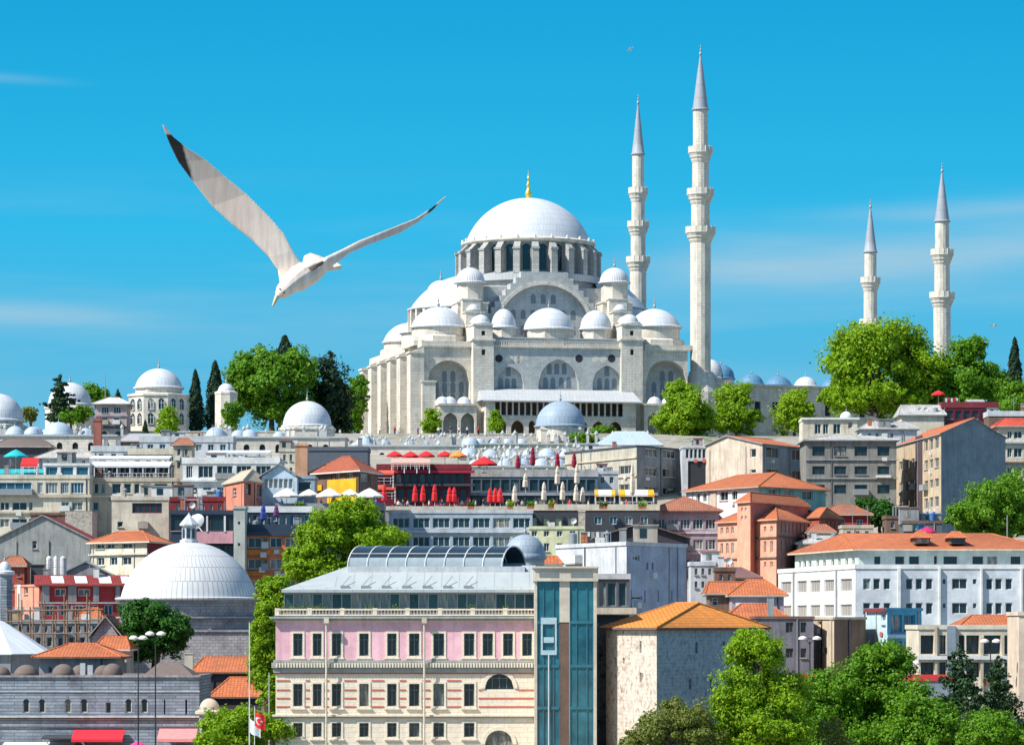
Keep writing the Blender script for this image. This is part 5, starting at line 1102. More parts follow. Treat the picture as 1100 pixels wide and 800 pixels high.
def table(xs, Y, py, label, group):
    a = at(xs[0], Y, py); o = empty('cafe_table', a, label, 'table', group); k = MB(); k.ring(0, 0, [(.45, .72), (.45, .76)], 12); k.build('table_top', OFF, o); k = MB(); k.ring(0, 0, [(.25, 0), (.05, .05), (.04, .72)], 8); k.build('leg', STEEL, o)
    for x in xs[1:]:
        c_ = o.copy(); SC.collection.objects.link(c_); c_.location = at(x, Y, py)
        for ch in list(o.children): d_ = ch.copy(); SC.collection.objects.link(d_); d_.parent = c_
table((424, 442, 458, 471, 492, 508, 520, 543, 558), 578.5, 548, 'small round white table on the long lower parasol terrace', 'tables on the lower terrace')
umbrella('small blue parasol on the mosque terrace, left of the porch arches', 440, 774.5, 466, 472, 6, plain('blue fabric', (.02, .10, .40), .8), base_py=474)
umbrella('small turquoise parasol on the mosque terrace in front of the porch', 481, 774.5, 468, 474, 7, plain('turquoise fabric', (.05, .42, .45), .8), base_py=476)

# --- centre right, upper
c = bld('grey_stone_house', 'long grey-beige stone house with white window frames, its right half in shadow', (607, 680), (684, 652), (736, 668), top=479, mats=[plaster('grey beige stone render', (.46, .43, .36), .4)] + [plaster('shaded stone render', (.24, .26, .28), .4)] * 3, roof=('flat', ROOFG, .2, DKG), cat='apartment house',  # right half's shadow is painted in with a darker render
    wins=[(0, [(611, 623), (627, 634), (640, 647), (651, 658), (665, 679)], [(483, 492), (502.5, 511.5), (522, 530)], (3, 1), GLS), (1, [(693, 706), (712, 726)], [(482.5, 491.5), (502.5, 512), (523, 531)], (3, 1), GLD)], bands=[(0, 494, 495.5, .25, BEIGE), (0, 513.5, 515, .25, BEIGE)], junk=3, seed=4)
b = MB(); s = 700 / F; p = at(672, 690); g = T(p.x, p.y); Z = lambda y: CZ + (HY - y) * 690 / F - g; b.face([(-6, -4, Z(479)), (7, -4, Z(479)), (3.5, 0, Z(463)), (-2, 0, Z(463))]); b.face([(7, -4, Z(479)), (7, 4, Z(479)), (3.5, 0, Z(463))]); b.face([(-6, 4, Z(479)), (-6, -4, Z(479)), (-2, 0, Z(463))]); b.face([(7, 4, Z(479)), (-6, 4, Z(479)), (-2, 0, Z(463)), (3.5, 0, Z(463))]); b.box(-5.9, -3.9, -3, 6.9, 3.9, Z(479), 1)
tag(b.build('lead_roofed_hall', [LEADL, ASH], None, (p.x, p.y, g)), 'pale hipped lead roof rising behind the grey-beige stone house', 'hall')
shed('pale modern block with a band of narrow windows over a black void', 733, 792, 655, 480, PALE, ('flat', ROOFG, .2), wins=[(0, cells(736, 790, 12, .75), [(482, 492)], (1, 1), GLD), (0, [(739, 790)], [(495, 530)], (1, 1), DARK, DKG)], d=9, name='modern_block', cat='building')
bld('orange_roofed_house', 'tall house with cream lit gable side and steel-blue shaded front under a sloping orange roof', (745, 660), (819, 634), (866, 650), top=477, mats=[plaster('lit cream render', (.60, .50, .40), .45), plaster('shaded blue render', (.27, .36, .42), .3), BLUG, CREAM], roof=('gable', TIL, 2.1, .5, 1, 0, CONC), cat='house',  # sunlit side and shaded front are painted as cream and blue renders
    wins=[(0, [(806, 812)], [(482, 491), (504, 508)], (1, 1), GLD), (1, [(823, 837), (851, 860)], [(481, 493), (504, 515)], (2, 1), GLD)])
bld('four_bay_house', 'grey concrete house with four columns of dark windows, right of the steel-blue front', (866, 628), (963, 628), d=14, top=473, mats=[plaster('drab concrete', (.27, .265, .24), .5)] * 4, roof=('hip', ROOFW, 1.0, .6, 0, .3, CONC), cat='apartment house',
    wins=[(0, [(872.5, 886), (896, 909), (918, 931.5), (942.5, 955.5)], [(479.5, 489.5), (500.5, 509.5), (520.5, 530)], (2, 1), GLD, DKG)], bands=[(0, 493, 494.3, .25, CONC), (0, 513, 514.3, .25, CONC), (0, 510.5, 513, .9, WHT, (941, 957), 'balcony')])
c = bld('cream_pavilion', 'cream pavilion with green roof and a tiny white dome, above the four-bay grey house', (862, 702), (921, 702), d=8, top=451, mat=CREAM, roof=('flat', plain('green roof', (.25, .42, .22), .8), .4, CREAM), cat='pavilion', wins=[(0, [(875, 882), (884, 890), (895, 903)], [(455, 466)], (2, 1), GLD), (0, [(911, 916)], [(453, 460)], (1, 1), GLD)], bands=[(0, 448.5, 450.5, .4, WHT)])
p = at(909, 705, 449); domed(c.root, p.x - c.org.x, p.y - c.org.y, 0, p.z - c.org.z - .3, 1.2, 1.3, OFF, seg=16, fin=.35, lip=.1)
shed('whitish cluttered roofs with satellite dishes left of the blue-grey gable house', 925, 985, 668, 461, PALE, ('hip', ROOFW, 1.4, .5, 0, .2, CONC), wins=[(0, cells(930, 962, 4, .4), [(465, 470)])], d=8, junk=7, seed=8)
shed('cream slanting-roofed house under the red parasol', 968, 1014, 682, 446, CREAM, ('hip', ROOFW, 2.0, .5, 0, .1, CONC), d=9, junk=4, seed=18)
c = shed('dark red terrace building with crenellated railing at the hilltop, right of the red parasol', 1012, 1072, 684, 437, plain('dark burgundy panel', (.10, .015, .03), .5), ('flat', DKG, .9, BURG), wins=[(0, cells(1016, 1070, 6, .7), [(441, 450)], (1, 1), GLD, BURG)], d=9, name='terrace_building', cat='building', junk=2, seed=28)
canopy('small pale canopy on top of the dark red terrace building', 1040, 1058, 686, 431, 428, 3, ROOFW, 1, pyb=436)
c = bld('gable_house', 'tall house with a blank blue-grey gable side, orange roof and beige windowed front', (963, 650), (1011, 608), (1080, 622), top=466, mats=[plaster('ochre front', (.56, .44, .30), .35), plaster('blank blue grey wall', (.23, .285, .33), .3), BLUG, CREAM], roof=('gable', TIL, 2.9, .4, 0, 0, CONC), cat='house',
    wins=[(0, [(966, 970), (973, 977), (979, 982.5)], [(474, 484), (494, 503), (517, 526), (537, 547)], (1, 1), GLD), (0, [(993, 997), (998.5, 1002.5), (1004, 1008.5)], [(471, 483), (493, 503), (515, 524), (534, 545), (553, 563)], (2, 1), GLD)], bands=[(0, 468, 575, .12, plain('dark gap shade', (.07, .05, .06), .9), (984, 991), 'gap_shade_strip')])  # dark strip paints the shaded gap between the two beige fronts
bld('cream_house', 'cream house at the right edge with a red tiled top storey, beside the blue-grey gable', (1072, 640), (1112, 640), d=10, top=458, mat=CREAM, roof=('hip', tile('bright red tile', (.66, .09, .05)), 1.5, .6, 0, .3), cat='house', wins=[(0, [(1082, 1087), (1089, 1098)], [(463, 471), (481, 491), (502, 509)], (2, 1), GLD)], bands=[(0, 474, 476, .5, PALE), (0, 496, 497.5, .4, BROWN)])
shed('small dark-roofed cluttered building above the cream house at the right edge', 1062, 1104, 676, 446, BROWN, ('flat', DKG, .8, PALE), d=7, junk=5, seed=31)
# --- centre right, middle
bld('orange_roofed_house', 'white and teal house with a wide orange hipped roof behind the orange stone house', (737, 606), (815, 584), (887, 600), top=523, mats=[WHT, TEALW, TEALW, WHT], roof=('hip', TIL, 2.7, .8, 0, .25), cat='house',
    wins=[(0, [(748, 752), (755, 759), (773, 782), (786, 792)], [(528, 538)], (2, 1), GLD), (1, [(826, 834), (842, 850), (862, 873)], [(526, 536), (546, 555)], (2, 1), GLD)], bands=[(0, 526, 560, .2, BEIGE, (764, 770), 'pilaster')])
c = bld('violet_house', 'violet-grey house with strips of tall windows and a brown hipped roof', (700, 582), (772, 582), d=16, top=549, mat=VIO, roof=('hip', TIL2, 2.4, .7, 1, .3, BROWN), cat='apartment house', wins=[(0, cells(702, 770, 5, .8), [(557, 568), (579, 590), (600, 610)], (3, 1), GLS)], bands=[(0, 571, 573, .2, PALE), (0, 593, 595, .2, PALE)])
# orange stone house with a projecting gabled bay
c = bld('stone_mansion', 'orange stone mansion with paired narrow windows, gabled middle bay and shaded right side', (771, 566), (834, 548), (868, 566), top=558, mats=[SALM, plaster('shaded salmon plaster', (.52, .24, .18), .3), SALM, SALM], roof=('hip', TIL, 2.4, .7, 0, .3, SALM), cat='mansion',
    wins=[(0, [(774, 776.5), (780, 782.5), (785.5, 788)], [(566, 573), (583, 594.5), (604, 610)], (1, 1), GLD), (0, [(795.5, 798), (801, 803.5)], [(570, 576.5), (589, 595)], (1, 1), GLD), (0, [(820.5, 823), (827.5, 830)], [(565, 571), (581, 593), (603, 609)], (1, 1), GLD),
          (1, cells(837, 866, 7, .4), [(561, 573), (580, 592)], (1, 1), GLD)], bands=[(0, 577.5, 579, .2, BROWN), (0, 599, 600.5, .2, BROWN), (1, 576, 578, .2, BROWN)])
bld('stone_mansion_tower', 'salmon gabled tower with bright orange roof, top of the orange stone mansion', (792, 557), (806, 552), (868, 575), top=539, mats=[SALM, plaster('shaded salmon side', (.50, .20, .15), .2), SALM, SALM], roof=('hip', TIL, 1.5, .6, 1, .12, SALM), cat='tower', wins=[(0, [(796, 798), (800, 802)], [(554, 558), (545, 549)], (1, 1), GLD), (1, [(852, 856), (860, 863)], [(542, 550)], (1, 1), GLD)])  # right side in shade gets a darker salmon
bld('brick_wing', 'dark brick-red wing with orange roof joined to the right of the orange stone mansion', (862, 572), (880, 566), (905, 578), top=556, mats=[BRICKR] * 4, roof=('hip', TIL, 1.7, .5, 0, .3, BROWN), cat='house', wins=[(1, cells(880, 903, 5, .45), [(560, 573)], (1, 1), GLD)])
bld('brick_wing', 'red house with two pale-framed windows and a beige-orange roof, right of the brick wing', (884, 588), (935, 588), d=10, top=553, mats=[plaster('strong red plaster', (.42, .05, .04), .3)] * 4, roof=('hip', TIL2, 1.7, .5, 0, .35, BEIGE), cat='house', wins=[(0, [(901, 908), (920, 927)], [(558, 567)], (2, 2), GLS)])
# white office
c = bld('white_office_building', 'large white office building with an orange roof, sunlit left end and grey-blue long front', (836, 545), (919, 500), (1125, 500), top=609.5, mats=[WHT, plaster('shaded office white', (.60, .64, .68), .12), WHT, WHT], roof=('flat', PALE, .45, WHT), cat='office building',  # long front's light shade is mixed into its bluish white
    wins=[(0, [(839, 850), (856.5, 866.5), (870.5, 881), (885.5, 896), (903, 915)], [(623, 636), (649.5, 662)], (4, 1), plain('beige blind glass', (.30, .28, .25), .3)),
          (1, [(927, 935), (938, 945.5), (949, 956.5), (972.7, 980.5), (983.5, 991), (994.5, 1002), (1059, 1066.5), (1069, 1076.5), (1080, 1087.5)], [(621, 633), (647, 659.5), (673, 685)], (1, 1), GLD), (1, [(1022.5, 1039)], [(621, 632.5), (647, 659), (673, 685)], (2, 1), GLD), (1, [(1012.5, 1016), (1045, 1049)], [(621.5, 627), (647.5, 653)], (1, 1), GLS)],
    bands=[(1, 609.5, 720, .7, WHT, (964, 967), 'pier'), (1, 609.5, 720, .5, WHT, (1008, 1010), 'pier'), (1, 609.5, 720, .5, WHT, (1053, 1055), 'pier'), (1, 609.5, 720, .5, WHT, (1096, 1098), 'pier'), (0, 614, 690, .15, STEEL, (852.5, 853.5), 'downpipe'), (0, 612, 690, .15, STEEL, (898.5, 899.5), 'downpipe')])
c2 = bld('office_top_storey', 'set-back pale green top storey with orange tiled roof on the white office building', (854, 539), (922, 506), (1125, 506), top=590.5, mats=[plaster('pale green white', (.60, .66, .60), .15)] * 4, roof=('hip', TIL, 2.5, .9, 1, .12, CREAM), cat='office building', bot=609.2,
    wins=[(0, [(858, 860.5), (863, 866), (868.5, 871.5), (877, 880), (884, 887), (893, 896), (900, 903), (908, 911), (915, 918)], [(601, 608)], (1, 1), GLD), (1, [(938.5, 946.5), (961, 972), (976, 988), (1003, 1007), (1013, 1029), (1044, 1057), (1060, 1072), (1085, 1097)], [(596.5, 607.5)], (1, 1), GLD)])
def dormer(root, org, px, Y, py, wpx, hpx):
    s = Y / F; p = at(px, Y, py) - org; w_, h = wpx * s / 2, hpx * s; b = MB(); b.box(-w_, 0, 0, w_, 6, h, 0); b.face([(-w_ * .85, -.02, h * .15), (w_ * .85, -.02, h * .15), (w_ * .85, -.02, h * .9), (-w_ * .85, -.02, h * .9)], 1)
    e = w_ + .4; b.face([(-e, -.4, h), (e, -.4, h), (e * .4, 2.5, h + 1.0), (-e * .4, 2.5, h + 1.0)], 2); b.face([(e, -.4, h), (e, 6, h), (e * .4, 2.5, h + 1.0)], 2); b.face([(-e, 6, h), (-e, -.4, h), (-e * .4, 2.5, h + 1.0)], 2); b.face([(-e, -.4, h), (-e, 6, h), (e, 6, h), (e, -.4, h)], 0)
    b.build('dormer', [BROWN, GLS, TIL], root, p)
dormer(c2.root, c2.org, 991, 508, 584, 16, 6.5); dormer(c2.root, c2.org, 1029, 508, 584, 16, 6.5)
shed('long low whitish roof rising behind the left end of the white office building', 857, 963, 552, 584, plaster('rubbly parapet', (.50, .44, .34), .5), ('hip', ROOFW, 1.5, .4, 0, .3, ROOFW), d=9, name='long_roofed_building', cat='building', junk=5, seed=61)
def pole(label, px, Y, pyt, pyb, r_, m=STEEL, name='mast', cat='mast'):
    a = at(px, Y, pyb); s = Y / F; b = MB(); H = (pyb - pyt) * s; b.tube((0, 0, -1), (0, 0, H), r_, 8, r_ * .6); b.ring(0, 0, [(r_ * 3, 0), (r_ * 2.5, .25), (r_, .4)], 8); return tag(b.build(name, m, None, a), label, cat)
pole('thin grey mast rising beyond the right part of the white office roof', 1082, 520, 553, 586, .12)
umbrella('flat magenta parasol on the slope above the white office building', 996, 545, 565, 570, 11, plain('magenta fabric', (.45, .02, .10), .8), base_py=580)
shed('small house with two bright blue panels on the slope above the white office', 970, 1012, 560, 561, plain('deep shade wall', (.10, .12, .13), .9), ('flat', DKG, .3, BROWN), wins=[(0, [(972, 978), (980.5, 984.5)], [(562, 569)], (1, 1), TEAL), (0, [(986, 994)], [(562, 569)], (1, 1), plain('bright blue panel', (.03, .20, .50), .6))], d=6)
# small houses between
bld('small_house', 'small pinkish brown house with a dark roof, above the stone tower roof', (749, 470), (812, 470), d=10, top=621, mats=[plaster('pinkish brown', (.40, .27, .24))] * 4, roof=('hip', plain('dark brown roof', (.20, .10, .09), .9), 1.3, .8, 0, .25, BROWN), cat='house', wins=[(0, [(756, 764)], [(625, 634)], (2, 1), GLD), (0, [(784, 796)], [(625, 633)], (2, 1), GLD)])
bld('small_house', 'narrow house with bright orange lean roof and yellow wall above the stone tower', (762, 445), (803, 445), d=7, top=638, mat=BROWN, roof=('hip', TIL, 1.4, .5, 0, .1), cat='house', wins=[(0, [(765, 771)], [(642, 650)], (1, 2), GLD)])
bld('small_house', 'violet house with an orange roof directly left of the white office end', (786, 440), (842, 440), d=8, top=640, mat=VIO, roof=('hip', TIL, 1.9, .5, 0, .35, BEIGE), cat='house', wins=[(0, [(823, 829)], [(649, 655)], (2, 1), GLD)], bands=[(0, 647, 651, .3, WHT, (790, 813), 'sign_board')])
bld('small_house', 'orange-roofed grey-blue house just behind the right corner of the stone tower', (782, 400), (845, 400), d=9, top=665, mat=plaster('dull blue', (.22, .26, .34)), roof=('hip', TIL, 1.6, .5, 0, .3), cat='house')
c = shed('dark weathered house with rusty windows between the yellow-green tree and the beige block', 812, 874, 392, 663, plaster('sooty violet render', (.20, .19, .23), .5), ('flat', ROOFG, .15, BROWN), wins=[(0, [(844, 852), (860, 866)], [(668, 679), (696, 706)], (2, 2), GLS, BROWN)], d=9, name='weathered_house', junk=1, seed=3)
bld('beige_block', 'plain beige block with a single square window and brown brick right side', (873, 402), (896, 388), (930, 396), top=663.5, mats=[plaster('sand render', (.60, .49, .36), .3), BROWN, BROWN, CREAM], roof=('flat', ROOFG, .12, BEIGE), cat='building', junk=-1, wins=[(0, [(878, 882)], [(667, 672)], (1, 1), BRICKR), (0, [(884, 888.5)], [(695, 702)], (1, 1), GLD)], bands=[(1, 664, 760, .12, DKG, (911, 912), 'downpipe')])
bld('blue_building', 'pale blue house wall with a bright blue glazed front and thin red roof edge', (929, 404), (953, 390), (990, 394), top=654, mats=[LBLU, BLUP, BLUP, LBLU], roof=('flat', CONC, .15, BLUP), cat='building', junk=-1, wins=[(0, [(946, 951.5)], [(659, 667), (671, 675)], (2, 2), GLS), (1, [(957, 969), (971, 983)], [(660, 679), (688, 701)], (2, 1), GLB, BLUP)], bands=[(0, 653, 657, .3, REDR, (931, 953), 'roof_edge'), (1, 681, 685, .2, plain('pale blue panel', (.35, .60, .70), .6))])
bld('framed_building', 'low cream building with deep square bays and an orange hipped roof, bottom right', (987, 372), (1097, 372), d=12, top=674, mat=CREAM, roof=('flat', PALE, .3, CREAM), cat='building', depth=.9, junk=-1,
    wins=[(0, [(989, 1003), (1009, 1016), (1030, 1036), (1038, 1052), (1057, 1075), (1079, 1095)], [(682, 702), (711, 727)], (2, 1), GLS, DKG)], bands=[(0, 672, 760, .3, BEIGE, (1004, 1006.5), 'pier'), (0, 672, 760, .5, BLUG, (1017, 1026), 'duct'), (0, 684, 760, .3, BEIGE, (1053, 1056), 'pier'), (0, 684, 760, .3, BEIGE, (1076, 1078.5), 'pier'), (0, 704, 708, .5, WHT)])
bld('orange_roofed_house', 'orange hip-roofed top floor above the low cream building at the bottom right', (1035, 385), (1102, 385), d=9, top=673, mat=WHT, roof=('hip', TIL, 1.1, .5, 0, .25), cat='house')
bld('corner_pillar_house', 'tall narrow beige wall cut by the right edge at the bottom', (1094.5, 345), (1125, 345), d=8, top=659, mat=plaster('warm beige', (.66, .54, .42), .3), roof=('flat', CONC, .2), cat='house')
shed('low building with bright red roof edge peeking over the foreground trees', 978, 1022, 350, 729, BLUG, ('flat', REDR, .35, plain('bright red edge', (.60, .04, .05), .6)), d=6)
shed('low bright red roof right of the yellow-green tree top', 846, 878, 352, 728, BROWN, ('flat', REDR, .3, plain('bright red edge', (.60, .04, .05), .6)), d=5)

# small infill between the bigger houses
INF = [((742, 768), 455, 606, PALE, 0, 'small white box of a house with a flat roof right of the lavender grey box'),
       ((768, 790), 452, 612, BROWN, 0, 'little brown flat-roofed house between the white box and the violet house'),
       ((700, 722), 520, 602, CREAM, 1, 'small cream house with an orange roof under the violet-grey house'),
       ((0, 26), 470, 608, BRICKR, 1, 'small brick-red house with orange roof below the big grey gable, at the left edge'),
       ((84, 108), 452, 664, BEIGE, 1, 'small beige house with orange roof behind the timber scaffold'),
       ((228, 262), 470, 640, CORAL, 1, 'small coral house squeezed between the large dome and the bright tree'),
       ((905, 938), 560, 566, BEIGE, 0, 'low beige house below the red house, right of the orange stone mansion'),
       ((868, 896), 556, 572, CREAM, 1, 'low cream house with orange roof under the brick wing'),
       ((952, 975), 585, 556, BROWN, 0, 'small brown flat house in the dark gap beside the gable house'),
       ((640, 664), 610, 508, PALE, 0, 'small pale rooftop house at the right end of the upper terrace'),
       ((300, 318), 640, 484, CREAM, 0, 'narrow cream house behind the grey attic gable'),
       ((186, 206), 640, 478, BEIGE, 1, 'small beige house with orange roof below the octagonal tomb')]
for i, ((a_, b_), Y_, top_, m_, r_, t_) in enumerate(INF):
    n_ = 2 if b_ - a_ < 26 else 3
    bld('small_house', t_, (a_, Y_), (b_, Y_), d=6, top=top_, mat=m_, roof=('hip', (TIL, TIL2)[i % 2], 1.2, .4, 0, .3) if r_ else ('flat', ROOFG, .35), cat='house', wins=[(0, cells(a_ + 2, b_ - 2, n_, .42), [(top_ + 4, top_ + 11), (top_ + 18, top_ + 25)], (2, 1), GLD)], junk=(2 if not r_ else -1), seed=70 + i)
# --- centre, lower: office, grey box, hotel, glass towers, stone tower
GBLU = plaster('grey blue panel', (.40, .48, .55), .15)
c = bld('office_building', 'long grey-blue office building with two rows of windows behind the glass vault', (418, 560), (572, 560), d=12, top=550, mat=GBLU, roof=('flat', ROOFG, .35, PALE), cat='office building', wins=[(0, cells(420, 571, 7, .86), [(556, 567), (576, 587)], (3, 1), GLS)], bands=[(0, 569.5, 572, .25, PALE)])
bld('yellow_windowed_house', 'pale yellow house with small windows and dark recesses right of the grey-blue office', (569, 555), (627, 555), d=9, top=567, mat=plaster('pale yellow', (.66, .66, .42), .2), roof=('flat', CONC, .3), cat='house', wins=[(0, [(571, 577), (584, 590), (598, 604), (612, 618)], [(570, 576), (583, 592)], (2, 1), GLD)], junk=2, seed=41)
bld('brown_gabled_house', 'dark house with a low rusty gabled roof above the grey box building', (640, 480), (738, 480), d=9, top=578, mat=plain('tarred wall', (.05, .045, .055), .9), roof=('gable', plain('rusty sheet roof', (.24, .09, .07), .8), 2.0, .5, 1, 0, BROWN), cat='house', junk=1, seed=43)
c = bld('grey_box_building', 'plain pale grey box building with lavender right wall and tiny windows', (597, 396), (673, 380), (737, 392), top=584, mats=[PALE, plaster('lavender grey', (.40, .44, .54), .2), PALE, PALE], roof=('flat', ROOFW, .25, PALE), cat='building',  # lavender of the right wall is shade put into the colour
    wins=[(0, [(609, 625)], [(597, 604)], (2, 1), GLD), (1, [(680, 687)], [(596.5, 602)], (2, 1), GLD), (1, [(694, 696.5), (700, 702)], [(604, 612)], (1, 1), GLD), (1, [(678, 690)], [(640, 644)], (2, 1), DARK), (1, [(678, 679), (692, 693.5), (706.5, 708), (721, 722.5)], [(634, 646)], (1, 1), GLD)], junk=7, seed=44)
# pink and cream hotel
HY0 = 335.0
PINK = plaster('hotel pink', (.86, .50, .56), .22); CRS = stone('hotel cream ashlar', (.80, .70, .56), (.76, .66, .52), 1.4, .45, .10, .015, (.45, .38, .30)); HG = plaster('hotel grey cornice', (.42, .42, .38), .3); HFR = plain('grey green window frame', (.16, .18, .17), .6); REDB = plain('brick red band', (.55, .13, .08), .85)
c = bld('pink_hotel', 'pink and cream striped hotel with glass penthouse and balustrade, bottom centre', (296, HY0), (576, HY0), d=18, top=662, mat=CRS, roof=('flat', ROOFG, .05, HG), cat='hotel', bot=830)
bpy.data.objects.remove([o for o in c.root.children if o.name.startswith('wall')][0])
X1 = [(315, 325), (336, 345.5), (356.5, 366.5), (386, 396), (416, 426), (439.5, 450.5), (465.5, 477), (498.5, 509.5), (518.5, 529.5), (540.5, 551), (561, 571.5)]
f = c.faces[0]; s = HY0 / F; Z = lambda y: CZ + (HY - y) * s; U = lambda px: f.u(px); ops = []; wl = []
for i, (a, e) in enumerate(X1):
    ops.append((U(a), U(e), Z(704), Z(680), None))
    if i < 8: ops += [(U(a), U(e), Z(758), Z(734), None), (U(a), U(e), Z(791), Z(776), None)]
arch = [(U(521), U(552), Z(740), Z(723.5), 'round'), (U(521), U(551), Z(802), Z(784), 'round')]
mb = MB(c.org); mb2 = MB(c.org); zb = c.z0
wall(mb, f.P0, f.P1, Z(712), Z(662), [o for o in ops if o[2] > Z(712)], .35, 1, 0); wall(mb, f.P0, f.P1, zb, Z(712), [o for o in ops if o[2] < Z(712)] + arch, .35, 0)
for k in (1, 2, 3): g = c.faces[k]; wall(mb, g.P0, g.P1, zb, c.z1, [], .3, 0)
def subwin(c, f, u0, u1, z0, z1, nx, nz, kind=None, dep=.35, pane=GLD, fr=HFR, surround=True):
    W, H = u1 - u0, z1 - z0; p = f.pt(u0, z0, -dep + .002) - c.org; m = MB()
    lp = [(0, 0), (W, 0), (W, H), (0, H)] if not kind else [(0, 0), (W, 0)] + list(reversed(archpts((0, W, 0, H, kind))))
    m.face([(a, 0, b) for a, b in lp]); w_ = m.build('window', pane, c.root, p); w_.rotation_euler.z = math.atan2(f.d.y, f.d.x)
    m = MB(); t = .07
    if not kind:
        for a in ((0, 0, W, t), (0, H - t, W, H), (0, t, t, H - t), (W - t, t, W, H - t)): m.box(a[0], -.08, a[1], a[2], -.004, a[3])
    for k in range(1, nx): x = W * k / nx; m.box(x - .03, -.07, t, x + .03, -.004, H - t - (H * .08 if kind else 0))
    for k in range(1, nz): z = H * (.72 if nz == 2 else k / nz); m.box(t, -.065, z - .03, W - t, -.005, z + .03)
    m.build('frame', fr, w_)
    if surround:
        m = MB(); q = .18; y0, y1 = -dep - .07, -dep + .0
        y0, y1 = -(dep + .06), -(dep + .003)
        for a in ((-q, -q, W + q, -.003), (-q, H + .003, W + q, H + q), (-q, -.003, -.003, H + .003), (W + .003, -.003, W + q, H + .003)): m.box(a[0], y0, a[1], a[2], y1, a[3])
        m.box(-q - .1, y0 - .12, -q - .12, W + q + .1, y1, -q - .003); m.build('sill', CRS, w_)
for o_ in ops: subwin(c, f, o_[0], o_[1], o_[2], o_[3], 2, 2, None)
for o_ in arch:
    subwin(c, f, o_[0], o_[1], o_[2], o_[3], 4, 2, 'round', surround=False); m = MB(c.org); r0 = (o_[1] - o_[0]) / 2; uc = (o_[0] + o_[1]) / 2; zz = o_[3] - r0
    for k in range(20):
        a0, a1 = PI * k / 20, PI * (k + 1) / 20; P_ = lambda a, r_, o2: f.pt(uc + r_ * math.cos(a), zz + r_ * math.sin(a), o2); r1 = r0 + .32
        m.face([P_(a1, r0, .1), P_(a0, r0, .1), P_(a0, r1, .1), P_(a1, r1, .1)]); m.face([P_(a0, r1, .1), P_(a0, r1, .003), P_(a1, r1, .003), P_(a1, r1, .1)]); m.face([P_(a0, r0, .003), P_(a0, r0, .1), P_(a1, r0, .1), P_(a1, r0, .003)])
    m.build('arch_surround', CRS, c.root)
def hband(y0, y1, pr, m, x0=296, x1=576, nm='cornice'):
    k = MB(c.org); a = f.pt(U(x0) + .003, Z(y1), 0); e = f.pt(U(x1) - .003, Z(y0), 0); k.box(a.x - (pr if x0 < 297 else 0), a.y - pr, a.z, e.x, a.y - .003, e.z); return k.build(nm, m, c.root)
hband(662, 664, .55, HG); hband(664.2, 666, .35, HG); hband(666.2, 667, .15, CRS); hband(708.5, 711, .2, HG); hband(711.2, 717, .35, HG); hband(717.2, 722, .2, HG); hband(722.2, 723.4, .12, REDB)
hband(767, 769, .3, CRS); hband(769.2, 770.6, .18, HG)
k = MB(c.org)
for i in range(90): a = f.pt(f.L * (i + .5) / 90, Z(716.5), .35); k.box(a.x - .07, a.y - .1, a.z, a.x + .07, a.y - .003, a.z + .4)
k.build('dentils', CRS, c.root)
gaps = [(297, 311.5)] + [(a[1] + 3.2, b_[0] - 3.2) for a, b_ in zip(X1[:7], X1[1:8])]
k = MB(c.org)
for y in (730.5, 740.5, 749.5, 758.5):
    for (a, e) in gaps + [(514, 574)]:
        if a == 514 and y < 741:
            if y < 735: continue
            seg = [(514, 517.5), (556, 574)]
        else: seg = [(a, e)]
        for a2, e2 in seg:
            for px in (351, 456):
                pass
            p0 = f.pt(U(a2), Z(y + .7), .02); p1 = f.pt(U(e2), Z(y - .6), .02)
            if p1.x > p0.x + .1: k.box(p0.x, p0.y - .03, p0.z, p1.x, p0.y + .0, p1.z)
mb.v += k.v; 
for ff in k.f: mb.f.append(tuple(i + len(mb.v) - len(k.v) for i in ff)); mb.m.append(2); mb.sm.append(False)
mb.uv += k.uv; mb.build('wall', [CRS, PINK, REDB], c.root)
for px in (351, 456):
    k = MB(c.org); a = f.pt(U(px), 0, .14); k.tube((a.x, a.y - .5, zb), (a.x, a.y - .5, Z(667)), .09, 8); k.box(a.x - .22, a.y - .75, Z(669), a.x + .22, a.y - .2, Z(664)); k.build('downpipe', CREAM, c.root)
# balustrade and penthouse
k = MB(c.org); a = f.pt(0, Z(661.8), 0); L_ = f.L; zt_ = Z(653.5); zb_ = Z(661)
k.box(a.x, a.y - .25, zb_, a.x + L_, a.y + .15, zb_ + .12); k.box(a.x, a.y - .28, zt_ - .14, a.x + L_, a.y + .18, zt_)
for i in range(80):
    x = a.x + L_ * (i + .5) / 80
    if i % 10 == 0: k.box(x - .2, a.y - .26, zb_, x + .2, a.y + .16, zt_ + .05)
    else: k.ring(x, a.y - .05, [(.06, zb_ + .12), (.10, zb_ + .25), (.055, zt_ - .2), (.08, zt_ - .14)], 6)
k.build('balustrade', CRS, c.root)
pl = leafm('planter leaves', (.05, .11, .02), (.12, .16, .03), .2)
rng = np.random.default_rng(5)
for x0, x1 in ((302, 352), (392, 402), (420, 428), (500, 512), (540, 546)):
    p0, p1 = at(x0, HY0, 655) - c.org, at(x1, HY0, 655) - c.org; n = int((x1 - x0) * 14); C = np.stack([rng.uniform(p0.x, p1.x, n), rng.uniform(.25, .7, n) + p0.y, p0.z + rng.normal(.1, .18, n)], 1); me = leafcloud(C, np.tile([0, -.5, .7], (n, 1)), .14, rng); me.materials.append(pl); inst('planter', me, c.root)
PY = HY0 + 2.4
p = bld('glass_penthouse', 'glass-walled restaurant storey with a long lead-grey sloping roof on top of the pink hotel', (305, PY), (574, PY), d=13, top=635, mat=DKG, roof=('flat', ROOFG, 0), cat='penthouse', bot=662.5)
bpy.data.objects.remove([o for o in p.root.children if o.name.startswith('wall')][0])
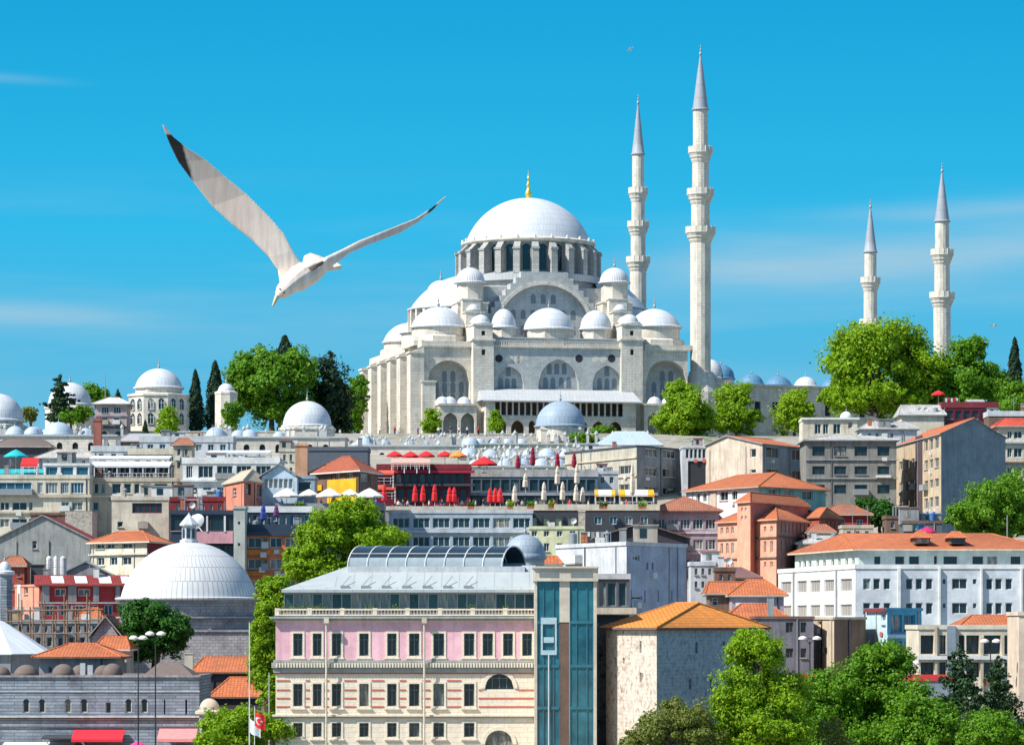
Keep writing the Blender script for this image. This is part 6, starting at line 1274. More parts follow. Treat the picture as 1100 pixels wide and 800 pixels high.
PG = glass('penthouse glass', (.03, .07, .065), .55, .08)  # brighter and darker pane colours stand in for reflections
s2 = PY / F; Zp = lambda y: CZ + (HY - y) * s2; fp = p.faces[0]; k = MB(p.org); wall(k, fp.P0, fp.P1, Zp(662), Zp(635), [(fp.L * (i + .06) / 26, fp.L * (i + .94) / 26, Zp(657), Zp(638), None) for i in range(26)], .08, 0)
for q in (1, 2, 3): g = p.faces[q]; wall(k, g.P0, g.P1, Zp(662), Zp(635), [(g.L * (i + .06) / 8, g.L * (i + .94) / 8, Zp(657), Zp(638), None) for i in range(8)] if q == 3 else [], .08, 0)
k.build('wall', STEEL, p.root)
gm = MB(); W_ = fp.L / 26 * .88; H_ = Zp(638) - Zp(657); gm.face([(0, 0, 0), (W_, 0, 0), (W_, 0, H_), (0, 0, H_)]); gme = gm.mesh('glass_pane', [PG])
for i in range(26): inst('glass_pane', gme, p.root, fp.pt(fp.L * (i + .06) / 26, Zp(657), -.078) - p.org)
for q in range(8): g = p.faces[3]; gm2 = MB(); w3 = g.L / 8 * .88; gm2.face([(0, 0, 0), (w3, 0, 0), (w3, 0, H_), (0, 0, H_)]); inst('glass_pane', gm2.mesh('glass_pane', [PG]), p.root, g.pt(g.L * (q + .06) / 8, Zp(657), -.078) - p.org, math.atan2(g.d.y, g.d.x))
k = MB(p.org); A = lambda x, Yv, y: tuple(at(x, Yv, y))
e0, e1 = at(302, PY - .9, 633), at(576, PY - .9, 633); Ht = at(380, PY + 7, 607).z; h1 = at(350, PY + 4, 629).z
E = [(e0.x, e0.y, e0.z), (at(345, PY).x, e0.y, e0.z), (e1.x, e0.y, e0.z)]
r0 = (at(376, PY + 7).x, PY + 7, Ht); r1 = (e1.x, PY + 7, Ht)
k.face([E[1], E[2], r1, r0]); k.face([E[0], E[1], r0, (at(318, PY).x, PY + 7, h1 - .3)]); k.face([r0, r1, (e1.x, PY + 13, Ht - .8), (r0[0], PY + 13, Ht - .8)]); k.face([(at(318, PY).x, PY + 7, h1 - .3), r0, (r0[0], PY + 13, Ht - .8), (at(318, PY).x, PY + 13, h1 - 1)])
k.face([E[0], (at(318, PY).x, PY + 7, h1 - .3), (at(318, PY).x, PY + 13, h1 - 1), (e0.x, PY + 13, e0.z)]); k.face([(e0.x, e0.y, e0.z - .25), (e1.x, e0.y, e0.z - .25), E[2], E[0]]); k.face([(e0.x, e0.y, e0.z - .25), (e0.x, PY + 13, e0.z - .25), (e1.x, PY + 13, e0.z - .25), (e1.x, e0.y, e0.z - .25)]); k.face([(e0.x, PY + 13, e0.z - .25), (e0.x, e0.y, e0.z - .25), E[0], (e0.x, PY + 13, e0.z)])
k.build('roof', lead('hotel roof lead', (.40, .44, .44), 1.6, 8, .06, .75), p.root)
for i in range(7):
    x = at(366 + i * 22, PY).x; k = MB(p.org); zz0 = e0.z + .25; k.face([(x, PY - .5, zz0), (x + .12, PY - .5, zz0), (x + .9, PY + 1.4, zz0 + 1.0), (x + .78, PY + 1.4, zz0 + 1.0)]); k.box(x, PY - .5, zz0 - .1, x + .8, PY - .2, zz0 + .12); k.build('roof_vent', STEEL, p.root)
# glass barrel vault on the ridge
VY = PY + 8; a = at(388, VY, 609); e = at(552, VY, 609); hv = at(388, VY, 586.5).z - a.z; V = empty('glass_vault', (a.x, VY, a.z - .4), 'curved glass vault with pale ribs along the ridge of the hotel roof', 'glass vault'); Lv = e.x - a.x; dv_ = 3.2
prof = [(-dv_ * math.cos(t), .4 + hv * math.sin(t)) for t in [PI * q / 14 for q in range(15)]]
VG = plain('vault glass', (.022, .04, .055), .12, 0, .35); VREF = plain('vault glass reflection', (.30, .36, .38), .25, 0, .6)  # paler lower glass is a reflection painted as base colour
for i in range(8):
    k = MB(); x0, x1 = Lv * i / 8 + .06, Lv * (i + 1) / 8 - .06
    for (y0, z0), (y1, z1) in zip(prof, prof[1:]): k.face([(x0 + y0 * .34, y0, z0), (x1 + y0 * .34, y0, z0), (x1 + y1 * .34, y1, z1), (x0 + y1 * .34, y1, z1)], 1 if z0 < .4 + hv * .36 else 0, None, True)
    k.build('glass_panel', [VG, VREF], V)
k = MB()
for i in range(9):
    x = Lv * i / 8
    for (y0, z0), (y1, z1) in zip(prof, prof[1:]): k.tube((x + y0 * .34, y0, z0), (x + y1 * .34, y1, z1), .08, 5)
for j in (3,): k.tube((prof[j][0] * .34, prof[j][0], prof[j][1]), (Lv + prof[j][0] * .34, prof[j][0], prof[j][1]), .05, 5)
k.box(-1.1, -dv_ - .1, -.3, Lv + 1.0, dv_ + .1, .42); k.build('rib', PALE, V)
# grey dome and small orange roof behind the hotel
p_ = at(564, 352, 597); o = empty('hotel_dome', (p_.x, 352, p_.z - 3), 'small grey lead dome with a dark arched opening, right of the glass vault', 'dome'); domed(o, 0, 0, -4, 2.9, 1.9, 1.9, lead('small dome lead', (.30, .36, .42), .5, .8, .04, .7), ASHG, fin=.45, seg=32, lip=.12)
k = MB(); k.dome(-1.35, -.9, 1.0, 1.3, 2.6, 20, 8); k.build('arched_opening', DKG, o)
bld('orange_lean_roof', 'little white house with orange roof between the grey dome and the grey box', (576, 362), (602, 362), d=4, top=606.5, mat=WHT, roof=('hip', TIL, .75, .25, 0, .2), cat='house')

# glass lift tower
GT = plain('lift shaft glass', (.016, .105, .145), .06, 0, .8)
nt_ = GT.node_tree; nn_ = [n for n in nt_.nodes if n.type == 'TEX_NOISE'][0]; nn_.inputs['Scale'].default_value = .35; mm_ = [n for n in nt_.nodes if n.type == 'MIX'][0]; mm_.inputs[6].default_value = (.008, .05, .075, 1); mm_.inputs[7].default_value = (.035, .19, .24, 1); FR = plaster('lift tower frame', (.62, .56, .46), .12)  # broad noise between two teals paints reflections into the shaft glass
TY = 331.0; s3 = TY / F; Zt = lambda y: CZ + (HY - y) * s3; Xt = lambda x: (x - CX) * s3
o = empty('lift_tower', (Xt(608), TY, 1), 'blue glass lift tower with two shafts in a beige frame beside the hotel', 'lift tower'); og = Vector((Xt(608), TY, 1))
k = MB(og)
for a, e in ((574, 577), (637.5, 641)): k.box(Xt(a), TY, -1, Xt(e), TY + 7, Zt(624))
k.box(Xt(601), TY, Zt(668), Xt(612), TY + 6.8, Zt(624)); k.box(Xt(572.5), TY - .25, Zt(624), Xt(642.5), TY + 7.2, Zt(610)); k.box(Xt(571.5), TY - .45, Zt(610), Xt(643.5), TY + 7.4, Zt(608)); k.build('frame', FR, o)
k = MB(og); k.box(Xt(601.5), TY + .05, -1, Xt(611.5), TY + 6.7, Zt(668) - .003); k.build('brown_panel', plaster('brown panel', (.17, .11, .085), .1), o)
for a, e in ((577.3, 600.8), (612.3, 637.2)):
    for j, (y0, y1) in enumerate(((624.5, 668), (669, 715), (716, 760), (761, 830))):
        k = MB(og); k.face([(Xt(a), TY + .12, Zt(y1)), (Xt(e), TY + .12, Zt(y1)), (Xt(e), TY + .12, Zt(y0)), (Xt(a), TY + .12, Zt(y0))]); k.build('glass_panel', GT, o)
    k = MB(og)
    for y in (668, 715, 760): k.box(Xt(a), TY + .0, Zt(y + 1.6), Xt(e), TY + .11, Zt(y - 1.6))
    for t in (.0, .27, .73, 1.0): x = Xt(a) + (Xt(e) - Xt(a)) * t; k.box(x - .05, TY + .04, -1, x + .05, TY + .11, Zt(625))
    k.build('mullion', plain('teal metal', (.035, .15, .19), .4), o)
for a, e in ((579, 600), (613, 636)):
    k = MB(og)
    for j in range(4): k.box(Xt(a), TY - .3, Zt(614.5 + j * 1.6), Xt(e), TY - .253, Zt(613.7 + j * 1.6))
    k.build('vent', STEEL, o)
k = MB(og); k.box(Xt(581), TY - .06, Zt(703), Xt(598), TY - .003, Zt(698)); k.box(Xt(581), TY - .06, Zt(670), Xt(598), TY - .003, Zt(663)); k.box(Xt(581), TY - .05, Zt(698), Xt(583), TY - .003, Zt(670)); k.box(Xt(596), TY - .05, Zt(698), Xt(598), TY - .003, Zt(670))
k.box(Xt(584), TY - .055, Zt(690), Xt(595), TY - .003, Zt(684)); k.build('lift_car', plain('pale lift metal', (.42, .55, .60), .4), o)
k = MB(og); k.tube((Xt(589.5), TY - .05, -1), (Xt(589.5), TY - .05, Zt(703)), .07, 6); k.build('guide_rail', PALE, o)
# terrace right of the lift tower
bld('side_terrace_building', 'dark glazed rooms with balustrade between the lift tower and the grey box', (641, 341), (676, 341), d=10, top=620, mat=plain('dark frame wall', (.10, .11, .12), .6), roof=('flat', ROOFW, .35, PALE), cat='building', wins=[(0, [(643, 651), (652, 662), (664, 673)], [(625, 651)], (1, 1), GLS, STEEL)], bands=[(0, 652.5, 660, .7, CREAM)])
# stone tower
c = bld('stone_tower', 'massive rough stone tower with slit openings and bright orange tiled roof', (651, 335), (705.5, 322), (822, 345), top=675, mats=[RUB, rubble('shaded tower stone', (.36, .42, .46), (.29, .34, .38), (.15, .19, .21), 1.6, .35), RUB, RUB], roof=('hip', tile('bright orange tower tile', (.78, .27, .05), .35, .4), 2.2, .75, 0, .30, BROWN), cat='tower', bot=840,  # right face's shade is painted as blue grey stone
    wins=[(0, [(687, 689.2)], [(688, 701), (722, 732)], (0, 0), DARK), (0, [(660, 662), (669, 671)], [(706, 712)], (0, 0), DARK), (1, [(747, 749.5), (776.5, 779)], [(689, 701)], (0, 0), DARK), (1, [(740, 743), (762.5, 765), (795, 797)], [(728, 739)], (0, 0), DARK)], bands=[(1, 674.5, 676.5, .25, BRICKR), (0, 674.5, 676.5, .25, BROWN)])
shed('dark soot-stained wall strip between the lift tower and the stone tower', 641, 656, 338, 672, rubble('sooty stone', (.22, .20, .19), (.16, .15, .15), (.07, .06, .06)), ('flat', BRN, 0), d=8, name='old_wall', cat='wall')  # shade beside the tower is painted into this wall's dark stone

# --- lower left
p = at(203, 430); s = 430 / F; Zr = lambda y: CZ + (HY - y) * s - T(p.x, p.y); o = empty('domed_mosque', (p.x, p.y, T(p.x, p.y)), 'large ribbed lead dome on a low purple-grey stone mosque, lower left', 'mosque')
k = MB(); k.ring(0, 0, [(8.3, -3), (8.3, Zr(662))], 8, sm=False, tw=PI / 8); k.ring(0, 0, [(8.3, Zr(664)), (7.7, Zr(662)), (7.7, Zr(643.5))], 24, sm=False); k.ring(0, 0, [(8.45, Zr(664)), (8.45, Zr(662))], 24); k.build('drum', PSTO, o)
k = MB(); k.box(-8.2, -9.5, -4, 9.5, 6, Zr(678)); k.box(-8.4, -9.7, Zr(678), 9.7, 6.2, Zr(676)); k.build('wall', PSTO, o)
for sx in (-5.5, -1.2, 3.0, 7.2):
    inst('window', winmesh(1.1, 1.8, (2, 1), GLD, ASH, 'round'), o, (sx, -9.54, 2.0))
k = MB(); k.ring(0, 0, [(7.7, Zr(645)), (8.5, Zr(643.5)), (8.5, Zr(642)), (7.9, Zr(641))], 48); k.dome(0, 0, Zr(641.5), 7.85, Zr(582) - Zr(641.5), 60, 18); k.build('dome', lead('great dome lead', (.60, .61, .61),   .62, 1.9, .065, .56), o)
k = MB(); k.ring(0, 0, [(1.1, Zr(583)), (1.1, Zr(580)), (.85, Zr(579.5)), (.85, Zr(565)), (1.15, Zr(564.5)), (1.15, Zr(563)), (.1, Zr(552)), (0, Zr(550))], 8, sm=False, tw=PI / 8); k.build('lantern', PALE, o)
lw = winmesh(.42, 1.15, (0, 0), GLS, WOOD, 'round')
for q in range(8):
    a = 2 * PI * q / 8; t = Vector((-math.sin(a), math.cos(a), 0)); v_ = Vector((math.cos(a), math.sin(a), 0)) * .81 - t * .21; inst('lantern_window', lw, o, (v_.x, v_.y, Zr(578)), a + PI / 2)
# satellite dish on a roof behind the lantern
p = at(209, 492, 560); k = MB()
for j in range(4):
    for q in range(20):
        fn = lambda r_, a: (r_ * math.cos(a), -.25 + .28 * r_ * r_, r_ * math.sin(a)); a0, a1 = 2 * PI * q / 20, 2 * PI * (q + 1) / 20; r0, r1 = .33 * j, .33 * (j + 1); k.face([fn(r0, a0), fn(r0, a1), fn(r1, a1), fn(r1, a0)] if j else [fn(r0, a0), fn(r1, a1), fn(r1, a0)])
k.tube((0, 0, 0), (0, .3, -2.2), .07); k.tube((0, -.2, 0), (0, -1.1, .3), .03); oo = tag(k.build('satellite_dish', WHT, None, p), 'big white satellite dish above the lantern of the large dome', 'satellite dish'); oo.rotation_euler = (R(-25), R(-38), 0); oo.scale = (1, 1, .8)
# red building with skylights
c = bld('red_building', 'red and grey striped building with four skylights in its dark red mansard roof', (16, 466), (42, 455), (152, 458), top=628, mats=[plaster('orange white wall', (.70, .30, .20), .2), plaster('brick wall red', (.42, .05, .05), .2), BURG, CORAL], roof=('flat', REDR, .1), cat='building',
    wins=[(1, [(59, 71), (84, 97)], [(632, 640)], (2, 1), GLS), (1, cells(46, 140, 6, .6), [(649, 661)], (2, 1), GLB), (0, [(26, 30)], [(630, 638)], (1, 1), GLD)], bands=[(1, 628, 646, .2, CONC, (45, 53), 'pilaster'), (1, 628, 646, .2, CONC, (73, 82), 'pilaster'), (1, 628, 646, .2, CONC, (100, 106), 'pilaster'), (1, 628, 646, .2, CONC, (124, 129), 'pilaster'), (1, 646.5, 648, .25, PALE), (0, 628, 660, .15, WHT, (20, 23), 'pilaster')])
k = MB(c.org); zq = c.z1; f = c.faces[1]; a, e = f.pt(-.4, zq, .5), f.pt(f.L + .4, zq, .5); a2, e2 = f.pt(-.4, zq + 1.25, -1.8), f.pt(f.L + .4, zq + 1.25, -1.8); b2, b3 = f.pt(-.4, zq + 1.25, -8), f.pt(f.L + .4, zq + 1.25, -8)
k.face([a, e, e2, a2]); k.face([a2, e2, b3, b2]); k.face([a, a2, (a2.x, a2.y, zq), ]); k.face([e, (e2.x, e2.y, zq), e2]); k.build('mansard_roof', REDR, c.root)
for x0, x1 in ((56, 69), (81, 94), (107, 120), (131, 139)):
    k = MB(c.org); u0, u1 = f.u(x0), f.u(x1); q = lambda u, t: a.lerp(a2, t) * 1 + f.pt(u, 0, 0) - f.pt(-.4, 0, 0) + Vector((0, 0, .05)); k.face([q(u0, .15), q(u1, .15), q(u1, .85), q(u0, .85)]); k.build('skylight', plain('white skylight', (.75, .76, .78), .3), c.root)
bld('glass_gable_shed', 'grey-green gabled glasshouse on the roof behind the red building', (66, 480), (118, 480), d=5, top=617, mats=[GREYP] * 4, roof=('gable', plain('grey green sheet', (.42, .50, .48), .5), 1.7, .3, 1, 0, STEEL), cat='shed')
for i, (px, r_, t) in enumerate(((53, 3.2, 'left'), (60, 2.4, 'middle'), (68, 3.4, 'right'))):
    s = 474 / F; b = MB(); b.ring(0, 0, [(r_ * s, -1.5), (r_ * s, 20 * s), (r_ * s * .4, 22 * s)], 16); tag(b.build('water_tank', [WHT if i < 2 else PALE], None, at(px, 474, 619)), 'pale cylindrical water tank on the roof behind the red building, %s of three' % t, 'water tank', 'rooftop tanks')
stack('black box chimney group left of the rooftop tanks', 41, 472, 14, 606, 624, DKG, False)
def antenna(label, px, Y, pyt, pyb):
    a = at(px, Y, pyb); H = (pyb - pyt) * Y / F; b = MB(); b.tube((0, 0, -1), (0, 0, H), .05, 6, .03)
    for q in range(5): w_ = .9 - q * .1; z = H - .25 * q - .1; b.tube((-w_, 0, z), (w_, 0, z), .025, 4)
    b.tube((0, -.8, H - .6), (0, .8, H - .6), .03, 4); tag(b.build('roof_antenna', STEEL, None, a), label, 'antenna')
antenna('thin rooftop antenna on the glasshouse left of the large dome', 62, 470, 577, 604)
antenna('rooftop antenna with crossbars standing right beside the gable wall', 96, 474, 588, 622)
antenna('small roof antenna on the violet dark roof by the small orange roofs', 770, 462, 604, 618)
# stone turret with dome, left edge
tomb('stone_turret', 'small grey stone turret with a pale cap and stacked finial at the left edge', 'turret', 5, 410, 7, 605, 615, 619, 8, sides=8, wm=STR, wins=False, fin=.35)
# scaffolding like pergola
def scaffold():
    Y = 405; s = Y / F; a = at(8, Y, 705); o = empty('timber_scaffold', a, 'rusty timber scaffold and pergola frames in front of the red building', 'scaffold'); L_ = 98 * s; b = MB(); H = 68 * s
    for i in range(9): x = L_ * i / 8; h = H * (1 if i % 2 else .78); b.tube((x, 0, -1), (x, 0, h), .09, 5); b.tube((x, 2.5, -1), (x, 2.5, h * .9), .08, 5)
    b.build('post', plain('rusty timber', (.24, .15, .09), .9), o); b = MB()
    for z in (.35, .55, .72): b.tube((-.5, -.05, H * z), (L_ + .5, -.05, H * z + .2), .08, 5)
    for i in range(14): x = L_ * i / 13; b.tube((x, -.4, H * .72), (x, 2.9, H * .74), .06, 5)
    b.build('beam', plain('rusty timber', (.24, .15, .09), .9), o); return o
scaffold()
cols = [(.10, .30, .55), (.62, .10, .06), (.55, .55, .52), (.10, .10, .12), (.60, .45, .12), (.10, .35, .30)]
shed('cluttered market sheds with small windows behind the timber scaffold', -5, 108, 414, 668, plaster('mottled wall', (.25, .26, .28), .5), ('flat', ROOFW, .3, CONC), d=10, wins=[(0, cells(0, 106, 12, .55), [(672, 679)], (1, 1), GLS), (0, cells(0, 106, 9, .5), [(684, 694)], (1, 1), GLD)], junk=8, seed=50, name='market_shed', cat='shed')
bld('brown_gabled_house', 'small dark stone gable with a worn tile roof just left of the round dark tree', (99, 396), (128, 396), d=8, top=684, mats=[PSTO] * 4, roof=('gable', TIL2, 2.2, .4, 1, 0, CONC), cat='house')
bld('orange_roofed_house', 'low house with an orange roof and white gable edge beside the round dark tree', (103, 388), (136, 388), d=7, top=698, mats=[CREAM] * 4, roof=('hip', TIL, 1.3, .4, 0, .2, WHT), cat='house')
bld('orange_roofed_house', 'orange hipped roof over a dull grey wall behind the small brown domes', (42, 378), (124, 378), d=9, top=706, mats=[GREYP] * 4, roof=('hip', TIL, 1.3, .7, 0, .35, BROWN), cat='house', wins=[(0, [(52, 56)], [(716, 722)], (1, 1), GLD)])
# white conical roof at the left edge
p = at(-4, 392); s = 392 / F; Zc = lambda y: CZ + (HY - y) * s - 1.4; k = MB(); k.ring(0, 0, [(5.8, -2), (5.8, Zc(702))], 8, sm=False, tw=PI / 8); o = empty('white_roofed_hall', (p.x, p.y, 1.4), 'octagonal hall with a broad white sheet-metal roof at the left edge', 'hall'); k.build('wall', GREYP, o)
k = MB(); k.ring(0, 0, [(6.25, Zc(702.5)), (6.25, Zc(701.5)), (1.0, Zc(668)), (0, Zc(665))], 8, sm=False, tw=PI / 8); k.build('roof', lead('white roof sheet', (.66, .70, .72), .8, 6, .05, .8), o)
# striped stone bath house
c = bld('striped_stone_building', 'long grey striped stone building with small arched windows and brown domes, bottom left', (-6, 360), (214, 360), d=14, top=726, mats=[STR] * 4, roof=('flat', BRN, .1, STR), cat='stone building', bot=830, depth=.35,
    wins=[(0, [(24.5, 31.5), (41.5, 48.5), (69.5, 76.5), (86.5, 94), (134.5, 141.5), (151.5, 158.5)], [(750.5, 765)], (1, 1), GLD, ASH, 'round'), (0, [(113.5, 119)], [(754, 765)], (1, 1), GLD, ASH), (0, [(176, 177.5), (199, 201)], [(751, 767)], (0, 0), DARK)],
    bands=[(0, 725, 727, .18, PSTO), (0, 768.5, 770.3, .22, PALE), (0, 770.5, 773, .15, BROWN), (0, 742, 743, .08, PALE), (0, 780, 781, .1, BROWN)])
s = 366 / F
for px, r_, v, h in ((2, 10, 1.5, .75), (29, 13.5, 1.5, .68), (68, 12.5, 2, .8), (80, 10.5, 7, .8), (105, 10, 7, .8), (121, 11, 2, .95)):
    k = MB(); x = at(px, 364).x - c.org.x; zr = c.z1 - c.org.z; k.ring(x, v + 362 - c.org.y, [(r_ * s, zr), (r_ * s, zr + .25)], 20); k.dome(x, v + 362 - c.org.y, zr + .25, r_ * s * .97, r_ * s * h, 24, 8); k.build('roof_dome', BRN, c.root)
k = MB(c.org); a, e = at(153, 362, 725.5), at(208, 362, 725.5); zt_ = at(0, 364, 711).z; Yb = 370
k.face([a, e, (e.x - 1.6, 364.5, zt_), (a.x + 1.4, 364.5, zt_)]); k.face([e, (e.x, Yb, e.z), (e.x - 1.6, 364.5, zt_)]); k.face([(a.x, Yb, a.z), a, (a.x + 1.4, 364.5, zt_)]); k.face([(e.x, Yb, e.z), (a.x, Yb, a.z), (a.x + 1.4, 364.5, zt_), (e.x - 1.6, 364.5, zt_)]); k.build('hipped_roof', BRN, c.root)
for px, h in ((89, 14), (97, 12), (192, 9)): k = MB(c.org); q = at(px, 364, 726); k.box(q.x - .25, q.y - .25, q.z - .3, q.x + .25, q.y + .25, q.z + h * s); k.build('chimney', PALE, c.root)
AWR = plain('red awning cloth', (.72, .02, .04), .8); AWP = plain('pink awning cloth', (.80, .25, .25), .8)
for px0, px1, y0, y1, m, t in ((78, 133, 784, 796, AWR, 'bright red shop awning on the striped stone building, in the middle'), (170, 211, 782.5, 796, AWP, 'pinkish red shop awning at the right end of the striped stone building'), (46, 78, 789, 793, DKG, 'dark flat awning left of the bright red one'), (3, 80, 797, 803, OFF, 'white awning along the bottom edge at the left')):
    s = 358 / F; a = at(px0, 358.5, y1); L_ = (px1 - px0) * s; h = (y1 - y0) * s; o = empty('shop_awning', a, t, 'awning', 'shop awnings'); k = MB(); k.face([(0, -1.3, h * .25), (L_, -1.3, h * .25), (L_, 1.3, h), (0, 1.3, h)]); k.face([(0, -1.3, 0), (L_, -1.3, 0), (L_, -1.3, h * .25), (0, -1.3, h * .25)]); k.face([(0, 1.3, h), (0, 1.3, h * .9), (0, -1.3, 0), (0, -1.3, h * .25)]); k.face([(L_, -1.3, h * .25), (L_, -1.3, 0), (L_, 1.3, h * .9), (L_, 1.3, h)]); k.build('awning_cloth', m, o)
    k = MB(); k.tube((.1, -1.2, .05), (.1, 1.3, -.2), .03); k.tube((L_ - .1, -1.2, .05), (L_ - .1, 1.3, -.2), .03); k.build('arm', STEEL, o)
# orange roofs right of the dark tree
bld('orange_roofed_house', 'long orange-roofed house with a small red chimney below the large dome', (208, 388), (290, 388), d=9, top=722.5, mats=[plain('deep brown wall', (.06, .05, .06), .9)] * 4, roof=('hip', TIL, 1.5, .4, 0, .12, BROWN), cat='house', wins=[(0, [(217, 225), (262, 270)], [(729, 736)], (2, 1), GLD)])
bld('orange_roofed_house', 'lower orange roof with a ragged shadowed left side, behind the white flag', (226, 376), (290, 376), d=7, top=749, mats=[plain('deep brown wall', (.06, .05, .06), .9)] * 4, roof=('hip', TIL, 1.9, .3, 0, .3, BROWN), cat='house', wins=[(0, [(238, 264)], [(762, 772)], (3, 1), GLB)])
stack('cream chimney block with a sloping top right of the brown hipped roof', 203, 380, 9, 701, 716, CREAM, False)
tomb('small_domed_kiosk', 'little sand-coloured dome behind the low bright tree, bottom left', 'kiosk', 225, 352, 11, 752.5, 765, 768, 11, sides=8, m=plain('sand dome', (.50, .42, .32), .9), wm=PSTO, wins=False, fin=0)

# street lamps, flags, poles
def lamp(label, px, Y, pyt, pyb, arms=1.2):
    a = at(px, Y, pyb); H = (pyb - pyt) * Y / F; o = empty('street_lamp', a, label, 'street lamp', 'double-headed street lamps'); b = MB(); b.tube((0, 0, -.5), (0, 0, H - .25), .08, 8, .05); b.tube((-arms, 0, H - .05), (arms, 0, H - .05), .045, 6); b.tube((0, 0, H - .6), (-arms * .6, 0, H - .06), .03, 5); b.tube((0, 0, H - .6), (arms * .6, 0, H - .06), .03, 5); b.ring(0, 0, [(.22, -.5), (.22, .6), (.13, .8)], 8); b.build('pole', BLK, o)
    for sg in (-1, 1): k = MB(); k.ring(sg * arms, 0, [(.08, H - .2), (.42, H - .12), (.40, H + .02), (.2, H + .16), (0, H + .2)], 12); k.build('lamp_head', OFF, o)
lamp('left one of two black double-headed street lamps before the striped stone building', 148.5, 336, 684.5, 815, .42); lamp('right, taller one of two black double-headed street lamps before the striped stone building', 167, 334, 680, 815, .5)
lamp('pale double-headed street lamp before the beige block, behind the trees', 870, 345, 685, 780, .65); lamp('double-headed street lamp before the low cream building at the right', 1064, 345, 688, 790, .55)
lamp('small double-headed street lamp beside the blue glazed house, over the trees', 978, 350, 712, 780, .45)
pole('tall thin white flagpole before the bright tree at the bottom left', 268, 322, 668, 812, .06, WHT, 'flagpole', 'flagpole')
pole('shorter flagpole carrying the red flag', 273.5, 320, 758, 812, .045, WHT, 'flagpole', 'flagpole')
pole('grey post between the orange roofs and the pink hotel', 289, 345, 722, 790, .08)
pole('slim grey mast behind the orange building terrace, rising on the left hill', 113, 800, 402, 430, .10)
def flag(label, px, Y, py0, py1, L_, m, marks=None):
    p = at(px, Y, py0); H = (py1 - py0) * Y / F; fn = lambda u, v, o=0: (u * L_ * .9, -.10 * math.sin(u * 5) * u + o - .05 * v, -v * H - u * .55 * L_ - .08 * math.sin(u * 6)); b = MB(); n = 14
    for i in range(n):
        for j in range(6):
            u0, u1, v0, v1 = i / n, (i + 1) / n, j / 6, (j + 1) / 6; b.face([fn(u0, v1), fn(u1, v1), fn(u1, v0), fn(u0, v0)]); b.face([fn(u0, v0, .012), fn(u1, v0, .012), fn(u1, v1, .012), fn(u0, v1, .012)])
    o = empty('flag', p, label, 'flag', 'flags on the poles'); b.build('cloth', m, o)
    if marks:
        k = MB(); as_ = H / L_
        def disc(poly):
            for sg in (-.012, .024): pts = [fn(u, v, sg) for u, v in poly]; k.face(pts if sg < 0 else list(reversed(pts)))
        for q in range(18):                                 # crescent as a strip
            a0, a1 = R(50) + R(260) * q / 18, R(50) + R(260) * (q + 1) / 18; ro = .25; ri = .2
            P_ = lambda a: (.38 + ro * as_ * math.cos(a), .5 - ro * math.sin(a)); t = lambda a: (.38 + .0625 * as_ * 1.0 + ri * as_ * math.cos(R(38) + (a - R(50)) * 284 / 260), .5 - ri * math.sin(R(38) + (a - R(50)) * 284 / 260)); disc([P_(a0), P_(a1), t(a1), t(a0)])
        for q in range(5):
            a = PI + 2 * PI * q / 5; c_ = (.66, .5); tip = (c_[0] + .13 * as_ * math.cos(a), c_[1] - .13 * math.sin(a)); l_ = (c_[0] + .052 * as_ * math.cos(a - PI / 5), c_[1] - .052 * math.sin(a - PI / 5)); r_ = (c_[0] + .052 * as_ * math.cos(a + PI / 5), c_[1] - .052 * math.sin(a + PI / 5)); disc([c_, l_, tip, r_])
        k.build('crescent_and_star', OFF, o)
flag('red flag with white crescent and star hanging from the shorter pole', 274, 320, 763, 779, .95, plain('flag red', (.75, .02, .02), .7), True)
flag('white flag hanging from the tall pole, left of the red one', 268.6, 321.5, 771, 786, 1.0, plain('flag white', (.78, .82, .86), .7))
k = MB(); k.ring(0, 0, [(.55, 0), (.5, 1.1), (.1, 1.25)], 8)
umbrella('pink parasol at the bottom edge beside the street lamps', 148, 345, 795, 803, 8, plain('pink fabric', (.75, .05, .25), .8), base_py=812)

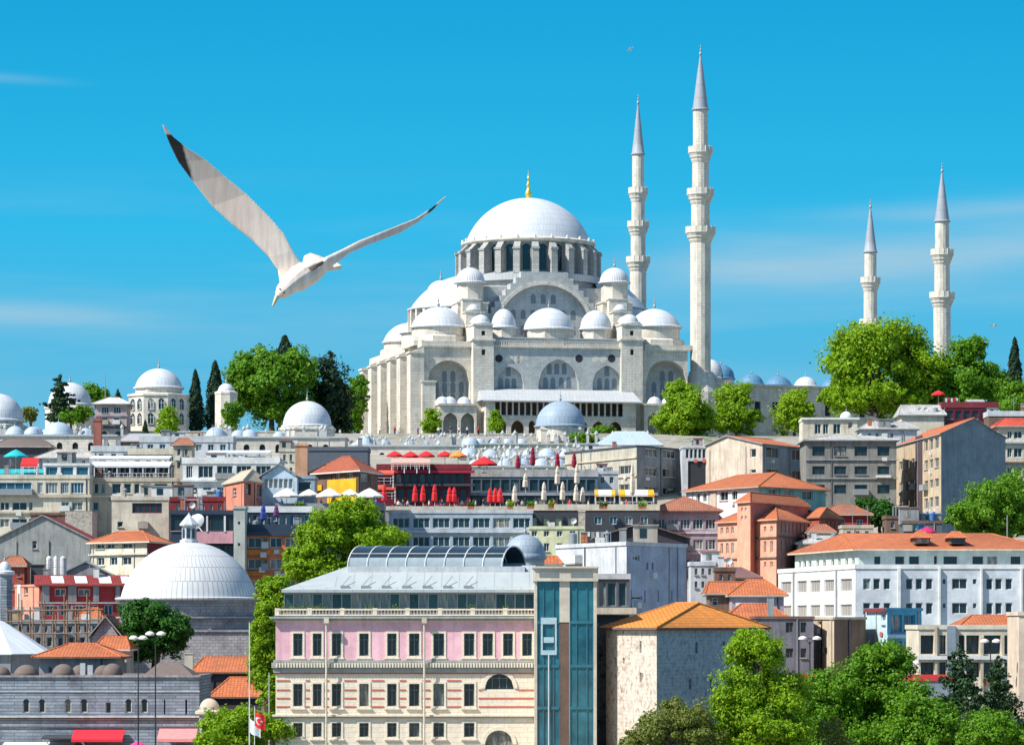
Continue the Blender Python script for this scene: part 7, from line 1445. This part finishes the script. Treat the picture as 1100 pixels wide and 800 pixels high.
# ------------------------------------------------------------------ seagulls
def gull():
    import bmesh
    Yg = 14.0; S = Yg / F; org = at(322, Yg, 290)
    def P(zx, zy, dy=0): return Vector(((160 + zx / 3.235 - CX) * S, Yg + dy, CZ + (HY - (120 + zy / 3.235)) * S)) - org
    W, Gm, K = 0, 1, 2
    mb = MB()
    def loft(rings, cap=True):
        n = len(rings[0])
        for a, b in zip(rings, rings[1:]):
            for i in range(n): j = (i + 1) % n; mb.face([a[i], a[j], b[j], b[i]])
        mb.face(list(reversed(rings[0]))); mb.face(rings[-1])
    def wing(st):
        rs = []
        for (ax, ay, bx, by, dy, th) in st:
            A, B = P(ax, ay, dy), P(bx, by, dy + .0); ch = (B - A).length; n = (B - A).cross(Vector((0, 0, 1))); d = (B - A).normalized(); n = Vector((0, -1, 0)); ring = []
            B = B + Vector((0, .30 * ch, 0))
            for q in range(12):
                t = 2 * PI * q / 12; x = (1 - math.cos(t)) / 2; y = math.sin(t) * th * (.55 if math.sin(t) < 0 else 1) * (1.12 - .62 * x) ; cam_ = math.sin(x * PI) * ch * .07; ring.append(A.lerp(B, x) + n * (y * .5) + Vector((0, cam_, 0)))
            rs.append(ring)
        loft(rs)
    # left wing: leading (lower-left) edge, trailing (upper-right) edge, depth, thickness
    wing([(455, 600, 548, 545, 0, .045), (448, 552, 525, 520, 0, .040), (418, 508, 500, 482, -.01, .032), (364, 454, 468, 420, -.02, .026), (295, 400, 418, 362, -.035, .022), (222, 334, 341, 286, -.05, .018), (157, 252, 266, 226, -.07, .014), (108, 185, 204, 173, -.09, .012), (80, 126, 144, 138, -.105, .010), (66, 88, 96, 102, -.115, .009), (56, 60, 66, 64, -.12, .008)])
    wing([(560, 545, 600, 560, .02, .045), (612, 500, 640, 528, .05, .036), (668, 466, 690, 482, .12, .026), (722, 430, 745, 449, .19, .02), (785, 398, 802, 420, .26, .016), (850, 365, 862, 390, .33, .013), (918, 330, 926, 344, .40, .011), (970, 290, 975, 298, .45, .009), (1022, 240, 1025, 245, .50, .007)])
    # body from the bill to the tail
    body = [(452, 655, -.13, .006), (460, 645, -.125, .018), (472, 632, -.11, .030), (484, 618, -.09, .033), (500, 600, -.06, .040), (520, 582, -.02, .050), (545, 562, .03, .050), (570, 545, .08, .042), (592, 530, .12, .030), (612, 520, .15, .02)]
    rs = []
    for i, (x, y, dy, r_) in enumerate(body):
        c_ = P(x, y, dy); a = P(*body[max(0, i - 1)][:3]); e = P(*body[min(len(body) - 1, i + 1)][:3]); d = (e - a).normalized(); u = d.cross(Vector((0, 0, 1))).normalized(); v = d.cross(u); rs.append([c_ + (u * math.cos(t) + v * math.sin(t) * .95) * r_ for t in [2 * PI * q / 14 for q in range(14)]])
    loft(rs)
    tl = [[(575, 545, .10), (528, 512, .13), (531, 492, .15), (552, 480, .17), (585, 488, .18), (612, 500, .19), (645, 512, .18), (664, 526, .17), (640, 532, .15), (612, 536, .12)]]
    top = [P(*q) + Vector((0, -.004, .006)) for q in tl[0]]; bot = [P(*q) + Vector((0, .004, -.006)) for q in tl[0]]
    mb.face(top); mb.face(list(reversed(bot)))
    for i in range(len(top)): j = (i + 1) % len(top); mb.face([top[i], bot[i], bot[j], top[j]])
    me = mb.mesh('gull_raw', [WHT]); bm = bmesh.new(); bm.from_mesh(me); bmesh.ops.remove_doubles(bm, verts=bm.verts, dist=1e-5); bmesh.ops.recalc_face_normals(bm, faces=bm.faces); bm.to_mesh(me); bm.free()
    t = inst('tmp', me); md = t.modifiers.new('r', 'REMESH'); md.mode = 'VOXEL'; md.voxel_size = .0017; sm = t.modifiers.new('s', 'SMOOTH'); sm.iterations = 3; sm.factor = .5
    bpy.context.view_layer.update(); me2 = bpy.data.meshes.new_from_object(t.evaluated_get(bpy.context.evaluated_depsgraph_get())); bpy.data.objects.remove(t); me2.name = 'seagull'
    wm, nt, bs = newmat('gull feathers'); bs.inputs['Roughness'].default_value = .9; bs.inputs['Specular IOR Level'].default_value = .1
    t_ = nt.nodes.new('ShaderNodeTexCoord'); vl = nt.nodes.new('ShaderNodeVectorMath'); vl.operation = 'LENGTH'; nt.links.new(t_.outputs['Object'], vl.inputs[0])
    mpn = nt.nodes.new('ShaderNodeMapping'); mpn.inputs['Rotation'].default_value = (0, R(-48), 0); mpn.inputs['Scale'].default_value = (60, 6, 7); nt.links.new(t_.outputs['Object'], mpn.inputs[0]); fe = noise(nt, mpn.outputs[0], 1.0, 5, .6); bl = noise(nt, t_.outputs['Object'], 14, 5, .65)
    colr = mix(nt, mapr(nt, vl.outputs['Value'], .10, .34), (.84, .73, .62), (.70, .57, .48)); colr = mix(nt, mapr(nt, fe, .40, .62, 0, .45), colr, (.47, .37, .31)); colr = mix(nt, mapr(nt, bl, .50, .68, 0, .5), colr, (.72, .52, .42)); 
    so_ = nt.nodes.new('ShaderNodeSeparateXYZ'); nt.links.new(t_.outputs['Object'], so_.inputs[0])
    def mt(op, a, b):
        n = nt.nodes.new('ShaderNodeMath'); n.operation = op
        for i, v in enumerate((a, b)):
            if isinstance(v, (int, float)): n.inputs[i].default_value = v
            else: nt.links.new(v, n.inputs[i])
        return n.outputs[0]
    ZX = mt('MULTIPLY', mt('ADD', mt('DIVIDE', mt('ADD', so_.outputs[0], org.x), S), CX - 160), 3.235); ZY = mt('MULTIPLY', mt('SUBTRACT', HY - 120, mt('DIVIDE', mt('ADD', so_.outputs[2], org.z - CZ), S)), 3.235)
    jit = mt('MULTIPLY', mt('SUBTRACT', bl, .5), 26); thr = mt('ADD', mt('MULTIPLY', mt('MAXIMUM', mt('SUBTRACT', ZY, 120), 0), .29), 122)
    dd_ = mapr(nt, mt('SUBTRACT', mt('ADD', ZX, jit), thr), 5, -5); top_ = mapr(nt, ZY, 88, 97); bot_ = mapr(nt, ZY, 262, 235); blk = mt('MULTIPLY', mt('MULTIPLY', dd_, top_), bot_)
    rt_ = mt('MULTIPLY', mapr(nt, ZX, 955, 966), mapr(nt, ZX, 996, 985)); blk = mt('MAXIMUM', blk, rt_)
    colr = mix(nt, blk, colr, (.045, .038, .035)); nt.links.new(colr, bs.inputs['Base Color'])
    gm = wm; km = plain('gull black feathers', (.035, .03, .03), .8)
    me2.materials.clear()
    for m in (wm, gm, km): me2.materials.append(m)
    base = P(500, 540)
    mi = []; rr_ = random.Random(3)
    for p in me2.polygons:
        c_ = p.center; zx = ((c_.x + org.x) / S + CX - 160) * 3.235; zy = ((HY - (c_.z + org.z - CZ) / S) - 120) * 3.235; m = 0
        if zx < 440:
            lx = float(np.interp(zy, (60, 88, 125, 182, 248), (57, 66, 82, 112, 162))); wd = float(np.interp(zy, (95, 125, 250), (60, 42, 0)))
            pass
        elif zx > 700:
            m = 0
        mi.append(m)
    me2.polygons.foreach_set('material_index', mi); me2.polygons.foreach_set('use_smooth', [True] * len(mi))
    g = inst('seagull', me2, None, org); tag(g, 'large white seagull gliding in the sky at the left, black wing tips spread wide', 'seagull')
    k = MB(); a, e = P(453, 652, -.13), P(438, 687, -.145); k.tube(a, e, .010, 8, .003); k.build('beak', plain('olive bill', (.38, .36, .20), .5), g)
    k = MB(); k.tube(P(560, 548, -.03), P(602, 520, .03), .006, 6, .006); k.tube(P(566, 552, -.035), P(600, 526, .03), .006, 6, .004); k.build('legs', plain('dark legs', (.16, .12, .10), .7), g)
    for x, y in ((463, 627), (478, 640)): k = MB(); q = P(x, y, -.137); k.ring(q.x, q.y, [(.0, q.z - .004), (.004, q.z), (0, q.z + .004)], 8); k.build('eye', BLK, g)
gull()
def far_gull(px, py, Y, span, label, tilt):
    k = MB(); prof = [(-.5, .16, .05), (-.3, .09, .09), (-.12, .12, .10), (0, .02, .13), (.12, .12, .10), (.3, .09, .09), (.5, .16, .05)]; 
    for (x0, z0, c0), (x1, z1, c1) in zip(prof, prof[1:]):
        for sg in (1, -1): pts = [(x0 * span, -c0 * span, z0 * span + .02 * sg), (x1 * span, -c1 * span, z1 * span + .02 * sg), (x1 * span, c1 * span, z1 * span + .02 * sg), (x0 * span, c0 * span, z0 * span + .02 * sg)]; k.face(pts if sg > 0 else list(reversed(pts)))
    for q in range(8):
        for (y0, r0), (y1, r1) in zip([(-.3, .01), (-.2, .06), (0, .08), (.2, .05), (.3, .02)], [(-.2, .06), (0, .08), (.2, .05), (.3, .02)]): a0, a1 = 2 * PI * q / 8, 2 * PI * (q + 1) / 8; k.face([(r0 * span * math.cos(a0), y0 * span, r0 * span * math.sin(a0) + .02), (r0 * span * math.cos(a1), y0 * span, r0 * span * math.sin(a1) + .02), (r1 * span * math.cos(a1), y1 * span, r1 * span * math.sin(a1) + .02), (r1 * span * math.cos(a0), y1 * span, r1 * span * math.sin(a0) + .02)])
    o = tag(k.build('seagull', OFF, None, at(px, Y, py)), label, 'seagull', 'distant gulls'); o.rotation_euler = (R(-50), R(tilt), 0)
far_gull(677.5, 53, 700, 1.5, 'tiny distant white gull high in the sky left of the tallest minaret', -30)
far_gull(1068, 350, 700, 1.6, 'tiny distant white gull low in the sky at the right', 0)

# potted greenery along the terraces
for i, (px, Y, py, w_, t) in enumerate(((506, 573.5, 545, 7, 'left end'), (548, 573.5, 545, 6, 'beside the leftmost cream parasol'), (570, 570.5, 545, 8, 'where the two balustrades meet'), (648, 570.5, 545, 9, 'under the left striped awning'), (690, 570.5, 545, 9, 'under the right striped awning'), (322, 536.5, 546, 9, 'under the second white parasol'), (365, 536.5, 546, 10, 'under the middle white parasol'), (592, 570.5, 545, 6, 'between two cream parasols'))):
    c_ = at(px, Y, py + 1.5); s_ = Y / F; o = empty('planter_box', c_, 'green planter box on the terrace edge, ' + t, 'planter', 'planter boxes on the terraces'); k = MB(); k.box(-w_ * s_ / 2, -.25, 0, w_ * s_ / 2, .25, .45); k.build('box', TIL2, o)
    n = 260; C = np.stack([rng.uniform(-w_ * s_ / 2, w_ * s_ / 2, n), rng.uniform(-.3, .3, n), .5 + np.abs(rng.normal(.1, .3, n))], 1); me = leafcloud(C, np.tile([0, -.4, .8], (n, 1)), .26, rng); me.materials.append((pl, LG, LM)[i % 3]); inst('foliage', me, o)
